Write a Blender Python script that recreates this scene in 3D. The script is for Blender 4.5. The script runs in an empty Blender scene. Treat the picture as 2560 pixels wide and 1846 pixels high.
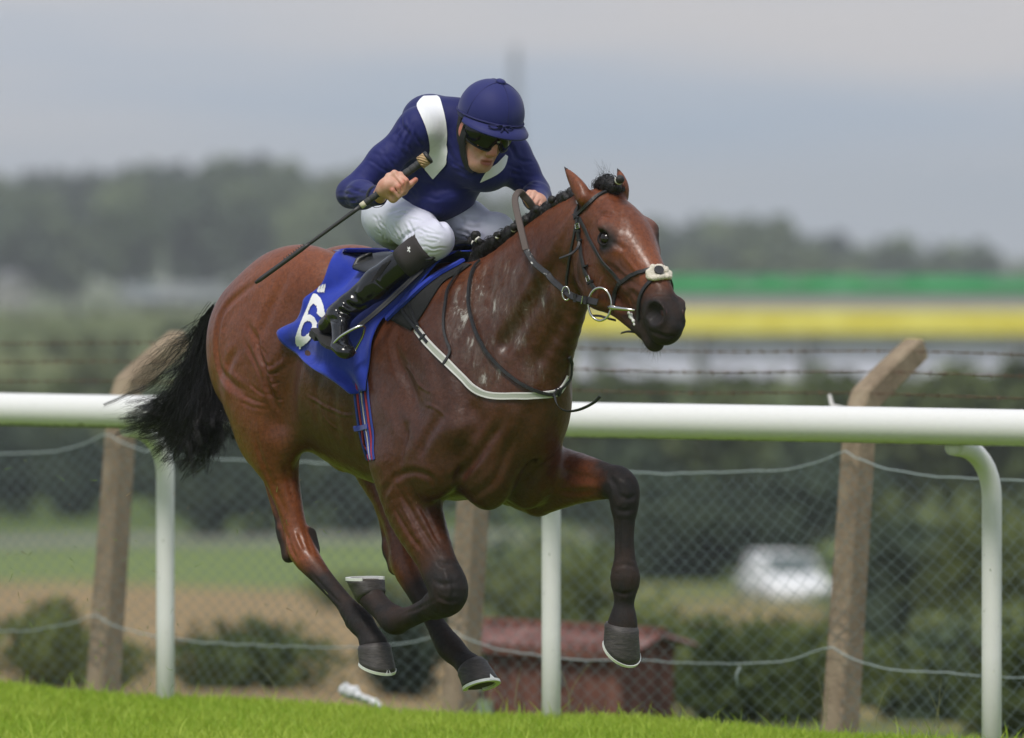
import bpy, bmesh, math, random
import numpy as np
from mathutils import Vector, Matrix
from mathutils.bvhtree import BVHTree

random.seed(7)
RNG = np.random.default_rng(7)
scene = bpy.context.scene
COL = scene.collection
R = math.radians

# ------------------------------------------------------------------ camera
EYE = 1.87                       # camera height over the turf, metres
PITCH = R(0.8326)
FPX = 300.0 / 36.0 * 2560.0      # focal length in photograph pixels
cam = bpy.data.cameras.new('camera')
cam.lens = 300.0
cam.sensor_width = 36.0
cam.clip_start = 0.5
cam.clip_end = 9000.0
cam.dof.use_dof = True
cam.dof.focus_distance = 29.75
cam.dof.aperture_fstop = 3.5
cam_ob = bpy.data.objects.new('camera', cam)
cam_ob.location = (0, 0, EYE)
cam_ob.rotation_euler = (math.pi / 2 - PITCH, 0, 0)
COL.objects.link(cam_ob)
scene.camera = cam_ob

# ------------------------------------------------------------------ daylight: overcast sky and a soft sun
SUN_EL, SUN_AZ = R(58), R(200)   # azimuth clockwise from +Y (the sun stands behind the camera's left shoulder)
world = bpy.data.worlds.new('World')
scene.world = world
world.use_nodes = True
wt = world.node_tree
wt.nodes.clear()
w_out = wt.nodes.new('ShaderNodeOutputWorld')
w_bg = wt.nodes.new('ShaderNodeBackground')
w_bg.inputs['Strength'].default_value = 0.1
w_sky = wt.nodes.new('ShaderNodeTexSky')
w_sky.sky_type = 'NISHITA'
w_sky.sun_disc = False
w_sky.sun_elevation = SUN_EL
w_sky.sun_rotation = SUN_AZ
w_sky.air_density = 1.2
w_sky.dust_density = 3.0
w_geo = wt.nodes.new('ShaderNodeTexCoord')
w_map = wt.nodes.new('ShaderNodeMapping')
w_map.inputs['Scale'].default_value = (2.2, 2.2, 20.0)      # flat layered cloud decks
w_map.inputs['Rotation'].default_value = (0.02, 0.035, 0.3)
w_noise = wt.nodes.new('ShaderNodeTexNoise')
w_noise.inputs['Scale'].default_value = 1.75
w_noise.inputs['Detail'].default_value = 4.5
w_noise.inputs['Roughness'].default_value = 0.5
w_ramp = wt.nodes.new('ShaderNodeValToRGB')
w_ramp.color_ramp.elements[0].position = 0.40
w_ramp.color_ramp.elements[0].color = (2.20, 2.82, 3.70, 1)
w_ramp.color_ramp.elements[1].position = 0.60
w_ramp.color_ramp.elements[1].color = (3.85, 3.68, 3.72, 1)
w_mix = wt.nodes.new('ShaderNodeMix')
w_mix.data_type = 'RGBA'
w_mix.inputs[0].default_value = 0.93
wt.links.new(w_geo.outputs['Generated'], w_map.inputs['Vector'])
wt.links.new(w_map.outputs['Vector'], w_noise.inputs['Vector'])
wt.links.new(w_noise.outputs['Fac'], w_ramp.inputs['Fac'])
wt.links.new(w_sky.outputs['Color'], w_mix.inputs[6])
wt.links.new(w_ramp.outputs['Color'], w_mix.inputs[7])
wt.links.new(w_mix.outputs[2], w_bg.inputs['Color'])
wt.links.new(w_bg.outputs['Background'], w_out.inputs['Surface'])

sun = bpy.data.lights.new('sun', 'SUN')
sun.energy = 1.5
sun.angle = R(16)
sun.color = (1.0, 0.955, 0.89)
sun_ob = bpy.data.objects.new('sun', sun)
sd = Vector((math.sin(SUN_AZ) * math.cos(SUN_EL), math.cos(SUN_AZ) * math.cos(SUN_EL), math.sin(SUN_EL)))
sun_ob.rotation_euler = sd.to_track_quat('Z', 'Y').to_euler()
sun_ob.location = sd * 60
COL.objects.link(sun_ob)

scene.view_settings.view_transform = 'Standard'
scene.view_settings.look = 'None'
scene.view_settings.exposure = 0.85
scene.view_settings.gamma = 1.0
scene.view_settings.use_curve_mapping = False
scene.cycles.max_bounces = 8
scene.cycles.volume_bounces = 0
scene.cycles.caustics_reflective = False
scene.cycles.caustics_refractive = False

# ------------------------------------------------------------------ geometry of the view
C_F = np.array((0, math.cos(PITCH), -math.sin(PITCH)))
C_U = np.array((0, math.sin(PITCH), math.cos(PITCH)))
C_R = np.array((1.0, 0, 0))
C_O = np.array((0, 0, EYE))


def ray(u, v):
    return C_F + C_R * ((u - 1280.0) / FPX) - C_U * ((v - 923.0) / FPX)


def at_depth(u, v, y):
    d = ray(u, v)
    return Vector(C_O + d * (y / d[1]))


def at_height(u, v, z):
    d = ray(u, v)
    return Vector(C_O + d * ((z - EYE) / d[2]))


class Frame:
    """A local frame: x along a heading (yaw towards the camera), y to its left (away from the camera), z up."""

    def __init__(self, origin, yaw_deg):
        a = R(yaw_deg)
        self.o = np.array(origin, float)
        self.h = np.array((math.cos(a), -math.sin(a), 0))
        self.l = np.array((math.sin(a), math.cos(a), 0))
        self.yaw = -a
        self.mat = Matrix.Translation(Vector(self.o)) @ Matrix.Rotation(-a, 4, 'Z')

    def P(self, u, v, lat=0.0):
        d = ray(u, v)
        t = (lat + (self.o - C_O) @ self.l) / (d @ self.l)
        return self.to_local(C_O + d * t)

    def to_local(self, p):
        q = np.asarray(p, float) - self.o
        return np.array((q @ self.h, q @ self.l, q[2]))

    def to_world(self, p):
        return self.o + self.h * p[0] + self.l * p[1] + np.array((0, 0, p[2]))


HF = Frame(((1050 - 1280) / FPX * 30.0, 30.0, 0.0), 52.0)
P = HF.P

# ------------------------------------------------------------------ objects


def tag(o, label=None, cat=None, group=None, kind=None):
    if label: o['label'] = label
    if cat: o['category'] = cat
    if group: o['group'] = group
    if kind: o['kind'] = kind
    return o


def empty(name, loc=(0, 0, 0), rz=0.0, mat=None):
    o = bpy.data.objects.new(name, None)
    o.empty_display_size = 0.1
    if mat is not None:
        o.matrix_world = mat
    else:
        o.location = loc
        o.rotation_euler = (0, 0, rz)
    COL.objects.link(o)
    return o


def link_mesh(name, me, mat=None, parent=None):
    o = bpy.data.objects.new(name, me)
    if mat is not None and not me.materials:
        for m in (mat if isinstance(mat, (list, tuple)) else [mat]):
            me.materials.append(m)
    COL.objects.link(o)
    if parent is not None:
        o.parent = parent
    return o


def mesh_from(name, verts, faces, mat=None, parent=None, smooth=True, mats=None):
    me = bpy.data.meshes.new(name)
    if isinstance(verts, np.ndarray) and isinstance(faces, np.ndarray):
        nv, nf, k = len(verts), len(faces), faces.shape[1]
        me.vertices.add(nv)
        me.vertices.foreach_set('co', np.ascontiguousarray(verts, np.float32).ravel())
        me.loops.add(nf * k)
        me.loops.foreach_set('vertex_index', np.ascontiguousarray(faces, np.int32).ravel())
        me.polygons.add(nf)
        me.polygons.foreach_set('loop_start', np.arange(0, nf * k, k, dtype=np.int32))
        me.update(calc_edges=True)
        me.validate()
    else:
        me.from_pydata([tuple(float(c) for c in v) for v in verts], [], [tuple(int(i) for i in f) for f in faces])
        me.update()
    me.polygons.foreach_set('use_smooth', np.full(len(me.polygons), bool(smooth)))
    if mats is not None:
        me.polygons.foreach_set('material_index', np.asarray(mats, np.int32))
    return link_mesh(name, me, mat, parent)


def attr(o, name, values):
    a = o.data.attributes.new(name, 'FLOAT', 'POINT')
    a.data.foreach_set('value', np.ascontiguousarray(values, np.float32))


class MB:
    """Collects loose shapes into one mesh."""

    def __init__(self):
        self.v, self.f, self.m = [], [], []

    def add(self, verts, faces, mi=0):
        b = len(self.v)
        self.v += [tuple(float(c) for c in p) for p in verts]
        self.f += [tuple(i + b for i in f) for f in faces]
        self.m += [mi] * len(faces)

    def tube(self, pts, rad, n=8, cap=True, mi=0, flat=None):
        """A tube through pts; rad a number or list; flat=(axis vector list or None, ratio) squashes it."""
        pts = [Vector(p) for p in pts]
        k = len(pts)
        rad = [rad] * k if not isinstance(rad, (list, tuple, np.ndarray)) else list(rad)
        ref = None
        V = []
        for i, p in enumerate(pts):
            t = (pts[min(i + 1, k - 1)] - pts[max(i - 1, 0)])
            t = t.normalized() if t.length > 1e-9 else Vector((0, 0, 1))
            if ref is None:
                ref = t.orthogonal().normalized()
            a = (ref - t * ref.dot(t))
            a = a.normalized() if a.length > 1e-6 else t.orthogonal().normalized()
            ref = a
            b = t.cross(a)
            for j in range(n):
                q = 2 * math.pi * j / n
                V.append(p + a * (math.cos(q) * rad[i]) + b * (math.sin(q) * rad[i]))
        F = []
        for i in range(k - 1):
            for j in range(n):
                j2 = (j + 1) % n
                F.append((i * n + j, i * n + j2, (i + 1) * n + j2, (i + 1) * n + j))
        if cap:
            F.append(tuple(range(n - 1, -1, -1)))
            F.append(tuple((k - 1) * n + j for j in range(n)))
        self.add(V, F, mi)

    def box(self, c, ax, ay, az, mi=0):
        c, ax, ay, az = Vector(c), Vector(ax), Vector(ay), Vector(az)
        V = [c + ax * i + ay * j + az * k for i in (-1, 1) for j in (-1, 1) for k in (-1, 1)]
        F = [(0, 1, 3, 2), (4, 6, 7, 5), (0, 4, 5, 1), (2, 3, 7, 6), (0, 2, 6, 4), (1, 5, 7, 3)]
        self.add(V, F, mi)

    def ribbon(self, pts, nrm, width, thick, mi=0):
        """A flat strap: pts with outward normals; closed box section."""
        k = len(pts)
        wl = width if isinstance(width, (list, tuple, np.ndarray)) else [width] * k
        V = []
        for i in range(k):
            p = Vector(pts[i])
            n = Vector(nrm[i]).normalized()
            t = Vector(pts[min(i + 1, k - 1)]) - Vector(pts[max(i - 1, 0)])
            t = t.normalized() if t.length > 1e-9 else n.orthogonal()
            s = n.cross(t).normalized()
            w = wl[i] * 0.5
            V += [p - s * w, p - s * w * 0.8 + n * thick, p + s * w * 0.8 + n * thick, p + s * w]
        F = []
        for i in range(k - 1):
            for j in range(4):
                j2 = (j + 1) % 4
                F.append((i * 4 + j, i * 4 + j2, (i + 1) * 4 + j2, (i + 1) * 4 + j))
        F.append((3, 2, 1, 0))
        F.append(tuple((k - 1) * 4 + j for j in range(4)))
        self.add(V, F, mi)

    def build(self, name, mat=None, parent=None, smooth=False):
        return mesh_from(name, self.v, self.f, mat, parent, smooth, self.m if any(self.m) else None)


def catmull(pts, sub):
    """Catmull-Rom through rows of numbers."""
    p = np.asarray(pts, float)
    q = np.vstack([2 * p[0] - p[1], p, 2 * p[-1] - p[-2]])
    out = []
    for i in range(1, len(q) - 2):
        for j in range(sub):
            t = j / sub
            out.append(0.5 * ((2 * q[i]) + (-q[i - 1] + q[i + 1]) * t + (2 * q[i - 1] - 5 * q[i] + 4 * q[i + 1] - q[i + 2]) * t * t
                              + (-q[i - 1] + 3 * q[i] - 3 * q[i + 1] + q[i + 2]) * t ** 3))
    out.append(q[-2])
    return np.array(out)


# ------------------------------------------------------------------ materials


class Mat:
    """A small wrapper round a Principled material's node tree."""

    def __init__(self, name, color=(0.5, 0.5, 0.5), rough=0.6, metal=0.0, spec=0.5, **kw):
        self.m = bpy.data.materials.new(name)
        self.m.use_nodes = True
        self.t = self.m.node_tree
        self.b = self.t.nodes['Principled BSDF']
        self.b.inputs['Base Color'].default_value = (*color, 1)
        self.b.inputs['Roughness'].default_value = rough
        self.b.inputs['Metallic'].default_value = metal
        self.b.inputs['Specular IOR Level'].default_value = spec
        for k, v in kw.items():
            self.b.inputs[k].default_value = v
        self._tc = None

    def n(self, kind, **inp):
        nd = self.t.nodes.new(kind)
        for k, v in inp.items():
            key = k.replace('_', ' ')
            if key in nd.inputs:
                nd.inputs[key].default_value = v
            else:
                setattr(nd, k, v)
        return nd

    def l(self, a, b):
        self.t.links.new(a, b)

    def coord(self, scale=(1, 1, 1), which='Object', rot=(0, 0, 0)):
        if self._tc is None:
            self._tc = self.t.nodes.new('ShaderNodeTexCoord')
        mp = self.t.nodes.new('ShaderNodeMapping')
        mp.inputs['Scale'].default_value = scale
        mp.inputs['Rotation'].default_value = rot
        self.l(self._tc.outputs[which], mp.inputs['Vector'])
        return mp.outputs['Vector']

    def noise(self, scale=5.0, detail=4.0, rough=0.55, vec=None, dist=0.0):
        nd = self.n('ShaderNodeTexNoise', Scale=scale, Detail=detail, Roughness=rough, Distortion=dist)
        self.l(vec if vec is not None else self.coord(), nd.inputs['Vector'])
        return nd.outputs['Fac']

    def ramp(self, fac, stops):
        nd = self.t.nodes.new('ShaderNodeValToRGB')
        els = nd.color_ramp.elements
        while len(els) < len(stops):
            els.new(0.5)
        for e, (p, c) in zip(els, stops):
            e.position = p
            e.color = (*c, 1) if len(c) == 3 else c
        self.l(fac, nd.inputs['Fac'])
        return nd.outputs['Color']

    def rng(self, fac, a, b, c, d):
        nd = self.t.nodes.new('ShaderNodeMapRange')
        for i, v in enumerate((a, b, c, d)):
            nd.inputs[i + 1].default_value = v
        self.l(fac, nd.inputs[0])
        return nd.outputs[0]

    def mix(self, fac, a, b, blend='MIX'):
        nd = self.t.nodes.new('ShaderNodeMix')
        nd.data_type = 'RGBA'
        nd.blend_type = blend
        for sock, v in ((nd.inputs[0], fac), (nd.inputs[6], a), (nd.inputs[7], b)):
            if isinstance(v, bpy.types.NodeSocket):
                self.l(v, sock)
            elif isinstance(v, (int, float)):
                sock.default_value = v
            else:
                sock.default_value = (*v, 1)
        return nd.outputs[2]

    def math(self, op, a, b=None, clamp=False):
        nd = self.t.nodes.new('ShaderNodeMath')
        nd.operation = op
        nd.use_clamp = clamp
        for i, v in enumerate((a, b)):
            if v is None: continue
            if isinstance(v, bpy.types.NodeSocket): self.l(v, nd.inputs[i])
            else: nd.inputs[i].default_value = v
        return nd.outputs[0]

    def attr(self, name):
        nd = self.t.nodes.new('ShaderNodeAttribute')
        nd.attribute_name = name
        return nd.outputs['Fac']

    def color(self, sock):
        self.l(sock, self.b.inputs['Base Color'])
        return self

    def rough(self, sock):
        self.l(sock, self.b.inputs['Roughness'])
        return self

    def bump(self, height, strength=0.3, dist=0.01):
        nd = self.n('ShaderNodeBump', Strength=strength, Distance=dist)
        self.l(height, nd.inputs['Height'])
        self.l(nd.outputs['Normal'], self.b.inputs['Normal'])
        return self


# ------------------------------------------------------------------ implicit surfaces (for bodies that are one continuous skin)


class Field:
    """A sampled distance field; shapes are blended in with a smooth minimum, then meshed as one skin."""

    def __init__(self, lo, hi, h):
        self.lo = np.array(lo, np.float32)
        self.h = h
        self.n = [int(math.ceil((b - a) / h)) + 1 for a, b in zip(lo, hi)]
        self.ax = [np.arange(m, dtype=np.float32) * h + np.float32(l) for m, l in zip(self.n, lo)]
        self.D = np.full(self.n, 0.5, np.float32)

    def _sl(self, lo, hi):
        s = []
        for i in range(3):
            a = max(0, int(math.floor((lo[i] - self.lo[i]) / self.h)))
            b = min(self.n[i], int(math.ceil((hi[i] - self.lo[i]) / self.h)) + 1)
            if b <= a: return None
            s.append(slice(a, b))
        return tuple(s)

    def _put(self, lo, hi, fn, k, op):
        pad = k + 3 * self.h + 0.01
        sl = self._sl(np.asarray(lo) - pad, np.asarray(hi) + pad)
        if sl is None: return
        X = self.ax[0][sl[0]][:, None, None]
        Y = self.ax[1][sl[1]][None, :, None]
        Z = self.ax[2][sl[2]][None, None, :]
        d = fn(X, Y, Z).astype(np.float32)
        o = self.D[sl]
        if op == 'add':
            if k > 0:
                hh = np.maximum(k - np.abs(o - d), 0) / k
                self.D[sl] = np.minimum(o, d) - hh * hh * (k * 0.25)
            else:
                self.D[sl] = np.minimum(o, d)
        else:
            d = -d
            if k > 0:
                hh = np.maximum(k - np.abs(o - d), 0) / k
                self.D[sl] = np.maximum(o, d) + hh * hh * (k * 0.25)
            else:
                self.D[sl] = np.maximum(o, d)

    def cone(self, a, b, ra, rb, k=0.03, op='add'):
        a, b = np.asarray(a, float), np.asarray(b, float)
        m = max(ra, rb)
        ab = b - a
        L2 = max(float(ab @ ab), 1e-9)

        def fn(X, Y, Z):
            px, py, pz = X - a[0], Y - a[1], Z - a[2]
            t = np.clip((px * ab[0] + py * ab[1] + pz * ab[2]) / L2, 0, 1)
            return np.sqrt((px - t * ab[0]) ** 2 + (py - t * ab[1]) ** 2 + (pz - t * ab[2]) ** 2) - (ra + (rb - ra) * t)
        self._put(np.minimum(a, b) - m, np.maximum(a, b) + m, fn, k, op)

    def ell(self, c, r, axes=None, k=0.04, op='add'):
        """Ellipsoid; axes = 3x3 rows of unit vectors."""
        c, r = np.asarray(c, float), np.asarray(r, float)
        A = np.eye(3) if axes is None else np.asarray(axes, float)
        ext = np.sqrt(((A * r[:, None]) ** 2).sum(0))

        def fn(X, Y, Z):
            px, py, pz = X - c[0], Y - c[1], Z - c[2]
            q0 = q1 = 0
            for i in range(3):
                w = (px * A[i, 0] + py * A[i, 1] + pz * A[i, 2]) / r[i]
                q0 = q0 + w * w
                q1 = q1 + (w / r[i]) ** 2
            k0 = np.sqrt(q0)
            k1 = np.sqrt(q1)
            return k0 * (k0 - 1) / np.maximum(k1, 1e-6)
        self._put(c - ext, c + ext, fn, k, op)

    def tube(self, rows, lat=(0, 1, 0), sub=4, k=0.04, op='add'):
        """rows: x, y, z, radius across (in the plane), radius along lat. One elliptic tube blended in as a whole."""
        q = catmull(rows, sub)
        rm = q[:, 3:5].max() * 1.05
        lo, hi = q[:, :3].min(0) - rm, q[:, :3].max(0) + rm
        lat = np.asarray(lat, float)

        def fn(X, Y, Z):
            best = None
            for i in range(len(q) - 1):
                a, b = q[i, :3], q[i + 1, :3]
                ab = b - a
                L = float(np.linalg.norm(ab))
                if L < 1e-6: continue
                t_ = ab / L
                l_ = lat - t_ * (lat @ t_)
                l_ /= np.linalg.norm(l_)
                n_ = np.cross(t_, l_)
                px, py, pz = X - a[0], Y - a[1], Z - a[2]
                s = px * t_[0] + py * t_[1] + pz * t_[2]
                tc = np.clip(s / L, 0, 1)
                e = s - tc * L
                rn = q[i, 3] + (q[i + 1, 3] - q[i, 3]) * tc
                rl = q[i, 4] + (q[i + 1, 4] - q[i, 4]) * tc
                wn = (px * n_[0] + py * n_[1] + pz * n_[2]) / rn
                wl = (px * l_[0] + py * l_[1] + pz * l_[2]) / rl
                re = np.minimum(rn, rl)
                we = e / re
                k0 = np.sqrt(wn * wn + wl * wl + we * we)
                k1 = np.sqrt((wn / rn) ** 2 + (wl / rl) ** 2 + (we / re) ** 2)
                d = k0 * (k0 - 1) / np.maximum(k1, 1e-6)
                best = d if best is None else np.minimum(best, d)
            return best
        self._put(lo, hi, fn, k, op)

    def mesh(self, smooth=1):
        D, h = self.D, self.h
        S = D < 0
        nx, ny, nz = self.n
        cnt = np.zeros((nx - 1, ny - 1, nz - 1), np.uint8)
        for i in (0, 1):
            for j in (0, 1):
                for k in (0, 1):
                    cnt += S[i:nx - 1 + i, j:ny - 1 + j, k:nz - 1 + k]
        mask = (cnt > 0) & (cnt < 8)
        I = np.argwhere(mask)
        idx = np.full(mask.shape, -1, np.int32)
        idx[mask] = np.arange(len(I), dtype=np.int32)
        pos = np.zeros((len(I), 3), np.float32)
        num = np.zeros(len(I), np.float32)
        cs = {}
        for c in [(i, j, k) for i in (0, 1) for j in (0, 1) for k in (0, 1)]:
            cs[c] = D[I[:, 0] + c[0], I[:, 1] + c[1], I[:, 2] + c[2]]
        for a in cs:
            for ax in range(3):
                if a[ax] == 0:
                    b = tuple(1 if q == ax else a[q] for q in range(3))
                    da, db = cs[a], cs[b]
                    x = (da < 0) != (db < 0)
                    t = np.where(x, da / np.where(x, da - db, 1), 0)
                    p = np.tile(np.array(a, np.float32), (len(I), 1))
                    p[:, ax] += t
                    pos += np.where(x[:, None], p, 0)
                    num += x
        pos = (pos / num[:, None] + I) * h + self.lo
        Q = []
        for ax in range(3):
            o1, o2 = [(1, 2), (2, 0), (0, 1)][ax]
            sa = [slice(1, -1)] * 3
            sb = [slice(1, -1)] * 3
            sa[ax] = slice(0, -1)
            sb[ax] = slice(1, None)
            A, B = S[tuple(sa)], S[tuple(sb)]
            for flip, M in ((False, A & ~B), (True, ~A & B)):
                e = np.argwhere(M)
                if not len(e): continue
                e[:, o1] += 1
                e[:, o2] += 1
                e1 = np.zeros(3, int); e1[o1] = 1
                e2 = np.zeros(3, int); e2[o2] = 1
                c = [e - e1 - e2, e - e2, e, e - e1]
                q = np.stack([idx[x[:, 0], x[:, 1], x[:, 2]] for x in c], 1)
                Q.append(q[:, ::-1] if flip else q)
        Q = np.concatenate(Q)
        for _ in range(smooth):
            acc = np.zeros_like(pos)
            n = np.zeros(len(pos), np.float32)
            for a, b in ((0, 1), (1, 2), (2, 3), (3, 0)):
                for s, t in ((a, b), (b, a)):
                    for c in range(3):
                        acc[:, c] += np.bincount(Q[:, s], pos[Q[:, t], c], len(pos)).astype(np.float32)
                    n += np.bincount(Q[:, s], minlength=len(pos))
            pos = pos * 0.5 + acc / np.maximum(n, 1)[:, None] * 0.5
        return pos, Q


def rot_axes(f, u):
    """Rows: forward, left, up as an orthonormal frame from a forward and an approximate up vector."""
    f = np.asarray(f, float); f = f / np.linalg.norm(f)
    u = np.asarray(u, float)
    l = np.cross(u, f); l /= np.linalg.norm(l)
    return np.array([f, l, np.cross(f, l)])
# ================================================================== THE SETTING
S45 = R(44.5)
RD = Vector((math.cos(S45), -math.sin(S45), 0))      # along the rail, to the right and towards the camera
RN = Vector((math.sin(S45), math.cos(S45), 0))       # across it, away from the track
R0 = Vector((0, 34.26, 0))


def rail_pt(s, p, z=0.0):
    return R0 + RD * s + RN * p + Vector((0, 0, z))


def s_at(u, p):
    """Distance along the rail at which a line p metres beyond it meets the vertical plane through picture column u."""
    k = (u - 1280.0) / FPX
    # (R0+RD s+RN p).x = k * (...).y
    return (k * (R0.y + RN.y * p) - RN.x * p) / (RD.x - k * RD.y)


ZP = [(0, -0.5), (36, -0.5), (40, -0.62), (60, -1.6), (100, -3.4), (150, -5.1), (190, -6.2), (240, -7.2), (300, -7.6), (450, -6.0), (700, -3.6), (800, -4.2), (1100, -10.0), (1600, -10.0), (3000, -8.0), (7000, -8.0)]
ZX, ZY = [a for a, _ in ZP], [b for _, b in ZP]


def terrain_z(x, y):
    p = (x - R0.x) * RN.x + (y - R0.y) * RN.y
    far = float(np.interp(y, ZX, ZY))
    d = max(p, 0.0)
    far = float(np.interp(34.0 + d * 1.35 if d < 25 else max(y, 34 + d * 1.35), ZX, ZY))
    wob = 0.03 * math.sin(x * 0.9 + y * 0.3) + 0.25 * math.sin(x * 0.05 + 1.0) * math.sin(y * 0.031) * min(1, d / 40)
    if p < 0.42: return -0.30 if p > -0.3 else -0.14
    return far + wob


# turf: the track itself, level up to just beyond the rail and then dropping away
TURF = Mat('turf_soil', (0.06, 0.10, 0.018), 0.95, spec=0.1)
tn = TURF.noise(3.0, 5, 0.6)
TURF.color(TURF.ramp(tn, [(0.3, (0.10, 0.17, 0.012)), (0.7, (0.16, 0.24, 0.025))]))


def turf_z(s, p):
    return -0.078 - 0.0025 * s + 0.010 * math.sin(s * 1.3) + 0.006 * math.sin(s * 3.1 + p * 2.0) + (0 if p < 0.25 else -0.55 * smooth_step((p - 0.25) / 1.0))


def smooth_step(x):
    x = min(1.0, max(0.0, x))
    return x * x * (3 - 2 * x)


ps = [-400, -120, -40, -15, -8, -5, -3, -2, -1, -0.5, 0, 0.15, 0.25, 0.35, 0.5, 0.7, 0.9, 1.1, 1.25]
ssn = [-400, -150, -60, -25] + list(np.linspace(-12, 12, 61)) + [25, 60, 150, 400]
V = [rail_pt(s, p, turf_z(s, p) if abs(s) < 13 else (-0.078 if p < 0.25 else turf_z(0, p))) for s in ssn for p in ps]
m_ = len(ps)
Fq = [(i * m_ + j, (i + 1) * m_ + j, (i + 1) * m_ + j + 1, i * m_ + j + 1) for i in range(len(ssn) - 1) for j in range(m_ - 1)]
tag(mesh_from('turf', V, Fq, TURF.m), kind='structure')

# land beyond: falls into a shallow valley and rises to the wooded hill
LAND = Mat('fields', (0.08, 0.10, 0.04), 0.95, spec=0.05)
lc = LAND.coord((1, 1, 1))
sep = LAND.t.nodes.new('ShaderNodeSeparateXYZ')
LAND.l(lc, sep.inputs[0])
big = LAND.noise(0.018, 5, 0.6)
sm = LAND.noise(0.35, 5, 0.65)
grn = LAND.ramp(sm, [(0.3, (0.070, 0.105, 0.028)), (0.7, (0.125, 0.170, 0.055))])
tan = LAND.ramp(sm, [(0.3, (0.215, 0.150, 0.080)), (0.7, (0.330, 0.245, 0.125))])
yy = LAND.math('ADD', sep.outputs[1], LAND.math('MULTIPLY', LAND.math('SUBTRACT', LAND.noise(0.05, 3, 0.5), 0.5), 45.0))
band = LAND.math('MULTIPLY', LAND.rng(yy, 52, 66, 0, 1), LAND.rng(yy, 206, 214, 1, 0))
left = LAND.rng(sep.outputs[0], 2.5, -1.0, 0, 1)
patch = LAND.math('MULTIPLY', LAND.rng(LAND.noise(0.11, 4, 0.6), 0.44, 0.54, 0, 1), LAND.rng(yy, 50, 80, 0, 0.8))
patch = LAND.math('MULTIPLY', patch, LAND.rng(yy, 190, 230, 1, 0))
fac = LAND.math('MAXIMUM', LAND.math('MULTIPLY', band, left), patch, clamp=True)
lcol = LAND.mix(fac, grn, tan)
road = LAND.math('MULTIPLY', LAND.rng(sep.outputs[1], 255, 262, 0, 1), LAND.rng(sep.outputs[1], 266, 276, 1, 0))
lcol = LAND.mix(LAND.math('MULTIPLY', road, 0.7), lcol, (0.24, 0.23, 0.215))
pale = LAND.math('MULTIPLY', LAND.rng(yy, 206, 212, 0, 1), LAND.rng(sep.outputs[1], 252, 258, 1, 0))
lcol = LAND.mix(LAND.math('MULTIPLY', pale, 0.8), lcol, (0.165, 0.215, 0.075))
farm = LAND.rng(sep.outputs[1], 330, 420, 0, 1)
lcol = LAND.mix(farm, lcol, LAND.ramp(big, [(0.35, (0.075, 0.098, 0.035)), (0.6, (0.135, 0.150, 0.060))]))
LAND.color(lcol)
LAND.bump(sm, 0.6, 0.3)
ys = [20, 28, 32, 34, 35, 36, 37, 38, 39, 40, 42, 45, 50, 55, 60, 70, 80, 90, 100, 120, 140, 160, 180, 200, 225, 250, 275, 300, 340, 400, 450, 520, 600, 700, 850, 1000, 1200, 1500, 2000, 3000, 5000, 7500]
xs = sorted(set([-6000, -3000, -1500, -800, -400, -200, -120, -80, -60] + list(np.linspace(-45, 45, 61).round(2)) + [60, 80, 120, 200, 400, 800, 1500, 3000, 6000]))
V = [(x, y, terrain_z(x, y)) for y in ys for x in xs]
m_ = len(xs)
Fq = [(i * m_ + j, i * m_ + j + 1, (i + 1) * m_ + j + 1, (i + 1) * m_ + j) for i in range(len(ys) - 1) for j in range(m_ - 1)]
tag(mesh_from('field', V, Fq, LAND.m), kind='structure')

# grass on the track's edge
GRASS = Mat('grass_blades', (0.10, 0.19, 0.025), 0.55, spec=0.25)
GRASS.color(GRASS.mix(GRASS.attr('tint'), (0.225, 0.375, 0.024), (0.450, 0.560, 0.085)))
_tr = GRASS.t.nodes.new('ShaderNodeBsdfTranslucent')
GRASS.l(GRASS.mix(GRASS.attr('tint'), (0.40, 0.55, 0.04), (0.56, 0.64, 0.08)), _tr.inputs['Color'])
_mx = GRASS.t.nodes.new('ShaderNodeMixShader')
_mx.inputs[0].default_value = 0.38
GRASS.l(GRASS.b.outputs[0], _mx.inputs[1])
GRASS.l(_tr.outputs[0], _mx.inputs[2])
GRASS.l(_mx.outputs[0], GRASS.t.nodes['Material Output'].inputs['Surface'])
GRASS.b.inputs['Transmission Weight'].default_value = 0.0
GRASS.b.inputs['Subsurface Weight'].default_value = 0.0
rg = np.random.default_rng(11)
NG = 165000
wide = rg.random(NG) < 0.40
gs = np.where(wide, rg.normal(0, 4.6, NG), rg.uniform(-4.4, 4.2, NG))
gp = np.where(wide, 0.42 - np.abs(rg.normal(0, 4.2, NG)), -3.4 * rg.beta(0.9, 1.15, NG) + 0.42)
x0 = R0.x + RD.x * gs + RN.x * gp
y0 = R0.y + RD.y * gs + RN.y * gp
pz = np.array([turf_z(a, b) for a, b in zip(gs, gp)])
patchy = 0.5 + 0.5 * np.sin(gs * 2.1 + 1.3 * np.sin(gp * 3.0)) * np.sin(gp * 2.7 + gs * 0.8)
hgt = rg.uniform(0.035, 0.07, NG) * (0.85 + 0.3 * patchy)
tall = rg.random(NG) < 0.012
hgt = np.where(tall, rg.uniform(0.08, 0.13, NG), hgt)
wid = rg.uniform(0.0022, 0.0042, NG)
ang = rg.uniform(0, 2 * math.pi, NG)
ln_ = rg.uniform(0.1, 0.9, NG) * hgt
la = rg.uniform(0, 2 * math.pi, NG)
dx, dy = np.cos(ang) * wid, np.sin(ang) * wid
lx, ly = np.cos(la) * ln_, np.sin(la) * ln_
V = np.zeros((NG, 5, 3), np.float32)
V[:, 0] = np.stack([x0 - dx, y0 - dy, pz - 0.01], 1)
V[:, 1] = np.stack([x0 + dx, y0 + dy, pz - 0.01], 1)
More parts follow.
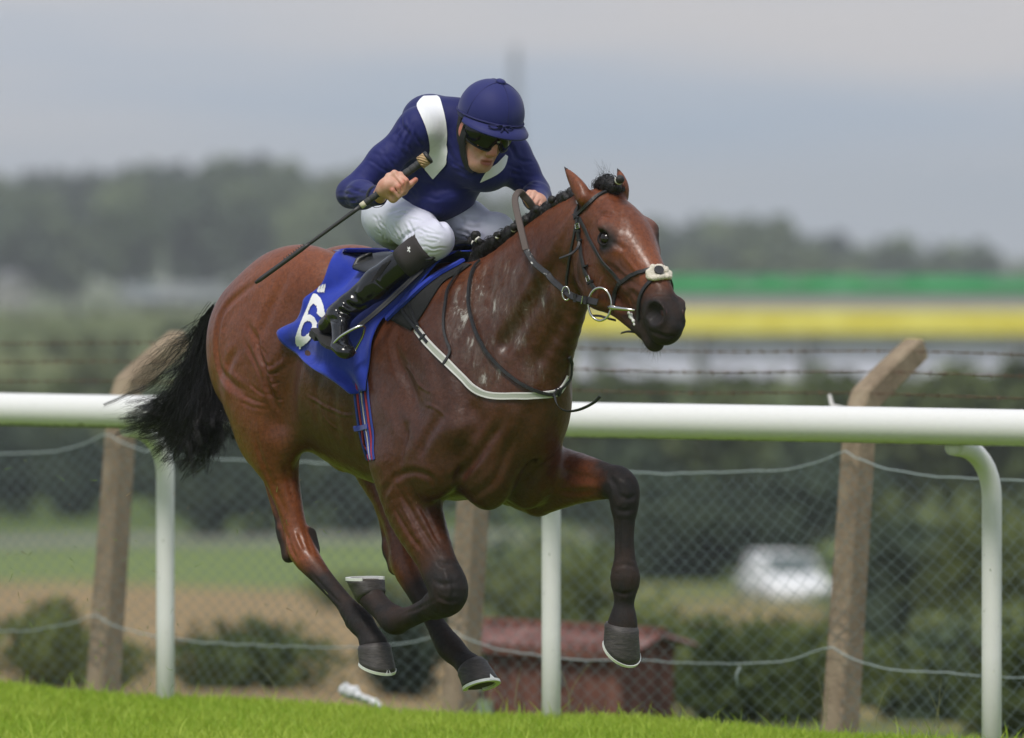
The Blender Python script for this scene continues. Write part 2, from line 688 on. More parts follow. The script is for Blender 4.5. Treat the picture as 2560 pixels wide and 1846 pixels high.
V[:, 2] = np.stack([x0 + dx * 0.8 + lx * 0.35, y0 + dy * 0.8 + ly * 0.35, pz + hgt * 0.6], 1)
V[:, 3] = np.stack([x0 - dx * 0.8 + lx * 0.35, y0 - dy * 0.8 + ly * 0.35, pz + hgt * 0.6], 1)
V[:, 4] = np.stack([x0 + lx, y0 + ly, pz + hgt], 1)
b = np.arange(NG)[:, None] * 5
tri = np.concatenate([b + [0, 1, 2], b + [0, 2, 3], b + [3, 2, 4]]).astype(np.int32)
go = mesh_from('grass', V.reshape(-1, 3), tri, GRASS.m, None, True)
tint = np.clip(rg.normal(0.50, 0.30, NG) + 0.35 * (patchy - 0.5), 0, 1)
attr(go, 'tint', np.repeat(tint, 5))
tag(go, kind='stuff')

# ------------------------------------------------------------------ white running rail
rail = empty('running_rail', rail_pt(0, 0))
tag(rail, 'white plastic running rail on bent posts along the edge of the track', 'rail')
RAILM = Mat('white_plastic', (0.78, 0.78, 0.76), 0.34, spec=0.5)
rv = RAILM.coord((1, 1, 1), 'Object')
rs = RAILM.t.nodes.new('ShaderNodeSeparateXYZ')
RAILM.l(rv, rs.inputs[0])
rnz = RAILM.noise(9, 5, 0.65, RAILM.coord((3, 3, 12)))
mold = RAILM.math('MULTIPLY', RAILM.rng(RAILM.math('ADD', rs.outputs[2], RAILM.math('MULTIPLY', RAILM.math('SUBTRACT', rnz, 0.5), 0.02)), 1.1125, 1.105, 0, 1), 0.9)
rc1 = RAILM.mix(RAILM.rng(rnz, 0.5, 0.8, 0, 0.35), (0.78, 0.78, 0.765), (0.64, 0.635, 0.58))
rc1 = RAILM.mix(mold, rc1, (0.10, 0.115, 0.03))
spk = RAILM.noise(14, 2, 0.5, RAILM.coord((1, 1, 1)))
rc1 = RAILM.mix(RAILM.rng(spk, 0.775, 0.80, 0, 0.7), rc1, (0.12, 0.09, 0.06))
RAILM.color(rc1)
mb = MB()
mb.tube([rail_pt(s, 0, 1.172 + 0.004 * math.sin(s * 0.7)) - R0 for s in [-60, -30] + list(np.linspace(-14, 14, 29)) + [22, 30]], 0.0705, 32)
mb.build('rail_tube', RAILM.m, rail, smooth=True)
POSTM = Mat('white_post_plastic', (0.76, 0.76, 0.745), 0.4, spec=0.5)
pz_ = POSTM.noise(12, 5, 0.65, POSTM.coord((1, 1, 0.35)))
pc1 = POSTM.mix(POSTM.rng(pz_, 0.5, 0.78, 0, 0.4), (0.76, 0.76, 0.745), (0.58, 0.57, 0.50))
ps1 = POSTM.noise(48, 2, 0.6, POSTM.coord((1, 1, 0.6)))
pc1 = POSTM.mix(POSTM.rng(ps1, 0.72, 0.76, 0, 0.75), pc1, (0.10, 0.12, 0.05))
POSTM.color(pc1)
mb = MB()
pts = [Vector((0, 0, -0.35)), Vector((0, 0, 0.3)), Vector((0, 0, 0.70))]
for a in np.linspace(0, math.pi / 2, 9):
    pts.append(-RN * (0.20 * (1 - math.cos(a))) + Vector((0, 0, 0.90 + 0.20 * math.sin(a))))
pts.append(-RN * 0.23 + Vector((0, 0, 1.104)))
mb.tube(pts, 0.0385, 24)
first = None
u_posts = [413, 1378, 2480]
svals = [s_at(u, 0.23) for u in u_posts]
step_ = svals[2] - svals[1]
svals += [svals[0] - step_ * k for k in (1, 2, 3)] + [svals[2] + step_ * k for k in (1, 2)]
for k, s in enumerate(svals):
    if first is None:
        first = mb.build('post', POSTM.m, rail, smooth=True)
        o = first
    else:
        o = first.copy(); COL.objects.link(o); o.parent = rail
    o.location = rail_pt(s, 0.23) - R0

# ------------------------------------------------------------------ chain-link fence on concrete posts
FP = 2.55
fence = empty('chain_link_fence', rail_pt(0, FP, -0.6))
tag(fence, 'chain link fence on brown concrete posts topped with three strands of barbed wire', 'fence')
FO = Vector(fence.location)
CONC = Mat('weathered_concrete', (0.30, 0.22, 0.16), 0.92, spec=0.15)
cn = CONC.noise(7, 6, 0.65, CONC.coord((1, 1, 0.7)))
cn2 = CONC.noise(60, 4, 0.7)
cc = CONC.ramp(cn, [(0.3, (0.200, 0.152, 0.105)), (0.55, (0.300, 0.236, 0.165)), (0.75, (0.410, 0.338, 0.240))])
cc = CONC.mix(CONC.rng(cn2, 0.60, 0.70, 0, 0.6), cc, (0.09, 0.07, 0.055))
lich = CONC.noise(11, 2, 0.5, CONC.coord((1, 1, 1)))
cc = CONC.mix(CONC.rng(lich, 0.72, 0.76, 0, 0.6), cc, (0.36, 0.25, 0.04))
CONC.color(cc)
CONC.bump(CONC.math('ADD', cn, cn2), 0.7, 0.012)
LEAN = 0.095
TOPZ = 1.19


def fpos(s, z, p=0.0):
    """A point of the fence plane: it leans away from the track with height."""
    return rail_pt(s, FP + LEAN * (z + 0.1) + p, z) - FO


mb = MB()
W_ = 0.054
prof = [(-W_, -W_ * 0.75), (-W_ * 0.75, -W_), (W_ * 0.75, -W_), (W_, -W_ * 0.75), (W_, W_), (-W_, W_)]
path = [(0, -1.3, W_ * 1.22), (0, 0.0, W_ * 1.12), (0, 0.6, W_ * 1.05), (0.0, TOPZ - 0.06, W_), (0.03, TOPZ + 0.025, W_), (0.17, TOPZ + 0.125, W_ * 0.97), (0.335, TOPZ + 0.235, W_ * 0.92), (0.36, TOPZ + 0.245, W_ * 0.6)]
V = []
for i, (p, z, w) in enumerate(path):
    a = path[max(i - 1, 0)]; c = path[min(i + 1, len(path) - 1)]
    t = (RN * ((c[0] - a[0]) + LEAN * (c[1] - a[1])) + Vector((0, 0, c[1] - a[1]))).normalized()
    nn_ = RD.cross(t) * -1
    ctr = RN * (p + LEAN * (z + 0.1)) + Vector((0, 0, z + 0.6))
    for (q, r_) in prof:
        k = w / W_
        V.append(ctr + RD * (q * k) + nn_ * (r_ * k))
nP = len(prof)
Fq = [(i * nP + j, i * nP + (j + 1) % nP, (i + 1) * nP + (j + 1) % nP, (i + 1) * nP + j) for i in range(len(path) - 1) for j in range(nP)]
Fq += [tuple(range(nP - 1, -1, -1)), tuple((len(path) - 1) * nP + j for j in range(nP))]
f_posts = [318, 1212, 2172]
fs = [s_at(u, FP + LEAN * 0.9) for u in (292, 1184, 2136)]
step_ = fs[2] - fs[1]
fs += [fs[0] - step_ * k for k in (1, 2)] + [fs[2] + step_ * k for k in (1,)]
first = None
for s in fs:
    if first is None:
        first = mesh_from('post', V, Fq, CONC.m, fence, False)
        bv_ = first.modifiers.new('chamfer', 'BEVEL'); bv_.width = 0.008; bv_.segments = 2; bv_.limit_method = 'ANGLE'
        o = first
    else:
        o = first.copy(); COL.objects.link(o); o.parent = fence
    o.location = RD * s
fs_sorted = sorted(fs)


def sag(s):
    """How far the top wire hangs below its fixing between two posts."""
    for a, c in zip(fs_sorted[:-1], fs_sorted[1:]):
        if a <= s <= c:
            t = (s - a) / (c - a)
            return 0.115 * (1 - (2 * t - 1) ** 4) ** 0.8
    return 0.08


GALV = Mat('galvanised_wire', (0.15, 0.205, 0.205), 0.55, metal=0.1, spec=0.4)
PLAS = Mat('pale_line_wire', (0.36, 0.43, 0.43), 0.5)
RUST = Mat('rusty_barbed_wire', (0.13, 0.075, 0.045), 0.85)
# mesh: zigzag wires that hook into each other, sagging with the top wire
cell = 0.046
s0_, s1_ = fs_sorted[0] + 0.05, fs_sorted[-1] - 0.05
nw = int((s1_ - s0_) / cell)
rows = int(1.66 / cell / 1.55)
VV, FF = [], []
base = 0
K = rows * 2 + 1
for i in range(nw):
    sc_ = s0_ + i * cell
    pts = []
    for k in range(K):
        f = k / (K - 1)
        ztop = 1.0 - sag(sc_)
        z = ztop + (-0.62 - ztop) * f
        side = (0.5 if (k + i) % 2 == 0 else -0.5) * cell * 1.06
        wav = 0.035 * math.sin(sc_ * 4.2 + f * 5.0) * math.sin(f * math.pi) + 0.05 * math.sin(sc_ * 1.7 + f * 7.5) * math.sin(f * math.pi)
        drift = 0.40 * (f - 0.5) * math.sin(sc_ * 0.8 + 1.0) + 0.60 * f
        off = 0.03 * math.sin(sc_ * 2.9 + f * 6) + (0.0025 if k % 2 else -0.0025)
        pts.append(fpos(sc_ + side + drift * 0.5 + wav * 0.6, z, -0.085 + off))
    r_ = 0.0017
    for k, p in enumerate(pts):
        t = (pts[min(k + 1, K - 1)] - pts[max(k - 1, 0)]).normalized()
        for q in range(3):
            a = 2 * math.pi * q / 3
            VV.append(p + RD * (math.cos(a) * r_) + RN * (math.sin(a) * r_))
    for k in range(K - 1):
        for q in range(3):
            FF.append((base + k * 3 + q, base + k * 3 + (q + 1) % 3, base + (k + 1) * 3 + (q + 1) % 3, base + (k + 1) * 3 + q))
    base += K * 3
tag(mesh_from('wire_mesh', np.array([tuple(v) for v in VV], np.float32), np.array(FF, np.int32), GALV.m, fence, True), kind='stuff')
rg = np.random.default_rng(21)
for zf, dep, rr_ in ((1.0, 1.0, 0.0030), (0.16, 0.75, 0.0028), (-0.55, 0.4, 0.0025)):
    mb = MB()
    pts = []
    jit = 0.0
    for s in np.arange(fs_sorted[0], fs_sorted[-1] + 0.05, 0.06):
        jit = jit * 0.8 + rg.normal(0, 0.006)
        z = zf - sag(s) * dep * (1.0 if zf > 0.5 else 1.25) + jit * 0.5
        pts.append(fpos(s, z, -0.09))
    mb.tube(pts, rr_, 6)
    mb.build('line_wire', PLAS.m, fence, smooth=True)
for (p, z) in ((0.055, 0.045), (0.185, 0.135), (0.315, 0.222)):
    mb = MB()
    wires = []
    for ph in (0, math.pi):
        pts = []
        for s in np.arange(fs_sorted[0] - 0.5, fs_sorted[-1] + 1.0, 0.03):
            t = s * 40 + ph
            c = fpos(s, TOPZ + z - 0.012 * math.sin((s - fs_sorted[0]) / step_ * math.pi) ** 2, p - 0.05)
            pts.append(c + RN * (0.002 * math.cos(t)) + Vector((0, 0, 0.002 * math.sin(t))))
        mb.tube(pts, 0.0017, 4)
    for s in np.arange(fs_sorted[0] - 0.45, fs_sorted[-1] + 0.9, 0.085):
        c = fpos(s, TOPZ + z - 0.012 * math.sin((s - fs_sorted[0]) / step_ * math.pi) ** 2, p - 0.05)
        for _ in range(2):
            a = rg.uniform(0, 6.28)
            d = (RN * math.cos(a) + Vector((0, 0, math.sin(a)))) * 0.013 + RD * rg.uniform(-0.008, 0.008)
            mb.tube([c - d, c, c + d], [0.001, 0.003, 0.001], 4)
    mb.build('barbed_wire', RUST.m, fence)
# bent white bracket on the post by the curved rail post, and a hanging wire end
mb = MB()
c = fpos(fs[2], TOPZ - 0.01, -0.085)
mb.tube([c - RD * 0.10 + Vector((0, 0, 0.05)), c - RD * 0.085, c - RD * 0.02 - Vector((0, 0, 0.012)), c + RD * 0.07 - Vector((0, 0, 0.02))], [0.006, 0.011, 0.012, 0.010], 8)
mb.build('bracket', Mat('white_bracket', (0.62, 0.60, 0.58), 0.5).m, fence, smooth=True)
mb = MB()
c = fpos(s_at(1880, FP), 0.16 - 0.11, -0.09)
mb.tube([c, c - RD * 0.02 - Vector((0, 0, 0.03)), c - RD * 0.015 - Vector((0, 0, 0.085))], 0.005, 6)
mb.build('wire_end', PLAS.m, fence, smooth=True)

# ------------------------------------------------------------------ rusty tin hut beyond the fence
hut_y = 46.0
hz_ = terrain_z(1.6, hut_y)
hut = empty('tin_hut', at_depth(1432, 1800, hut_y) , R(-24))
hut.location.z = hz_
tag(hut, 'small rusty red corrugated tin hut with a sagging overhanging roof behind the fence', 'hut')
TIN = Mat('rusty_red_tin', (0.20, 0.058, 0.04), 0.75)
tn1 = TIN.noise(5, 6, 0.7, TIN.coord((2.2, 2.2, 0.6)))
TIN.color(TIN.ramp(tn1, [(0.3, (0.050, 0.024, 0.018)), (0.52, (0.150, 0.058, 0.040)), (0.75, (0.245, 0.115, 0.085))]))
TIN.bump(tn1, 0.4, 0.01)
TINR = Mat('faded_tin_roof', (0.27, 0.125, 0.105), 0.6)
tr1 = TINR.noise(6, 6, 0.75)
TINR.color(TINR.ramp(tr1, [(0.3, (0.075, 0.032, 0.026)), (0.55, (0.200, 0.090, 0.072)), (0.75, (0.40, 0.29, 0.27))]))
HW, HD_, HH = 0.43, 0.38, 0.80
wall_top = 1.87 - (1600 - 613) / (FPX / hut_y) - hz_
HH = wall_top


def corr(mbx, a, b2, up, n=22, amp=0.010, mi=0, th=0.004):
    """A corrugated sheet from a to b2, extended along up."""
    a, b2, up = Vector(a), Vector(b2), Vector(up)
    d = (b2 - a)
    nn2 = d.cross(up).normalized()
    V = []
    for lay in (0, 1):
        for r_ in (0, 0.5, 1):
            for i in range(n * 2 + 1):
                t = i / (n * 2)
                V.append(a + d * t + up * r_ + nn2 * (amp * (1 if i % 2 else -1) + th * lay))
    w = n * 2 + 1
    F2 = []
    for lay in (0, 1):
        for r_ in range(2):
            for i in range(w - 1):
                q = (lay * 3 + r_) * w + i
                f = (q, q + 1, q + w + 1, q + w)
                F2.append(f if lay else f[::-1])
    mbx.add(V, F2, mi)


for (a, b2, nm) in (((-HW, -HD_, -0.3), (HW, -HD_, -0.3), 'wall'), ((HW, -HD_, -0.3), (HW, HD_, -0.3), 'wall'), ((HW, HD_, -0.3), (-HW, HD_, -0.3), 'wall'), ((-HW, HD_, -0.3), (-HW, -HD_, -0.3), 'wall')):
    mb = MB()
    corr(mb, a, b2, (0, 0, HH + 0.3), 12, 0.010)
    mb.build(nm, TIN.m, hut)
mb = MB()
corr(mb, (-HW - 0.10, -HD_ - 0.07, HH - 0.005), (HW + 0.10, -HD_ - 0.07, HH - 0.045), (0, HD_ + 0.07, 0.085), 14, 0.011)
corr(mb, (-HW - 0.10, 0.0, HH + 0.08), (HW + 0.10, 0.0, HH + 0.04), (0, HD_ + 0.13, -0.08), 14, 0.011)
mb.build('roof', TINR.m, hut)
mb = MB()
mb.box((0, -HD_ - 0.055, HH - 0.045), (HW + 0.11, 0, -0.018), (0, 0.012, 0), (0, 0, 0.024))
mb.box((0, -0.0, HH + 0.078), (HW + 0.11, 0, -0.02), (0, 0.03, 0), (0, 0, 0.014))
mb.build('eave_board', TIN.m, hut)
mb = MB()
hc = Vector((0.075, -HD_ - 0.022, HH - 0.19))
mb.tube([hc + Vector((0, -0.006, 0)), hc + Vector((0, 0.02, 0))], 0.038, 18)
mb.build('vent_hole', Mat('dark_hole', (0.008, 0.008, 0.009), 0.9).m, hut)
mb = MB()
ring = [hc + Vector((0.042 * math.cos(a), -0.006, 0.042 * math.sin(a))) for a in np.linspace(0, 2 * math.pi, 19)]
mb.tube(ring, 0.005, 6, cap=False)
mb.build('vent_rim', Mat('grey_rim', (0.25, 0.29, 0.28), 0.6).m, hut)
GP = Mat('pale_green_panel', (0.20, 0.26, 0.16), 0.8)
for (z0, h_, x0_) in ((HH - 0.16, 0.10, -0.40), (HH - 0.40, 0.09, -0.35)):
    mb = MB()
    mb.box((x0_, -HD_ - 0.03, z0), (0.06, 0, 0), (0, 0.008, 0), (0, 0, h_))
    mb.build('side_panel', GP.m, hut)

# white litter on the bank
lit = MB()
lp = [at_depth(u, v + 4, 37.4) for u, v in ((862, 1722), (878, 1728), (896, 1738), (915, 1744), (935, 1752), (948, 1760))]
F = Field(np.min([tuple(p) for p in lp], 0) - 0.12, np.max([tuple(p) for p in lp], 0) + 0.12, 0.006)
for p, r_ in zip(lp, (0.026, 0.022, 0.017, 0.016, 0.014, 0.010)):
    F.ell(np.array(p), (r_ * 1.1, r_, r_), k=0.02)
_g = np.random.default_rng(2)
for p, r_ in zip(lp, (0.026, 0.022, 0.017, 0.016, 0.014, 0.010)):
    for _ in range(4):
        d_ = _g.normal(0, 1, 3); d_ /= np.linalg.norm(d_)
        F.ell(np.array(p) + d_ * r_ * 0.5 * (1, 1.8, 1)[_ % 3], (r_ * 1.2, r_ * 0.35, r_ * 0.6), rot_axes(_g.normal(0, 1, 3), (0.3, 0.2, 0.9)), k=0.012)
v_, q_ = F.mesh(0)
LITM = Mat('white_plastic_sheet', (0.70, 0.71, 0.72), 0.5)
LITM.bump(LITM.noise(40, 4, 0.7), 1.0, 0.01)
lo = mesh_from('plastic_bag', v_, q_, LITM.m)
tag(lo, 'crumpled white plastic bag lying on the bank behind the turf edge', 'bag')
# ------------------------------------------------------------------ trees, hedges and what stands among them


def leaf_mat(name, dark, light, rough=0.7):
    M_ = Mat(name, light, rough, spec=0.2)
    oi = M_.t.nodes.new('ShaderNodeObjectInfo')
    f_ = M_.math('ADD', M_.math('MULTIPLY', M_.attr('tint'), 0.6), M_.math('MULTIPLY', M_.math('SUBTRACT', oi.outputs['Random'], 0.35), 0.75), clamp=True)
    M_.color(M_.mix(f_, dark, light))
    return M_.m


LEAFY = [leaf_mat('oak_leaves', (0.048, 0.074, 0.034), (0.185, 0.230, 0.105)), leaf_mat('ash_leaves', (0.065, 0.094, 0.036), (0.225, 0.265, 0.105)),
         leaf_mat('dark_hedge_leaves', (0.026, 0.042, 0.026), (0.075, 0.105, 0.055)), leaf_mat('bramble_leaves', (0.055, 0.078, 0.022), (0.155, 0.185, 0.055)),
         leaf_mat('willow_leaves', (0.060, 0.080, 0.028), (0.150, 0.175, 0.062))]
BARK = Mat('bark', (0.07, 0.055, 0.042), 0.9).m


def crown_mesh(name, seed, lobes, nleaf, size, mat, fuzz=1.0):
    """Leaf clumps spread through the volume of several uneven lobes."""
    g_ = np.random.default_rng(seed)
    C, N_, T = [], [], []
    vol = np.array([l[3] * l[4] * l[5] for l in lobes]) ** 0.75
    cnt = (vol / vol.sum() * nleaf).astype(int)
    for (x, y, z, rx, ry, rz), n in zip(lobes, cnt):
        d = g_.normal(size=(n, 3)); d /= np.linalg.norm(d, axis=1)[:, None]
        # thin the lobe in patches so that light shows through
        f = np.sin(d[:, 0] * 5 + x * 3) * np.sin(d[:, 1] * 6 + y) * np.sin(d[:, 2] * 5 + z)
        keep = f > -0.25
        d = d[keep]; n = len(d)
        r = (g_.uniform(0.55, 1.06, n) ** 0.6 + fuzz * 0.16 * g_.exponential(0.6, n)) * (1 + 0.16 * np.sin(d[:, 0] * 9) * np.sin(d[:, 2] * 8 + 1))
        C.append(np.array((x, y, z)) + d * r[:, None] * np.array((rx, ry, rz)))
        N_.append(d)
        T.append(np.clip(g_.normal(0.45, 0.22, n) + 0.12 * g_.normal(), 0, 1))
    C, N_, T = np.concatenate(C), np.concatenate(N_), np.concatenate(T)
    n = len(C)
    A = np.cross(N_ + g_.normal(0, 0.5, (n, 3)), g_.normal(size=(n, 3))); A /= np.linalg.norm(A, axis=1)[:, None]
    B = np.cross(A, N_ + g_.normal(0, 0.6, (n, 3))); B /= np.linalg.norm(B, axis=1)[:, None]
    s = (size * g_.uniform(0.55, 1.3, n))[:, None]
    V = np.stack([C - A * s - B * s * 0.55, C + A * s * 0.2 - B * s * 0.8, C + A * s + B * s * 0.4, C - A * s * 0.1 + B * s * 0.9], 1).reshape(-1, 3).astype(np.float32)
    Q = np.arange(n * 4, dtype=np.int32).reshape(-1, 4)
    o = mesh_from(name, V, Q, mat, None, False)
    attr(o, 'tint', np.repeat(T, 4))
    return o


def trunk_mesh(h, r, limbs, seed):
    g_ = np.random.default_rng(seed)
    mb = MB()
    mb.tube([(0, 0, -0.5), (0.02 * h, 0, h * 0.3), (-0.01 * h, 0.01 * h, h * 0.65)], [r, r * 0.8, r * 0.45], 7)
    for _ in range(limbs):
        a = g_.uniform(0, 6.28)
        z = g_.uniform(0.25, 0.5) * h
        d = Vector((math.cos(a), math.sin(a), g_.uniform(0.5, 1.0))) * h * 0.32
        mb.tube([(0, 0, z), tuple(Vector((0, 0, z)) + d * 0.5), tuple(Vector((0, 0, z)) + d)], [r * 0.5, r * 0.3, r * 0.1], 5)
    return mb.build('trunk', BARK, None, True)


def make_tree(name, seed, h, w, mat, nleaf=1500, lobes=9, leaf=0.4, bushy=False):
    g_ = np.random.default_rng(seed)
    L = []
    for i in range(lobes):
        a = g_.uniform(0, 6.28)
        rr_ = g_.uniform(0.05, 0.33) * w * (1.5 if h < 3 else 1.0)
        z = (g_.uniform(0.25, 0.85) if not bushy else g_.uniform(0.15, 0.72)) * h
        k = (1 - 0.5 * abs(z / h - 0.5)) * g_.uniform(0.7, 1.15) * (g_.uniform(0.55, 1.0) if h < 3 else 1.0)
        L.append((rr_ * math.cos(a), rr_ * math.sin(a), z, 0.26 * w * k, 0.26 * w * k, 0.19 * h * k))
    L.append((0, 0, h * (0.55 if h > 3 else 0.36), 0.3 * w, 0.3 * w, 0.3 * h))
    root = empty(name)
    c = crown_mesh('crown' if not bushy else 'foliage', seed, L, nleaf, leaf, mat, 2.2 if h < 3 else 1.0)
    c.parent = root
    t = trunk_mesh(h, 0.03 * h, 4, seed)
    t.parent = root
    return root


def copy_tree(o):
    c = o.copy(); COL.objects.link(c)
    for ch in o.children:
        d = ch.copy(); COL.objects.link(d); d.parent = c
    return c


used = set()


def place(proto, x, y, z, k, rz, label, cat, group):
    o = proto if proto.name not in used else copy_tree(proto)
    used.add(proto.name)
    o.location = (x, y, z)
    o.scale = (k, k, k)
    o.rotation_euler = (0, 0, rz)
    tag(o, label, cat, group)
    return o


g_ = np.random.default_rng(4)
# the far wood: tree by tree along the hill
far_protos = [make_tree('woodland_tree', 100 + i, 15.0, 11.0, LEAFY[[0, 0, 2, 1, 0, 2][i]], 1300, 10, 0.75) for i in range(6)]
sky_line = [(-200, 415), (0, 425), (120, 425), (200, 440), (300, 410), (420, 400), (560, 385), (700, 395), (850, 405), (1000, 430), (1200, 470), (1350, 500), (1500, 560), (1600, 560), (1690, 545), (1800, 530), (1880, 520), (1960, 525), (2050, 570),
            (2150, 592), (2250, 572), (2330, 600), (2450, 612), (2560, 650), (2700, 650)]
SLx, SLy = [a for a, _ in sky_line], [b for _, b in sky_line]
for row, (y, du) in enumerate(((1330, 95), (1240, 110), (1150, 120), (1060, 150))):
    for u in np.arange(-220 + row * 37, 2760, du):
        u = u + g_.uniform(-22, 22)
        top = float(np.interp(u, SLx, SLy))
        top += (0, 22, 50, 85)[row] + g_.uniform(-10, 22)
        scale_px = FPX / y
        x = (u - 1280) / scale_px
        zt = EYE - (top - 613) / scale_px
        zb = zt - g_.uniform(11, 15)
        k = (zt - zb) / 15.0 * 1.03
        place(far_protos[g_.integers(6)], x, y + g_.uniform(-25, 25), zb, k, g_.uniform(0, 6.28), 'hazy grey green tree in the far wood along the skyline', 'tree', 'trees of the far wood along the skyline')
# hedgerow trees and copses in the valley
mid_protos = [make_tree('hedgerow_tree', 200 + i, 6.0, 5.2, LEAFY[[2, 0, 3, 4, 2][i]], 1500, 9, 0.30, True) for i in range(5)]
for (y, v0, v1, du, kinds, um0, um1) in ((900, 690, 740, 85, (0, 4, 1), 620, 2700), (660, 735, 800, 85, (3, 2, 1), -150, 2700), (560, 790, 850, 95, (3, 2, 3, 1), -150, 2700), (480, 850, 910, 115, (2, 3, 1), -150, 2700), (400, 900, 970, 140, (3, 2, 1), -150, 2700), (283, 872, 950, 120, (0, 1, 3, 2), 1480, 2750), (330, 960, 1060, 130, (0, 4, 0, 1), -200, 2750), (285, 1010, 1120, 140, (0, 4, 0), -200, 2750)):
    for u in np.arange(um0, um1, du):
        u = u + g_.uniform(-0.35, 0.35) * du
        sp = FPX / y
        y0 = y
        y = y0 + g_.uniform(-0.06, 0.06) * y0 if y0 > 283 else y0
        sp = FPX / y
        zb = terrain_z((u - 1280) / sp, y) - 0.3
        zt = EYE - (g_.uniform(v0, v1) - 613) / sp
        if y0 == 660 and u < 640: zt -= 50 / sp
        k = max(1.2, (zt - zb)) / 5.6
        place(mid_protos[kinds[g_.integers(len(kinds))]], (u - 1280) / sp, y, zb, k, g_.uniform(0, 6.28), 'blurred bushy tree of the hedgerows in the valley beyond the fence', 'tree', 'hedgerow trees in the valley')
        y = y0
# nearer bushes, each where it stands
near_protos = [make_tree('bush', 300 + i, 2.0, 2.4, LEAFY[[2, 3, 1, 3][i]], 3000, 14, 0.085, True) for i in range(4)]
bushes = [(215, 1535, 75, 230, 3, 'dark rounded bush on the tan bank just behind the leftmost fence post'), (610, 1650, 72, 330, 3, 'low dark bush on the tan bank under the hind hooves of the horse'),
          (110, 1600, 66, 200, 3, 'low dark bush at the far left edge of the tan bank'), (1000, 1640, 70, 200, 0, 'dark low bush behind the middle fence post'),
          (1420, 1360, 95, 260, 1, 'light green upright bush between the white rail post and the forelegs'), (1370, 1300, 120, 330, 2, 'mid green bush beyond the tin hut roof'),
          (1560, 1480, 80, 300, 1, 'yellowish green bush rising beyond the tin hut roof on its lower side'), (1740, 1540, 75, 340, 1, 'bright olive bush between the hut and the concrete post'),
          (1680, 1230, 215, 380, 0, 'dark green bush standing beside the parked white car'), (2010, 1690, 62, 360, 3, 'dark bramble bush at the foot of the concrete post with the bent arm'),
          (2280, 1270, 130, 420, 0, 'tall dark bush between the concrete post and the curved white rail post'), (2420, 1500, 75, 330, 2, 'mid green bush behind the curved white rail post'),
          (2530, 1220, 120, 400, 3, 'tall dark bush at the far right edge behind the fence'), (2300, 1590, 66, 320, 0, 'dark low bush right of the bent arm concrete post'),
          (2360, 1180, 165, 420, 2, 'green bushy clump far behind the gap right of the bent arm concrete post'), (1900, 1150, 215, 380, 0, 'dark bush row beyond the roof of the parked white car'),
          (2500, 1690, 58, 300, 1, 'olive bush low beside the curved white rail post'), (1180, 1330, 140, 300, 0, 'dark bush seen between the forelegs of the horse'), (900, 1420, 190, 300, 3, 'dark bush seen under the belly of the horse'),
          (1830, 1655, 60, 260, 1, 'small olive bush at the foot of the fence right of the hut')]
for u, vt, y, wpx, kind, lab in bushes:
    sp = FPX / y
    x = (u - 1280) / sp
    zb = terrain_z(x, y) - 0.1
    zt = EYE - (vt - 613) / sp
    k = max(0.5, (zt - zb) / 1.85)
    o = place(near_protos[kind], x, y, zb, k, g_.uniform(0, 6.28), lab, 'bush', 'bushes beyond the fence')
    kw = wpx / sp / (2.4 * k) * 1.15
    o.scale = (k * max(0.6, min(1.8, kw)), k * max(0.6, min(1.8, kw)), k)

# ------------------------------------------------------------------ vehicles
WPAINT = Mat('white_paint', (0.78, 0.79, 0.80), 0.25)
GLASS = Mat('dark_glass', (0.06, 0.085, 0.08), 0.08, spec=0.8)
TYRE = Mat('tyre', (0.02, 0.02, 0.02), 0.8)


def lofted(sections, name, mat, parent):
    """Closed body through cross-sections (x, list of (y, z))."""
    n = len(sections[0][1])
    V = [(x, y, z) for x, s in sections for (y, z) in s]
    Fq = [(i * n + j, i * n + (j + 1) % n, (i + 1) * n + (j + 1) % n, (i + 1) * n + j) for i in range(len(sections) - 1) for j in range(n)]
    Fq += [tuple(range(n - 1, -1, -1)), tuple((len(sections) - 1) * n + j for j in range(n))]
    o = mesh_from(name, V, Fq, mat, parent, True)
    bv_ = o.modifiers.new('edge', 'BEVEL'); bv_.width = 0.03; bv_.segments = 2; bv_.limit_method = 'ANGLE'
    return o


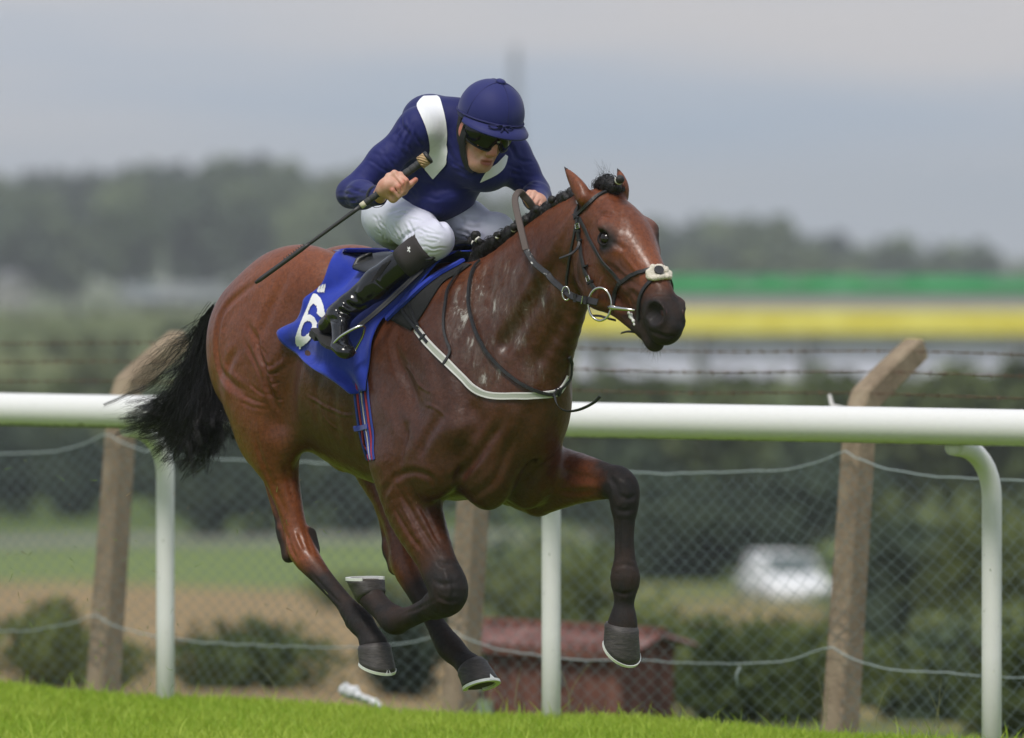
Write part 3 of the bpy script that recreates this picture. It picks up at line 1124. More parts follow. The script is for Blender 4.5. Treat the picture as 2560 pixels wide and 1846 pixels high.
def make_car(label, cat, van=False):
    root = empty('parked_van' if van else 'parked_car')
    tag(root, label, cat)
    L, W, H = (4.6, 0.92, 1.95) if van else (4.0, 0.84, 1.46)

    def sec(w0, z0, z1, w1=None):
        w1 = w1 or w0
        return [(-w0, z0), (w0, z0), (w0 * 1.02, (z0 + z1) / 2), (w1, z1), (-w1, z1), (-w0 * 1.02, (z0 + z1) / 2)]
    bt = 1.15 if van else 0.88
    lofted([(-L / 2, sec(W * 0.86, 0.35, bt * 0.8)), (-L / 2 + 0.25, sec(W, 0.28, bt)), (L / 2 - 0.9, sec(W, 0.28, bt)), (L / 2 - 0.2, sec(W * 0.95, 0.3, bt * 0.84)), (L / 2, sec(W * 0.82, 0.36, bt * 0.68))], 'body', WPAINT.m, root)
    cab0, cab1 = (-L / 2 + 0.1, L / 2 - 1.0) if van else (-L / 2 + 0.45, L / 2 - 1.15)
    lofted([(cab0, sec(W * 0.92, bt - 0.02, bt + 0.1, W * 0.9)), (cab0 + 0.35, sec(W * 0.92, bt - 0.02, H, W * 0.78)), (cab1 - 0.55, sec(W * 0.92, bt - 0.02, H, W * 0.78)), (cab1, sec(W * 0.92, bt - 0.02, bt + 0.08, W * 0.9))], 'cabin', WPAINT.m, root)
    for (a, b2, nm) in (((cab1 - 0.50, H - 0.05), (cab1 - 0.02, bt + 0.1), 'windscreen'), ((cab0 + 0.30, H - 0.05), (cab0 + 0.01, bt + 0.12), 'rear_window')):
        sx = 1 if nm == 'windscreen' else -1
        V = [(a[0] + 0.012 * sx, -W * 0.70, a[1]), (a[0] + 0.012 * sx, W * 0.70, a[1]), (b2[0] + 0.012 * sx, W * 0.82, b2[1]), (b2[0] + 0.012 * sx, -W * 0.82, b2[1])]
        o = mesh_from(nm, V, [(0, 1, 2, 3)], GLASS.m, root, False)
        md = o.modifiers.new('thickness', 'SOLIDIFY'); md.thickness = 0.02; md.offset = 0
    for s in (-1, 1):
        mb = MB()
        mb.box(((cab0 + cab1) / 2, s * W * 0.86, (bt + H) / 2 + 0.02), ((cab1 - cab0) / 2 - 0.42, 0, 0), (0, 0.03, 0), (0, -s * 0.05, (H - bt) / 2 - 0.10))
        mb.build('side_window', GLASS.m, root)
        for x in (-L / 2 + 0.8, L / 2 - 0.8):
            mb = MB()
            mb.tube([(x, s * (W - 0.16), 0.31), (x, s * (W + 0.02), 0.31)], 0.31, 16)
            mb.build('wheel', TYRE.m, root)
        mb = MB()
        mb.box((L / 2 - 0.05, s * W * 0.62, bt * 0.66), (0.03, 0, 0), (0, 0.14, 0), (0, 0, 0.07))
        mb.build('headlight', Mat('headlight', (0.7, 0.72, 0.74), 0.15).m, root)
    return root


car = make_car('white car parked nose on beyond the dry bank, between the foreleg and the concrete post', 'car')
cy = 200.0
car.location = ((1962 - 1280) / FPX * cy, cy, EYE - (1524 - 613) / FPX * cy)
car.scale = (0.9, 0.9, 0.9)
car.rotation_euler = (0, 0, R(-78))
# a levelled pad of dry earth under the car
mb = MB()
c = Vector(car.location)
_keep = WPAINT; WPAINT = Mat('hazed_white_paint', (0.30, 0.32, 0.325), 0.4)  # haze over the far white vans is put into this greyer paint
van = make_car('first white van from the outer edge in the row parked before the far wood', 'van', True)
WPAINT = _keep
rows = [(352, 698), (405, 700), (446, 702), (490, 700), (532, 703)]
labs = ['first white van from the outer edge in the row parked before the far wood', 'second white van from the outer edge in the row parked before the far wood', 'middle white van of the five parked in a row before the far wood',
        'fourth white van in the row, next to the one nearest the croup of the horse', 'white van nearest the croup of the horse in the row before the far wood']
for i, (u, y) in enumerate(rows):
    o = van
    if i:
        o = van.copy(); COL.objects.link(o)
        for ch in van.children:
            d = ch.copy(); COL.objects.link(d); d.parent = o
    sp = FPX / y
    o.location = ((u - 1280) / sp, y, EYE - (768 - 613) / sp)
    o.rotation_euler = (0, 0, R((-60, 175, 20, -165, 10)[i]))
    tag(o, labs[i], 'van', 'white vans parked in a row before the far wood')
# white cottage by the edge of the wood
cot = empty('cottage', ((30 - 1280) / FPX * 760, 760, EYE - (765 - 613) / FPX * 760), R(25))
tag(cot, 'small white cottage with a grey roof by the edge of the far wood', 'cottage')
RENDER_ = Mat('white_render', (0.36, 0.355, 0.33), 0.8)
SLATE = Mat('grey_slate', (0.20, 0.20, 0.21), 0.7)
mb = MB(); mb.box((0, 0, 1.1), (1.1, 0, 0), (0, 1.6, 0), (0, 0, 1.1)); mb.build('wall', RENDER_.m, cot)
mb = MB()
mb.add([(-1.25, -1.75, 2.2), (1.25, -1.75, 2.2), (1.25, 1.75, 2.2), (-1.25, 1.75, 2.2), (0, -1.75, 3.0), (0, 1.75, 3.0)], [(0, 1, 4), (2, 3, 5), (1, 2, 5, 4), (3, 0, 4, 5), (0, 3, 2, 1)])
mb.build('roof', SLATE.m, cot)
for x in (-0.5, 0.5):
    mb = MB(); mb.box((x, -1.61, 1.2), (0.25, 0, 0), (0, 0.02, 0), (0, 0, 0.35)); mb.build('window', GLASS.m, cot)

# ------------------------------------------------------------------ long low stand with green, grey and yellow fascias
SY = 300.0
SP = FPX / SY
st_yaw = -20.0
stand = empty('trackside_stand', ((1980 - 1280) / SP, SY, terrain_z(10, SY)), R(st_yaw))
tag(stand, 'long low trackside stand with a green roof edge, grey band and yellow fascia', 'stand')
SG = Mat('green_fascia', (0.030, 0.36, 0.11), 0.6)
SGR = Mat('grey_fascia', (0.34, 0.34, 0.36), 0.6)
SYL = Mat('yellow_fascia', (0.80, 0.70, 0.09), 0.5)
yn_ = SYL.noise(0.9, 3, 0.5, SYL.coord((1, 1, 2)))
SYL.color(SYL.ramp(yn_, [(0.35, (0.72, 0.62, 0.07)), (0.65, (0.86, 0.78, 0.16))]))
gn_ = SG.noise(0.8, 3, 0.5, SG.coord((1, 1, 2)))
SG.color(SG.ramp(gn_, [(0.35, (0.025, 0.33, 0.095)), (0.6, (0.06, 0.42, 0.15)), (0.75, (0.16, 0.47, 0.25))]))
SW = Mat('white_cladding', (0.74, 0.75, 0.86), 0.6)
SPP = Mat('pale_green_sheet', (0.16, 0.42, 0.22), 0.6)
STM = Mat('grey_steel_post', (0.22, 0.23, 0.23), 0.6)


def zs(v): return EYE - (v - 613) / SP - stand.location.z


X0, X1 = -8.2, 12.5


def sband(name, v0, v1, dy, mat, th=0.15):
    mb = MB()
    za, zb2 = zs(v0), zs(v1)
    mb.box(((X0 + X1) / 2, dy, (za + zb2) / 2), ((X1 - X0) / 2, 0, 0), (0, th, 0), (0, 0, (za - zb2) / 2))
    return mb.build(name, mat.m, stand)


sband('green_roof_edge', 692, 730, 0.0, SG)
sband('grey_band', 731, 774, 0.12, SGR)
sband('yellow_fascia', 775, 834, -0.05, SYL, 0.2)
sband('white_wall', 836, 945, 0.5, SW)
mb = MB(); mb.box(((X0 + X1) / 2, 3.0, zs(700)), ((X1 - X0) / 2, 0, 0), (0, 3.0, 0), (0, 0, 0.08)); mb.build('roof', SGR.m, stand)
for x in np.linspace(X0 + 0.9, X1 - 0.4, 6):
    mb = MB(); mb.box((x, -0.1, (zs(838)) / 2 - 0.3), (0.14, 0, 0), (0, 0.14, 0), (0, 0, zs(838) / 2 + 0.3)); mb.build('post', STM.m, stand)
for x in (-5.4, -1.7, 0.1, 3.4, 8.6):
    mb = MB(); mb.box((x, -0.17, zs(700)), (0.3 + 0.12 * abs(x), 0, 0), (0, 0.012, 0), (0, 0, 0.11)); mb.build('pale_panel', SPP.m, stand)

# ------------------------------------------------------------------ lattice mast on the horizon
my = 1500.0
mp = FPX / my
mast = empty('lattice_mast', ((1288 - 1280) / mp, my, -4.0))
tag(mast, 'grey lattice pylon rising hazily behind the helmet of the rider', 'pylon')
PY = Mat('galvanised_steel', (0.20, 0.21, 0.22), 0.6)
Hm = EYE + (613 - 118) / mp + 4.0
legs = [(sx, sy) for sx in (-1, 1) for sy in (-1, 1)]


def mw(z): return 1.9 * (1 - z / Hm) ** 1.2 + 0.28


zsn = [Hm * f for f in (0, 0.16, 0.31, 0.45, 0.58, 0.70, 0.80, 0.89, 0.96, 1.0)]
for sx, sy in legs:
    mb = MB(); mb.tube([(sx * mw(z), sy * mw(z), z) for z in zsn], 0.26, 6); mb.build('leg', PY.m, mast)
mb = MB()
for a, b2 in zip(zsn[:-1], zsn[1:]):
    for i in range(4):
        (x0_, y0_), (x1_, y1_) = [((-1, -1), (1, -1)), ((1, -1), (1, 1)), ((1, 1), (-1, 1)), ((-1, 1), (-1, -1))][i]
        mb.tube([(x0_ * mw(a), y0_ * mw(a), a), (x1_ * mw(b2), y1_ * mw(b2), b2)], 0.15, 4)
        mb.tube([(x1_ * mw(a), y1_ * mw(a), a), (x0_ * mw(b2), y0_ * mw(b2), b2)], 0.09, 4)
        mb.tube([(x0_ * mw(b2), y0_ * mw(b2), b2), (x1_ * mw(b2), y1_ * mw(b2), b2)], 0.08, 4)
mb.build('bracing', PY.m, mast)
for z, w in ((Hm * 0.80, 1.5), (Hm * 0.90, 1.1)):
    mb = MB(); mb.tube([(-w, 0, z), (0, 0, z + 0.3), (w, 0, z)], 0.11, 5); mb.build('crossarm', PY.m, mast)

# ------------------------------------------------------------------ the air: haze over the valley
hb = MB()
hb.box((0, 3740, 20), (6100, 0, 0), (0, 3790, 0), (0, 0, 36))
HAZE = bpy.data.materials.new('haze')
HAZE.use_nodes = True
ht = HAZE.node_tree
ht.nodes.clear()
ho = ht.nodes.new('ShaderNodeOutputMaterial')
hp = ht.nodes.new('ShaderNodeVolumePrincipled')
hp.inputs['Color'].default_value = (0.90, 0.95, 0.98, 1)
hp.inputs['Density'].default_value = 0.00026
hp.inputs['Anisotropy'].default_value = 0.1
ht.links.new(hp.outputs['Volume'], ho.inputs['Volume'])
tag(hb.build('haze', HAZE), kind='stuff')
# ================================================================== THE HORSE
def PX(px):
    return px / 711.0


horse = empty('horse', mat=HF.mat)
tag(horse, 'glossy bay racehorse galloping above the turf with black legs and plaited mane', 'horse')

# ---- head frame (in horse coordinates): a down the face, y to its left, n out of the face
HEAD_YAW, HEAD_PITCH = R(5), R(47)
hf = np.array((math.cos(HEAD_YAW), -math.sin(HEAD_YAW), 0))
h_y = np.array((math.sin(HEAD_YAW), math.cos(HEAD_YAW), 0))
h_a = hf * math.cos(HEAD_PITCH) + np.array((0, 0, -math.sin(HEAD_PITCH)))
h_n = hf * math.sin(HEAD_PITCH) + np.array((0, 0, math.cos(HEAD_PITCH)))
POLL = P(1537, 470, 0.0)
HAX = np.array([h_a, h_y, h_n])


def HD(a, y, n):
    return POLL + h_a * a + h_y * y + h_n * n


def horse_field(h):
    F = Field((-1.25, -0.46, 0.2), (1.62, 0.46, 2.32), h)
    # trunk
    F.tube([(-0.86, 0, 1.54, 0.25, 0.215), (-0.60, 0, 1.51, 0.325, 0.255), (-0.33, 0, 1.42, 0.355, 0.275), (-0.05, 0, 1.375, 0.375, 0.265),
            (0.22, 0, 1.37, 0.395, 0.225), (0.42, 0, 1.34, 0.335, 0.20), (0.56, 0, 1.29, 0.235, 0.175)], k=0.02)
    # withers
    F.tube([(-0.12, 0, 1.68, 0.05, 0.06), (0.10, 0, 1.725, 0.06, 0.055), (0.26, 0, 1.715, 0.07, 0.06), (0.42, 0, 1.70, 0.08, 0.07)], k=0.12)
    # neck
    F.tube([(0.37, 0, 1.39, 0.34, 0.17), (0.515, 0, 1.53, 0.312, 0.135), (0.655, 0, 1.678, 0.262, 0.105), (0.80, 0, 1.815, 0.195, 0.085),
            (0.928, 0.003, 1.91, 0.147, 0.075), (1.03, 0, 1.965, 0.105, 0.07)], k=0.10)
    for sd in (-1, 1):
        # croup and quarters
        F.ell((-0.585, sd * 0.112, 1.655), (0.35, 0.14, 0.215), rot_axes((1, 0, 0.10), (0, 0, 1)), k=0.03)
        F.ell((-0.805, sd * 0.125, 1.50), (0.24, 0.125, 0.25), rot_axes((1, 0, 0.0), (0, 0, 1)), k=0.06)
        F.ell((-0.63, sd * 0.175, 1.38), (0.24, 0.10, 0.33), rot_axes((1, 0, -0.15), (0, 0, 1)), k=0.05)
        F.ell((-0.855, sd * 0.115, 1.425), (0.15, 0.10, 0.165), rot_axes((1, 0, -0.25), (0, 0, 1)), k=0.05)
        # shoulder blade, point of shoulder, triceps
        F.tube([(0.16, sd * 0.10, 1.66, 0.10, 0.055), (0.28, sd * 0.155, 1.52, 0.115, 0.06), (0.38, sd * 0.19, 1.35, 0.115, 0.065),
                (0.45, sd * 0.195, 1.22, 0.10, 0.07)], k=0.06)
        F.ell((0.16, sd * 0.215, 1.21), (0.165, 0.075, 0.225), rot_axes((1, 0, 0.35), (0, 0, 1)), k=0.035)
        F.ell((0.30, sd * 0.205, 1.15), (0.19, 0.085, 0.16), rot_axes((1, 0, -0.5), (0, 0, 1)), k=0.05)
        # breast
        F.ell((0.51, sd * 0.085, 1.15), (0.125, 0.10, 0.20), rot_axes((1, 0, -0.1), (0, 0, 1)), k=0.035)
        F.ell((0.36, sd * 0.075, 1.06), (0.2, 0.085, 0.07), k=0.05)
        # neck: the long muscle from the ear to the shoulder, the jugular furrow below it
        F.tube([(0.47, sd * 0.135, 1.40, 0.10, 0.04), (0.66, sd * 0.09, 1.64, 0.085, 0.035), (0.84, sd * 0.062, 1.83, 0.065, 0.03),
                (0.97, sd * 0.05, 1.93, 0.045, 0.025)], k=0.05)
        F.cone((0.66, sd * 0.135, 1.53), (0.90, sd * 0.097, 1.80), 0.010, 0.012, k=0.05, op='sub')
        # the flank fold and rib arch
        F.cone((-0.38, sd * 0.29, 1.50), (-0.50, sd * 0.27, 1.24), 0.02, 0.03, k=0.09, op='sub')
        # groove behind the shoulder blade and between blade and triceps
        F.cone((0.33, sd * 0.285, 1.30), (0.14, sd * 0.285, 1.40), 0.008, 0.008, k=0.045, op='sub')
        F.cone((0.29, sd * 0.295, 1.24), (0.25, sd * 0.292, 1.06), 0.006, 0.008, k=0.035, op='sub')
    # groove on the croup's spine, between the breast muscles
    F.cone((-0.80, 0, 1.80), (-0.34, 0, 1.845), 0.008, 0.012, k=0.07, op='sub')
    F.cone((0.66, 0, 1.34), (0.62, 0, 1.02), 0.006, 0.01, k=0.05, op='sub')
    # dock
    F.cone((-0.88, 0, 1.66), (-1.04, 0, 1.60), 0.06, 0.035, k=0.06)

    def limb(rows, k=0.04, flat=1.0, sub=3):
        q = []
        for (u, v, lat, r) in rows:
            p = P(u, v, lat)
            q.append((*p, PX(r), PX(r) * flat))
        F.tube(q, sub=sub, k=k)

    # right hind, nearest the camera
    limb([(640, 985, -0.15, 82), (684, 1075, -0.165, 60), (696, 1160, -0.155, 52), (719, 1245, -0.14, 37), (738, 1320, -0.132, 31), (757, 1380, -0.13, 37),
          (800, 1437, -0.128, 27), (848, 1492, -0.125, 23), (880, 1532, -0.122, 26)], k=0.05, flat=0.95)
    limb([(876, 1528, -0.122, 25), (900, 1555, -0.12, 33), (920, 1583, -0.12, 29), (934, 1612, -0.12, 36)], k=0.012)
    F.cone(P(672, 1200, -0.13), P(711, 1340, -0.125), 0.02, 0.018, k=0.025)
    F.cone(P(709, 1325, -0.125), P(722, 1390, -0.125), 0.021, 0.026, k=0.03)
    F.cone(P(776, 1335, -0.085), P(782, 1375, -0.085), 0.022, 0.026, k=0.025)
    F.cone(P(876, 1562, -0.12), P(893, 1572, -0.12), 0.016, 0.016, k=0.02)
    # left hind, reaching under the belly
    limb([(905, 1070, 0.17, 85), (945, 1180, 0.15, 58), (982, 1270, 0.135, 41), (1003, 1350, 0.125, 36), (1016, 1412, 0.12, 40),
          (1045, 1480, 0.12, 29), (1078, 1540, 0.12, 25), (1104, 1588, 0.12, 26)], k=0.05, flat=0.95)
    limb([(1100, 1580, 0.12, 25), (1125, 1618, 0.12, 34), (1155, 1648, 0.12, 29), (1180, 1672, 0.12, 36)], k=0.012)
    F.cone(P(955, 1270, 0.12), P(974, 1380, 0.12), 0.018, 0.02, k=0.025)
    F.cone(P(974, 1370, 0.12), P(988, 1420, 0.12), 0.02, 0.026, k=0.03)
    # right fore, folded
    limb([(1015, 1160, -0.19, 90), (1030, 1255, -0.185, 76), (1056, 1325, -0.18, 64), (1086, 1390, -0.172, 51), (1108, 1440, -0.168, 45)], k=0.045, flat=0.95)
    limb([(1098, 1425, -0.168, 44), (1118, 1462, -0.166, 50), (1118, 1492, -0.164, 47), (1090, 1514, -0.162, 34)], k=0.02)
    limb([(1112, 1500, -0.164, 36), (1070, 1522, -0.16, 28), (1030, 1541, -0.156, 26), (1000, 1550, -0.152, 31), (986, 1550, -0.15, 37), (960, 1528, -0.149, 30),
          (936, 1503, -0.148, 31), (928, 1492, -0.147, 34)], k=0.02)
    F.cone(P(1060, 1290, -0.19), P(1092, 1400, -0.175), 0.02, 0.012, k=0.035)
    F.cone(P(1000, 1270, -0.215), P(1062, 1385, -0.20), 0.006, 0.006, k=0.03, op='sub')
    F.cone(P(1042, 1262, -0.255), P(1098, 1395, -0.225), 0.006, 0.005, k=0.03, op='sub')
    # left fore, reaching forward
    limb([(1270, 1150, 0.19, 110), (1345, 1200, 0.20, 84), (1420, 1195, 0.21, 70), (1490, 1200, 0.215, 51), (1540, 1208, 0.22, 40), (1558, 1218, 0.22, 38)], k=0.05, flat=0.8)
    limb([(1545, 1208, 0.22, 38), (1560, 1232, 0.22, 38), (1561, 1265, 0.22, 35), (1561, 1300, 0.22, 27), (1561, 1350, 0.22, 24), (1562, 1400, 0.22, 27), (1563, 1445, 0.22, 37),
          (1562, 1480, 0.22, 29), (1560, 1510, 0.222, 25), (1558, 1545, 0.222, 33), (1556, 1565, 0.222, 38)], k=0.03, flat=1.0)
    F.cone(P(1330, 1250, 0.2), P(1345, 1262, 0.2), 0.03, 0.03, k=0.05)

    # head
    def hell(a, y, n, r, k=0.03, op='add', f=(1, 0, 0), up=(0, 0, 1)):
        A = rot_axes(f, up)
        F.ell(HD(a, y, n), r, A @ HAX, k=k, op=op)

    F.tube([(*HD(0.03, 0, -0.10), 0.085, 0.066), (*HD(0.12, 0, -0.095), 0.100, 0.08), (*HD(0.21, 0, -0.092), 0.114, 0.092), (*HD(0.30, 0, -0.092), 0.110, 0.080),
            (*HD(0.39, 0, -0.088), 0.100, 0.066), (*HD(0.47, 0, -0.085), 0.088, 0.058), (*HD(0.53, 0, -0.085), 0.072, 0.056), (*HD(0.57, 0, -0.09), 0.058, 0.050)], lat=h_y, k=0.05)
    hell(0.16, 0, -0.042, (0.13, 0.08, 0.058), k=0.03)
    for sd in (-1, 1):
        hell(0.162, sd * 0.086, -0.034, (0.05, 0.036, 0.024), k=0.028)
        hell(0.235, sd * 0.084, -0.080, (0.06, 0.022, 0.04), k=0.03)
        hell(0.19, sd * 0.062, -0.215, (0.135, 0.034, 0.115), k=0.028)
        F.cone(HD(0.25, sd * 0.045, -0.265), HD(0.49, sd * 0.022, -0.180), 0.030, 0.027, k=0.05)
        F.cone(HD(0.25, sd * 0.088, -0.11), HD(0.37, sd * 0.068, -0.115), 0.008, 0.005, k=0.025)
        hell(0.188, sd * 0.118, -0.048, (0.027, 0.026, 0.024), k=0.012, op='sub')
        F.cone(HD(0.29, sd * 0.104, -0.05), HD(0.38, sd * 0.086, -0.055), 0.012, 0.008, k=0.04, op='sub')
        # nostril: flared rim, then the opening
        hell(0.526, sd * 0.045, -0.058, (0.056, 0.028, 0.052), k=0.020)
        hell(0.540, sd * 0.070, -0.046, (0.043, 0.034, 0.040), k=0.007, op='sub', f=(1, sd * -0.25, 0.25))
    hell(0.560, 0, -0.110, (0.039, 0.045, 0.045), k=0.03)
    hell(0.520, 0, -0.175, (0.055, 0.038, 0.030), k=0.02)
    hell(0.552, 0, -0.185, (0.030, 0.032, 0.024), k=0.02)
    for sd in (-1, 1):
        F.cone(HD(0.45, sd * 0.064, -0.138), HD(0.58, sd * 0.047, -0.160), 0.004, 0.006, k=0.012, op='sub')
    F.cone(HD(0.594, -0.04, -0.160), HD(0.594, 0.04, -0.160), 0.006, 0.006, k=0.014, op='sub')
    # ears
    for (b, m1, m2, t, y) in (((1462, 496), (1449, 474), (1430, 446), (1411, 418), -0.07), ((1555, 490), (1556, 468), (1552, 445), (1544, 421), 0.045)):
        pts = [P(*q, y) for q in (b, m1, m2, t)]
        w = [(0.028, 0.028), (0.033, 0.024), (0.024, 0.014), (0.003, 0.003)] if y < 0 else [(0.020, 0.024), (0.026, 0.022), (0.019, 0.014), (0.003, 0.003)]
        F.tube([(*p, *r) for p, r in zip(pts, w)], lat=(0.4, 1, 0), sub=4, k=0.02)
    return F


HRES = 0.006
_F = horse_field(HRES)
hv, hq = _F.mesh(smooth=1)
del _F
CAM_L = Vector(HF.to_local(C_O))


def tree_of(v, q):
    return BVHTree.FromPolygons([Vector(p) for p in v.tolist()], q.tolist(), all_triangles=False)


def hit(tree, u, v):
    """Where the line of sight through a photograph pixel meets a surface: point and normal in horse coordinates."""
    d = ray(u, v)
    dl = Vector((d @ HF.h, d @ HF.l, d[2])).normalized()
    p, n, i, _ = tree.ray_cast(CAM_L, dl)
    return p, n


def vnormals(v, q):
    a = np.cross(v[q[:, 2]] - v[q[:, 0]], v[q[:, 3]] - v[q[:, 1]])
    n = np.zeros_like(v)
    for k in range(4):
        for c in range(3):
            n[:, c] += np.bincount(q[:, k], a[:, c], len(v)).astype(np.float32)
    return n / np.maximum(np.linalg.norm(n, axis=1), 1e-9)[:, None]


def creases(v, q, items, mirror=()):
    """Press folds (or raise ridges) into a skin: items = (pixel polyline, depth, width); depth > 0 sinks."""
    tree = tree_of(v, q)
    n = vnormals(v, q)
    out = v.copy()
    for k, (poly, dep, wid) in enumerate(items):
        pts = [hit(tree, *p)[0] for p in poly]
        pts = [np.array(p) for p in pts if p is not None]
        if len(pts) < 2: continue
        pts = catmull(np.array(pts), 3)
        for flip in ((1, -1) if k in mirror else (1,)):
            pp = pts * np.array((1, flip, 1))
            lo, hi = pp.min(0) - 3 * wid, pp.max(0) + 3 * wid
            sel = np.where(((v > lo) & (v < hi)).all(1))[0]
            if not len(sel): continue
            pv = v[sel]
            best = np.full(len(sel), 9.0)
            fade = np.zeros(len(sel))
            m = len(pp) - 1
            for i in range(m):
                ab = pp[i + 1] - pp[i]
                t = np.clip(((pv - pp[i]) @ ab) / max(ab @ ab, 1e-9), 0, 1)
                d = np.linalg.norm(pv - pp[i] - t[:, None] * ab, axis=1)
                s = (i + t) / m
                f = np.minimum(1, np.minimum(s, 1 - s) * 4 + 0.15)
                w = d < best
                best = np.where(w, d, best)
                fade = np.where(w, f, fade)
            g = np.exp(-(best / wid) ** 2) - 0.35 * np.exp(-((best - 1.7 * wid) / wid) ** 2)
            out[sel] -= n[sel] * (g * fade * dep)[:, None]
    return out.astype(np.float32)


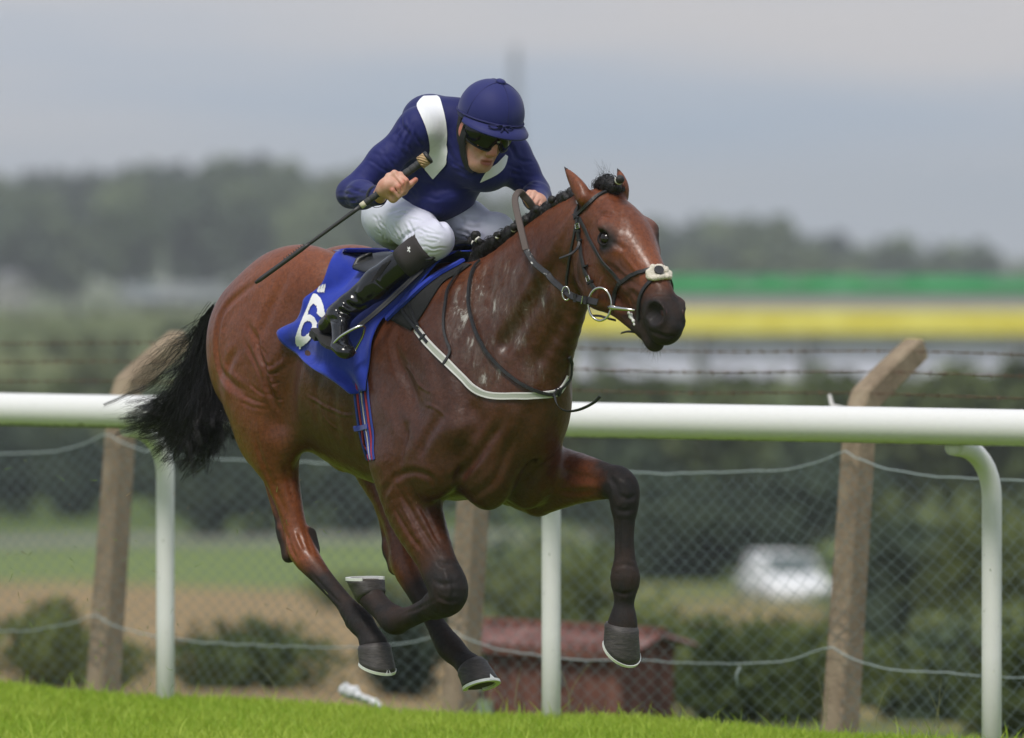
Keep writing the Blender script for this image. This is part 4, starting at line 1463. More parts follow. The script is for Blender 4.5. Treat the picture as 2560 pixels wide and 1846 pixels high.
hv = creases(hv, hq, [
    # quarter and flank
    ([(655, 700), (619, 722), (575, 757), (553, 790), (542, 850), (549, 917), (564, 946), (600, 975), (640, 1000)], 0.007, 0.016),
    ([(722, 672), (705, 715), (680, 765), (660, 815), (640, 850)], 0.005, 0.024),
    ([(622, 815), (642, 850), (648, 885), (660, 915), (662, 940), (668, 967), (684, 1003), (700, 1030)], 0.009, 0.012),
    ([(610, 850), (630, 890), (648, 930), (660, 975)], 0.004, 0.010),
    ([(668, 935), (690, 918), (707, 908), (716, 885)], -0.004, 0.010),
    ([(676, 945), (684, 965), (692, 985)], -0.006, 0.008),
    ([(600, 870), (575, 905), (570, 945), (590, 975)], 0.004, 0.02),
    ([(640, 1090), (655, 1150), (690, 1230), (722, 1300)], 0.004, 0.012),
    ([(700, 1100), (716, 1180), (735, 1260)], 0.004, 0.010),
    ([(655, 905), (670, 915), (690, 912)], 0.003, 0.005), ([(660, 925), (676, 935), (700, 930)], 0.003, 0.005), ([(664, 950), (682, 960), (704, 955)], 0.003, 0.005),
    ([(672, 985), (690, 998), (712, 1000)], 0.003, 0.005), ([(640, 860), (655, 872), (668, 892)], 0.003, 0.005), ([(625, 960), (645, 978), (672, 990)], 0.003, 0.006),
    ([(600, 985), (630, 1000), (668, 1010)], 0.003, 0.006), ([(596, 1002), (630, 1018), (672, 1024)], 0.002, 0.006),
    ([(760, 985), (800, 1010), (850, 1035), (890, 1040)], -0.003, 0.006), ([(800, 1012), (815, 1050), (850, 1080)], -0.0025, 0.005),
    ([(1000, 905), (1030, 930), (1050, 965), (1085, 985)], -0.0025, 0.006), ([(1060, 1010), (1090, 1020), (1120, 1050)], -0.0025, 0.006),
    ([(1000, 1225), (1008, 1270), (1030, 1310), (1040, 1350)], -0.003, 0.005),
    # ribs
    ([(800, 930), (790, 1000), (800, 1080)], 0.003, 0.02), ([(840, 950), (835, 1030), (850, 1110)], 0.003, 0.02), ([(880, 990), (880, 1060), (890, 1130)], 0.003, 0.02),
    # shoulder
    ([(985, 860), (1005, 915), (1028, 965), (1045, 1010)], 0.007, 0.022),
    ([(1075, 860), (1090, 920), (1105, 975), (1110, 1030)], 0.006, 0.026),
    ([(950, 960), (985, 1020), (1008, 1068), (1020, 1120)], 0.005, 0.022),
    ([(1120, 1020), (1090, 1060), (1060, 1110), (1050, 1150)], 0.007, 0.022),
    ([(959, 1251), (965, 1226), (995, 1191), (1038, 1180), (1077, 1194), (1090, 1221)], 0.005, 0.013),
    # breast
    ([(1255, 1040), (1243, 1073), (1217, 1108), (1188, 1150), (1150, 1185), (1111, 1202)], 0.009, 0.018),
    ([(1300, 1060), (1261, 1144), (1239, 1196), (1205, 1226), (1170, 1245)], 0.006, 0.016),
    ([(1180, 1000), (1190, 1050), (1180, 1110)], 0.006, 0.03),
    ([(1412, 1108), (1388, 1136), (1363, 1161), (1335, 1187), (1310, 1215)], 0.007, 0.015),
    ([(1330, 1010), (1320, 1070), (1290, 1130)], 0.006, 0.028),
    # near forearm
    ([(993, 1215), (1017, 1260), (1042, 1303), (1068, 1345), (1085, 1371), (1100, 1395)], 0.006, 0.010),
    ([(1030, 1215), (1060, 1281), (1082, 1325), (1100, 1362)], 0.006, 0.008),
    ([(985, 1270), (1005, 1305), (1030, 1345), (1055, 1378)], 0.005, 0.009),
    ([(1090, 1500), (1050, 1520), (1010, 1535)], 0.004, 0.006),
    ([(1092, 1400), (1112, 1412), (1140, 1405)], 0.005, 0.010),
    ([(1085, 1452), (1110, 1462), (1140, 1458), (1170, 1462)], 0.004, 0.009),
    ([(1090, 1490), (1115, 1502), (1150, 1500)], 0.004, 0.009),
    ([(1112, 1430), (1122, 1470), (1120, 1505)], -0.005, 0.010),
    ([(1522, 1190), (1540, 1215), (1545, 1245)], 0.005, 0.010),
    ([(1550, 1240), (1570, 1246), (1590, 1240)], 0.004, 0.008),
    ([(1560, 1200), (1570, 1225), (1568, 1250)], -0.005, 0.010),
    ([(1535, 1420), (1565, 1412), (1590, 1422)], 0.003, 0.008),
    ([(1534, 1475), (1560, 1485), (1590, 1475)], 0.003, 0.007),
    ([(735, 1330), (745, 1355), (758, 1385)], -0.006, 0.008),
    ([(760, 1320), (770, 1350), (780, 1385)], 0.005, 0.008),
    ([(715, 1330), (728, 1370), (745, 1405)], 0.005, 0.008),
    ([(775, 1430), (815, 1475), (855, 1515)], 0.004, 0.006),
    # far forearm and cannon tendon
    ([(1380, 1180), (1440, 1190), (1500, 1200)], 0.005, 0.016),
    ([(1360, 1235), (1420, 1232), (1490, 1228)], 0.005, 0.012),
    ([(1548, 1290), (1547, 1340), (1547, 1400)], 0.004, 0.007),
    ([(1535, 1270), (1560, 1278), (1585, 1272)], 0.004, 0.010),
    # neck
    ([(1420, 760), (1390, 830), (1360, 880), (1335, 930)], 0.009, 0.024),
    ([(1400, 640), (1350, 730), (1290, 820), (1240, 900)], 0.006, 0.034),
    ([(1440, 540), (1410, 600), (1390, 650)], 0.004, 0.02),
    ([(1330, 620), (1320, 680), (1290, 740)], 0.004, 0.02), ([(1230, 700), (1225, 760), (1235, 820)], 0.004, 0.022),
    ([(1445, 590), (1436, 650), (1442, 700), (1462, 742)], -0.004, 0.010),
    ([(1510, 690), (1500, 715), (1495, 745)], -0.003, 0.006), ([(1560, 640), (1580, 665), (1600, 690)], -0.003, 0.006), ([(1540, 660), (1556, 678), (1590, 700)], -0.003, 0.005),
    ([(1580, 730), (1592, 748), (1590, 770)], 0.003, 0.008), ([(1560, 735), (1572, 752), (1580, 772)], -0.003, 0.006),
    ([(1600, 765), (1607, 790), (1625, 812)], 0.003, 0.006), ([(1625, 750), (1650, 742), (1675, 750)], -0.004, 0.007),
    ([(1560, 540), (1575, 520), (1585, 505)], 0.003, 0.012), ([(1545, 505), (1552, 540), (1560, 575)], 0.003, 0.014),
    # face: hollow over the eye, tear line, cheek vein, nasal ridge
    ([(1500, 540), (1515, 535), (1528, 540)], 0.006, 0.011),
    ([(1530, 604), (1548, 615), (1562, 628)], 0.004, 0.009),
    ([(1500, 650), (1530, 668), (1548, 690)], 0.003, 0.010),
    ([(1570, 715), (1590, 722), (1605, 735)], -0.004, 0.010),
    ([(1500, 616), (1512, 622), (1526, 616)], 0.003, 0.006),
    ([(1620, 820), (1645, 835), (1670, 842), (1690, 838)], 0.004, 0.007),
])
SKIN = tree_of(hv, hq)
# ---- coat: bay, with black points graded along the limbs and round the muzzle and eyes


def seg_dist(pts, poly):
    """Distance of each row of pts to a polyline of (x, y, z, weight-radius) rows, minus the local radius."""
    best = np.full(len(pts), 9.0, np.float32)
    for a, b in zip(poly[:-1], poly[1:]):
        a, b = np.asarray(a, float), np.asarray(b, float)
        ab = b[:3] - a[:3]
        t = np.clip(((pts - a[:3]) @ ab) / max(ab @ ab, 1e-9), 0, 1)
        d = np.linalg.norm(pts - a[:3] - t[:, None] * ab, axis=1) - (a[3] + (b[3] - a[3]) * t)
        best = np.minimum(best, d)
    return best


def smooth01(x):
    x = np.clip(x, 0, 1)
    return x * x * (3 - 2 * x)


def black_points(pts):
    w = np.zeros(len(pts), np.float32)

    def limb(rows, r0, soft=0.07):
        poly = [(*P(u, v, lat), r) for (u, v, lat, r) in rows]
        d = seg_dist(pts, poly)
        return smooth01(1 - d / soft)
    # right hind: black below the hock and on the point of the hock; brown ridge down its front
    a = limb([(800, 1475, -0.13, 0.03), (860, 1520, -0.125, 0.06), (935, 1620, -0.12, 0.12)], 0, 0.13)
    b = limb([(690, 1275, -0.13, 0.0), (705, 1340, -0.125, 0.03), (725, 1410, -0.125, 0.02)], 0, 0.022)
    c = limb([(785, 1335, -0.085, 0.02), (790, 1370, -0.085, 0.02)], 0, 0.02)
    w = np.maximum.reduce([w, a, b, c])
    # left hind
    a = limb([(1060, 1500, 0.12, 0.03), (1110, 1600, 0.12, 0.07), (1180, 1680, 0.12, 0.12)], 0, 0.14)
    b = limb([(950, 1290, 0.12, 0.0), (965, 1390, 0.12, 0.03), (985, 1440, 0.12, 0.02)], 0, 0.025)
    w = np.maximum.reduce([w, a * 0.97, b])
    # right fore: black from the knee down
    a = limb([(1122, 1462, -0.166, 0.035), (1122, 1490, -0.164, 0.045), (1040, 1545, -0.156, 0.02), (985, 1548, -0.15, 0.07), (930, 1495, -0.147, 0.1)], 0, 0.18)
    w = np.maximum(w, a)
    # left fore
    a = limb([(1525, 1165, 0.22, 0.0), (1565, 1200, 0.22, 0.03), (1568, 1250, 0.22, 0.06), (1570, 1320, 0.22, 0.04), (1566, 1450, 0.22, 0.08), (1556, 1565, 0.22, 0.12)], 0, 0.12)
    w = np.maximum(w, a)
    # muzzle, eyes, ear tips
    mz = [(*HD(0.56, 0, -0.10), 0.07), (*HD(0.545, 0, -0.165), 0.06)]
    w = np.maximum(w, smooth01(1.05 - seg_dist(pts, mz) / 0.15) * 0.92)
    for sd in (-1, 1):
        ey = [(*HD(0.185, sd * 0.10, -0.05), 0.022), (*HD(0.20, sd * 0.10, -0.052), 0.026)]
        w = np.maximum(w, smooth01(1 - seg_dist(pts, ey) / 0.045) * 0.88)
        ch = [(*HD(0.25, sd * 0.09, -0.08), 0.0), (*HD(0.46, sd * 0.06, -0.09), 0.03)]
        w = np.maximum(w, smooth01(1 - seg_dist(pts, ch) / 0.05) * 0.55)
    for q, y in (((1411, 418), -0.07), ((1543, 421), 0.045)):
        w = np.maximum(w, smooth01(1 - (np.linalg.norm(pts - P(*q, y), axis=1) - 0.01) / 0.02))
    return w


def foam_mask(pts):
    """Dried sweat: where the reins and the neck strap rub."""
    spots = [(1180, 745, -0.14, 0.12), (1215, 730, -0.14, 0.1), (1150, 790, -0.16, 0.08), (1300, 700, -0.10, 0.06), (1360, 745, -0.09, 0.07), (1255, 760, -0.12, 0.08), (1190, 880, -0.17, 0.08),
             (1225, 930, -0.16, 0.07), (1330, 930, -0.1, 0.05), (1310, 770, -0.1, 0.08), (1290, 830, -0.1, 0.06), (1240, 660, -0.1, 0.05)]
    w = np.zeros(len(pts), np.float32)
    for u, v, lat, r in spots:
        w = np.maximum(w, smooth01(1.15 - np.linalg.norm(pts - P(u, v, lat), axis=1) / (r * 1.25)))
    return w


def dark_coat(pts):
    """Darker bay along back, neck crest and barrel; redder on flanks, face and forearms."""
    c = [(*P(1380, 760, -0.08), 0.10), (*P(1290, 870, -0.12), 0.20), (*P(1160, 1000, -0.15), 0.18), (*P(1150, 1130, -0.12), 0.20), (*P(820, 1040, -0.24), 0.14)]
    return smooth01(1.05 - seg_dist(pts, c) / 0.42)


COAT = Mat('bay_coat', (0.12, 0.04, 0.02), 0.42, spec=0.3)
COAT.b.inputs['Coat Weight'].default_value = 0.10
COAT.b.inputs['Coat Roughness'].default_value = 0.35
nA = COAT.noise(3.1, 4, 0.6)
nB = COAT.noise(16, 3, 0.6)
hairv = COAT.coord((260, 260, 40), rot=(0.0, 0.9, 0.0))
nH = COAT.noise(1.0, 2, 0.5, hairv)
red = COAT.ramp(nA, [(0.30, (0.138, 0.036, 0.0115)), (0.72, (0.222, 0.062, 0.0190))])
brn = COAT.ramp(nA, [(0.30, (0.044, 0.0145, 0.0070)), (0.75, (0.092, 0.030, 0.0125))])
col = COAT.mix(COAT.attr('dark_coat'), red, brn)
col = COAT.mix(COAT.rng(nH, 0.3, 0.7, 0.0, 0.22), col, (0.022, 0.009, 0.006))
nM = COAT.noise(85, 4, 0.7)
col = COAT.mix(1.0, col, COAT.ramp(nM, [(0.30, (0.66, 0.64, 0.63)), (0.50, (1, 1, 1)), (0.72, (1.30, 1.32, 1.34))]), 'MULTIPLY')
bp = COAT.math('ADD', COAT.attr('black_points'), COAT.math('MULTIPLY', COAT.math('SUBTRACT', nB, 0.5), 0.35), clamp=True)
blk = COAT.mix(COAT.rng(COAT.noise(9, 4, 0.65), 0.42, 0.70, 0, 1), (0.0150, 0.0122, 0.0125), (0.034, 0.019, 0.014))
col = COAT.mix(COAT.rng(bp, 0.12, 0.85, 0.0, 1.0), col, blk)
fv = COAT.coord((26, 26, 9), rot=(0.0, 0.35, 0.2))
nF = COAT.noise(1.0, 7, 0.72, fv, 0.6)
fm = COAT.math('MULTIPLY', COAT.rng(nF, 0.53, 0.64, 0, 1), COAT.attr('foam'))
fm2 = COAT.math('MULTIPLY', COAT.rng(nF, 0.40, 0.7, 0, 0.16), COAT.attr('foam'))
clus = COAT.rng(COAT.noise(8, 3, 0.6), 0.44, 0.58, 0.15, 1.0)
fm = COAT.math('MULTIPLY', fm, clus)
foam = COAT.math('MAXIMUM', COAT.math('MULTIPLY', fm, 0.85), fm2)
col = COAT.mix(foam, col, (0.52, 0.50, 0.47))
COAT.color(col)
COAT.rough(COAT.math('ADD', COAT.rng(COAT.math('ADD', COAT.math('MULTIPLY', nB, 0.6), COAT.math('MULTIPLY', nH, 0.4)), 0.35, 0.65, 0.36, 0.56), COAT.math('ADD', COAT.math('MULTIPLY', foam, 0.4), COAT.math('MULTIPLY', bp, 0.30))))
hb = COAT.math('ADD', COAT.math('MULTIPLY', nH, 0.12), COAT.math('ADD', COAT.math('MULTIPLY', nB, 0.8), COAT.math('MULTIPLY', COAT.noise(48, 4, 0.65), 0.38)))
COAT.bump(hb, 0.45, 0.012)
nC = COAT.noise(70, 4, 0.7)
COAT.l(COAT.math('MULTIPLY', COAT.rng(COAT.math('ADD', COAT.math('MULTIPLY', nC, 0.6), COAT.math('MULTIPLY', nB, 0.4)), 0.40, 0.60, 0.04, 0.42), COAT.rng(bp, 0.1, 0.6, 1.0, 0.12)), COAT.b.inputs['Coat Weight'])
COAT.b.inputs['Coat Roughness'].default_value = 0.24

body = mesh_from('body', hv, hq, COAT.m, horse)
attr(body, 'black_points', black_points(hv))
attr(body, 'foam', foam_mask(hv))
attr(body, 'dark_coat', dark_coat(hv))

# ---- eyes
EYE_M = Mat('horse_eye', (0.010, 0.006, 0.004), 0.08, spec=0.5)
LID_M = Mat('horse_eyelid', (0.012, 0.010, 0.010), 0.65, spec=0.2)


def sphere_mesh(mb, c, r, axes=None, nu=20, nv=12, mi=0):
    A = np.eye(3) if axes is None else np.asarray(axes)
    c = np.asarray(c, float)
    V = []
    for i in range(nv + 1):
        th = math.pi * i / nv
        for j in range(nu):
            ph = 2 * math.pi * j / nu
            q = np.array((r[0] * math.sin(th) * math.cos(ph), r[1] * math.sin(th) * math.sin(ph), r[2] * math.cos(th)))
            V.append(c + A.T @ q)
    F = [(i * nu + j, (i + 1) * nu + j, (i + 1) * nu + (j + 1) % nu, i * nu + (j + 1) % nu) for i in range(nv) for j in range(nu)]
    mb.add(V, F, mi)


for sd in (-1, 1):
    c = HD(0.188, sd * 0.093, -0.052)
    mb = MB()
    sphere_mesh(mb, c, (0.0235, 0.0225, 0.0215), HAX)
    eye = mb.build('eye', EYE_M.m, horse, smooth=True)
    lid = MB()
    pts, rr = [], []
    for k in range(19):
        a = 2 * math.pi * k / 18
        pts.append(HD(0.188 + 0.0265 * math.cos(a), sd * (0.1055 - 0.004 * abs(math.cos(a)) - 0.012 * math.sin(a)), -0.050 + 0.0195 * math.sin(a)))
        rr.append(0.0042 if math.sin(a) < 0.2 else 0.0062)
    lid.tube(pts, rr, 8, cap=False)
    lid.build('eyelid', LID_M.m, eye, smooth=True)
# lining of the nostrils
NOS = Mat('nostril_lining', (0.045, 0.014, 0.016), 0.4)
for sd in (-1, 1):
    mb = MB()
    sphere_mesh(mb, HD(0.548, sd * 0.034, -0.032), (0.020, 0.006, 0.017), HAX, 14, 8)
    mb.build('nostril_lining', NOS.m, horse, smooth=True)

# ---- hooves with aluminium racing plates
HOOF = Mat('hoof_horn', (0.05, 0.043, 0.04), 0.55)
hz = HOOF.noise(6, 4, 0.6, HOOF.coord((6, 6, 30)))
HOOF.color(HOOF.ramp(hz, [(0.3, (0.022, 0.019, 0.019)), (0.6, (0.052, 0.045, 0.042)), (0.8, (0.085, 0.073, 0.062))]))
HOOF.bump(hz, 0.5, 0.004)
SOLE = Mat('hoof_sole', (0.05, 0.042, 0.03), 0.8)
PLATE = Mat('racing_plate', (0.80, 0.80, 0.78), 0.35, metal=0.25)


def hoof(ctop, cbot, axis, nsole, toe, rt, rb):
    ctop, cbot = np.array(ctop), np.array(cbot)
    n = np.array(nsole, float); n /= np.linalg.norm(n)
    t = np.array(toe, float); t -= n * (t @ n); t /= np.linalg.norm(t)
    s = np.cross(n, t)
    ax = np.array(axis, float); ax /= np.linalg.norm(ax)
    t0 = t - ax * (t @ ax); t0 /= np.linalg.norm(t0)
    s0 = np.cross(ax, t0)
    N, K = 28, 7
    V = []
    for i in range(K):
        f = i / (K - 1)
        c = ctop * (1 - f) + cbot * f
        tt = t0 * (1 - f) + t * f; tt /= np.linalg.norm(tt)
        ss = s0 * (1 - f) + s * f; ss /= np.linalg.norm(ss)
        r = rt * (1 - f) + rb * f
        if i == 0: r *= 0.97
        if i == 1: r *= 1.04
        for j in range(N):
            a = 2 * math.pi * j / N
            ca, sa = math.cos(a), math.sin(a)
            heel = 1.0 if ca > -0.5 else 1.0 - 0.18 * (abs(ca) - 0.5) / 0.5
            V.append(c + tt * (r * 1.06 * ca * heel) + ss * (r * sa))
    F = []
    for i in range(K - 1):
        for j in range(N):
            F.append((i * N + j, i * N + (j + 1) % N, (i + 1) * N + (j + 1) % N, (i + 1) * N + j))
    M = [0] * len(F)
    b = len(V)                                   # hollow sole
    for j in range(N):
        V.append(np.array(V[(K - 1) * N + j]) * 0.2 + np.array(V[(K - 1) * N + j]) * 0)  # placeholder row, set below
    for j in range(N):
        V[b + j] = cbot + (V[(K - 1) * N + j] - cbot) * 0.80
    V.append(cbot - n * 0.012)
    for j in range(N):
        F.append(((K - 1) * N + j, (K - 1) * N + (j + 1) % N, b + (j + 1) % N, b + j)); M.append(1)
        F.append((b + j, b + (j + 1) % N, b + N)); M.append(1)
    F.append(tuple(range(N - 1, -1, -1))); M.append(0)
    ho = mesh_from('hoof', V, F, [HOOF.m, SOLE.m], horse, True, M)
    # the plate: an open ring following the wall, with a toe clip
    mb = MB()
    ring = []
    for j in range(-11, 12):
        a = 2 * math.pi * j / N
        ca, sa = math.cos(a), math.sin(a)
        heel = 1.0 if ca > -0.5 else 1.0 - 0.18 * (abs(ca) - 0.5) / 0.5
        e = t * (1.06 * ca * heel) + s * sa
        ring.append(e)
    PV = []
    for e in ring:
        for (q, z) in ((rb * 1.015, -0.002), (rb * 1.015, 0.008), (rb * 0.76, 0.008), (rb * 0.76, -0.002)):
            PV.append(cbot + e * q + n * z)
    PF = []
    for i in range(len(ring) - 1):
        for j in range(4):
            PF.append((i * 4 + j, i * 4 + (j + 1) % 4, (i + 1) * 4 + (j + 1) % 4, (i + 1) * 4 + j))
    PF += [(3, 2, 1, 0), tuple((len(ring) - 1) * 4 + j for j in range(4))]
    mb.add(PV, PF)
    up = (ctop - cbot); up /= np.linalg.norm(up)
    e0 = cbot + t * rb * 1.085
    wall = (ctop + t0 * rt * 1.06) - (cbot + t * rb * 1.06); wall /= np.linalg.norm(wall)
    mb.add([e0 - s * 0.013 + n * 0.004, e0 + s * 0.013 + n * 0.004, e0 + wall * 0.022, e0 - t * 0.006 - s * 0.013, e0 - t * 0.006 + s * 0.013, e0 - t * 0.006 + wall * 0.020],
           [(0, 1, 2), (5, 4, 3), (0, 2, 5, 3), (1, 4, 5, 2), (0, 3, 4, 1)])
    mb.build('horseshoe', PLATE.m, ho)


x_, z_ = np.array((1.0, 0, 0)), np.array((0, 0, 1.0))


def _ax(a, b): return np.array(b) - np.array(a)


c0, c1 = P(934, 1612, -0.12), P(940, 1666, -0.12)
hoof(c0, c1 + x_ * 0.008, _ax(c0, c1), (-0.34, 0, -0.94), (1, 0, -0.2), 0.055, 0.066)
c0, c1 = P(1178, 1666, 0.12), P(1203, 1712, 0.12)
hoof(c0, c1, _ax(c0, c1), (0.36, -0.02, -0.93), (1, 0, 0.3), 0.053, 0.066)
c0, c1 = P(929, 1495, -0.147), P(913, 1449, -0.146)
hoof(c0, c1, _ax(c0, c1), (0.0, -0.03, 1), (-1, 0.1, 0), 0.050, 0.068)
c0, c1 = P(1554, 1560, 0.222), P(1546, 1625, 0.222)
hoof(c0, c1 + x_ * 0.02, _ax(c0, c1), (-0.72, 0.0, -0.70), (0.7, -0.1, -0.72), 0.056, 0.071)

# ---- hair
HAIR = Mat('black_horsehair', (0.009, 0.0078, 0.0085), 0.42, spec=0.35)
HAIR2 = Mat('black_mane_hair', (0.011, 0.0095, 0.0098), 0.5)
HAIR2.bump(HAIR2.noise(1.0, 3, 0.6, HAIR2.coord((420, 420, 60))), 0.6, 0.004)


def strands(name, curves, radii, parent, mat, sides=3):
    """Many fine hairs as one mesh."""
    n, k = len(curves), len(curves[0])
    C = np.asarray(curves, float)
    T = np.gradient(C, axis=1)
    T /= np.maximum(np.linalg.norm(T, axis=2), 1e-9)[:, :, None]
    A = np.cross(T, np.array((0.31, 0.77, 0.55)))
    A /= np.maximum(np.linalg.norm(A, axis=2), 1e-9)[:, :, None]
    B = np.cross(T, A)
    tap = np.linspace(1, 0.25, k)[None, :, None]
    r = np.asarray(radii)[:, None, None] * tap
    V = np.stack([C + (A * math.cos(2 * math.pi * j / sides) + B * math.sin(2 * math.pi * j / sides)) * r for j in range(sides)], 2)
    V = V.reshape(-1, 3)
    base = (np.arange(n)[:, None] * k + np.arange(k - 1)[None, :]).reshape(-1) * sides
    Fs = []
    for j in range(sides):
        j2 = (j + 1) % sides
        Fs.append(np.stack([base + j, base + j2, base + sides + j2, base + sides + j], 1))
    return mesh_from(name, V.astype(np.float32), np.concatenate(Fs).astype(np.int32), mat, parent, True)


guides_px = [
    [(545, 772), (512, 800), (478, 828), (440, 842), (405, 870), (378, 905), (362, 960)],
    [(546, 776), (520, 820), (500, 870), (478, 925), (440, 975), (385, 1005), (322, 1020)],
    [(547, 780), (522, 830), (504, 890), (488, 950), (455, 1005), (405, 1045), (346, 1064)],
    [(548, 784), (525, 845), (510, 910), (495, 975), (470, 1040), (435, 1090), (398, 1116)],
    [(549, 790), (526, 850), (510, 925), (498, 995), (485, 1060), (468, 1110), (450, 1140)],
    [(550, 796), (534, 860), (524, 935), (518, 1005), (512, 1065), (505, 1110), (500, 1140)],
    [(552, 800), (540, 866), (538, 935), (545, 985), (556, 1022), (568, 1052), (572, 1078)],
]
GL = [catmull(np.array([P(u, v, 0.0) for u, v in g]), 3) for g in guides_px]
GL = np.array([g[np.linspace(0, len(g) - 1, 16).astype(int)] for g in GL])
curves, radii = [], []
rg = np.random.default_rng(3)
NT = 2600
for i in range(NT):
    a = 1 + rg.beta(1.5, 1.5) * (len(GL) - 2.01) if i > 110 else rg.uniform(0, 0.9)
    g0 = min(int(a), len(GL) - 2)
    f = a - g0
    c = GL[g0] * (1 - f) + GL[g0 + 1] * f
    t = np.linspace(0, 1, 16)[:, None]
    off = rg.normal(0, 1, 3) * np.array((0.012, 0.014, 0.012))
    spread = rg.normal(0, 1, 3) * np.array((0.030, 0.05, 0.030))
    wob = np.stack([np.sin(t[:, 0] * rg.uniform(4, 24) + rg.uniform(0, 6.3)) for _ in range(3)], 1) * rg.uniform(0.006, 0.034)
    ln = rg.uniform(0.55, 1.0) if rg.random() < 0.7 else rg.uniform(0.9, 1.1)
    idx = np.clip(np.linspace(0, 15 * min(ln, 1.0), 16), 0, 15)
    lo = np.floor(idx).astype(int); hi_ = np.minimum(lo + 1, 15); fr = (idx - lo)[:, None]
    c = c[lo] * (1 - fr) + c[hi_] * fr
    c = c + off + spread * t ** 1.3 + wob * t
    curves.append(c)
    radii.append(rg.uniform(0.0007, 0.0014))
# tufts that cling together give the tail its locks
for i in range(120):
    a = rg.uniform(0.9, len(GL) - 1.01)
    g0 = int(a); f = a - g0
    c0_ = GL[g0] * (1 - f) + GL[g0 + 1] * f
    t = np.linspace(0, 1, 16)[:, None]
    sp = rg.normal(0, 1, 3) * np.array((0.03, 0.045, 0.03))
    w0 = np.stack([np.sin(t[:, 0] * rg.uniform(5, 17) + rg.uniform(0, 6.3)) for _ in range(3)], 1) * rg.uniform(0.016, 0.040)
    for _ in range(18):
        c = c0_ + sp * t + w0 * t + rg.normal(0, 0.004, 3) + rg.normal(0, 0.012, 3) * (1 - np.abs(t - 0.3))
        curves.append(c); radii.append(rg.uniform(0.001, 0.0017))
strands('tail', curves, radii, horse, HAIR.m)

# ---- mane: a tight roll of hair along the crest, bunched into plaits tied with white thread
BAND = Mat('white_plait_thread', (0.75, 0.73, 0.68), 0.7)
roll = [(1186, 690, -0.02), (1190, 662, -0.01), (1200, 634, 0), (1222, 615, 0), (1252, 603, 0), (1282, 582, 0), (1312, 563, 0), (1338, 542, 0), (1364, 528, 0), (1392, 514, 0), (1418, 498, 0), (1440, 488, 0)]
rc = catmull(np.array([P(*p) for p in roll]), 5)
F = Field(rc.min(0) - 0.08, rc.max(0) + 0.08, 0.005)
rg = np.random.default_rng(5)
for i, p in enumerate(rc):
    F.ell(p + rg.normal(0, 0.004, 3), (0.024 + 0.005 * math.sin(i * 1.9), 0.019, 0.021 + 0.006 * math.sin(i * 2.3 + 1)), k=0.012)
mv, mq = F.mesh(1)
mane = mesh_from('mane', mv, mq, HAIR2.m, horse)
plaits = [((1196, 612), (1176, 603)), ((1204, 608), (1186, 592)), ((1212, 616), (1193, 612)), ((1246, 604), (1245, 583)), ((1262, 598), (1270, 578)), ((1283, 585), (1287, 566)),
          ((1300, 575), (1296, 556)), ((1322, 560), (1315, 548)), ((1338, 548), (1330, 534)), ((1356, 536), (1347, 524)), ((1366, 532), (1362, 516)), ((1394, 516), (1385, 503)),
          ((1404, 512), (1398, 500)), ((1424, 500), (1415, 489)), ((1436, 492), (1428, 480))]
for i, (a, b) in enumerate(plaits):
    lat = -0.012 if i % 2 else 0.008
    pa, pb = P(*a, lat), P(*b, lat - 0.012)
    d = pb - pa; d /= np.linalg.norm(d)
    mb = MB()
    big = 0.75 if i == 3 else 1.0
    for q in range(3):
        o = rg.normal(0, 0.004, 3)
        sphere_mesh(mb, pb + o - d * 0.004 * q, (0.0155 * big, 0.0135 * big, 0.0145 * big), None, 10, 7)
    mb.tube([pa, (pa + pb) / 2, pb], [0.013, 0.009, 0.012], 8)
    mid = pa * 0.42 + pb * 0.58
    mb.tube([mid - d * 0.0032, mid + d * 0.0032], 0.0118, 12, mi=1)
    mb.build('plait', [HAIR2.m, BAND.m], mane, smooth=True)
# forelock puff, its plait, and stray hairs
F = Field(P(1520, 455, 0) - 0.14, P(1520, 455, 0) + 0.14, 0.004)
for (u, v, r) in ((1496, 466, 0.018), (1508, 458, 0.023), (1521, 457, 0.025), (1534, 462, 0.021), (1542, 470, 0.017), (1518, 470, 0.022), (1534, 474, 0.017)):
    F.ell(P(u, v, 0.0), (r, r * 1.1, r * 0.9), k=0.02)
fv_, fq_ = F.mesh(2)
fore = mesh_from('forelock', fv_, fq_, HAIR2.m, horse)


def hair_over(name, verts, norms, flow, n, length, parent, seed, r0=0.0011):
    """Loose hairs lying over a bunch of hair: flow(p) gives their direction."""
    g_ = np.random.default_rng(seed)
    cs_, rr_ = [], []
    for i in g_.integers(0, len(verts), n):
        p, nn = verts[i], norms[i]
        d = flow(p) + g_.normal(0, 0.35, 3)
        d = d - nn * (d @ nn)
        d /= max(np.linalg.norm(d), 1e-6)
        L = length * g_.uniform(0.5, 1.3)
        t = np.linspace(0, 1, 6)[:, None]
        cs_.append(p + nn * 0.001 + d * L * t + nn * (g_.uniform(0.002, 0.007) * np.sin(t * 3.1) - g_.uniform(0, 0.010) * t * t)); rr_.append(r0 * g_.uniform(0.6, 1.2))
    tag(strands(name, cs_, rr_, parent, HAIR.m), kind='stuff')


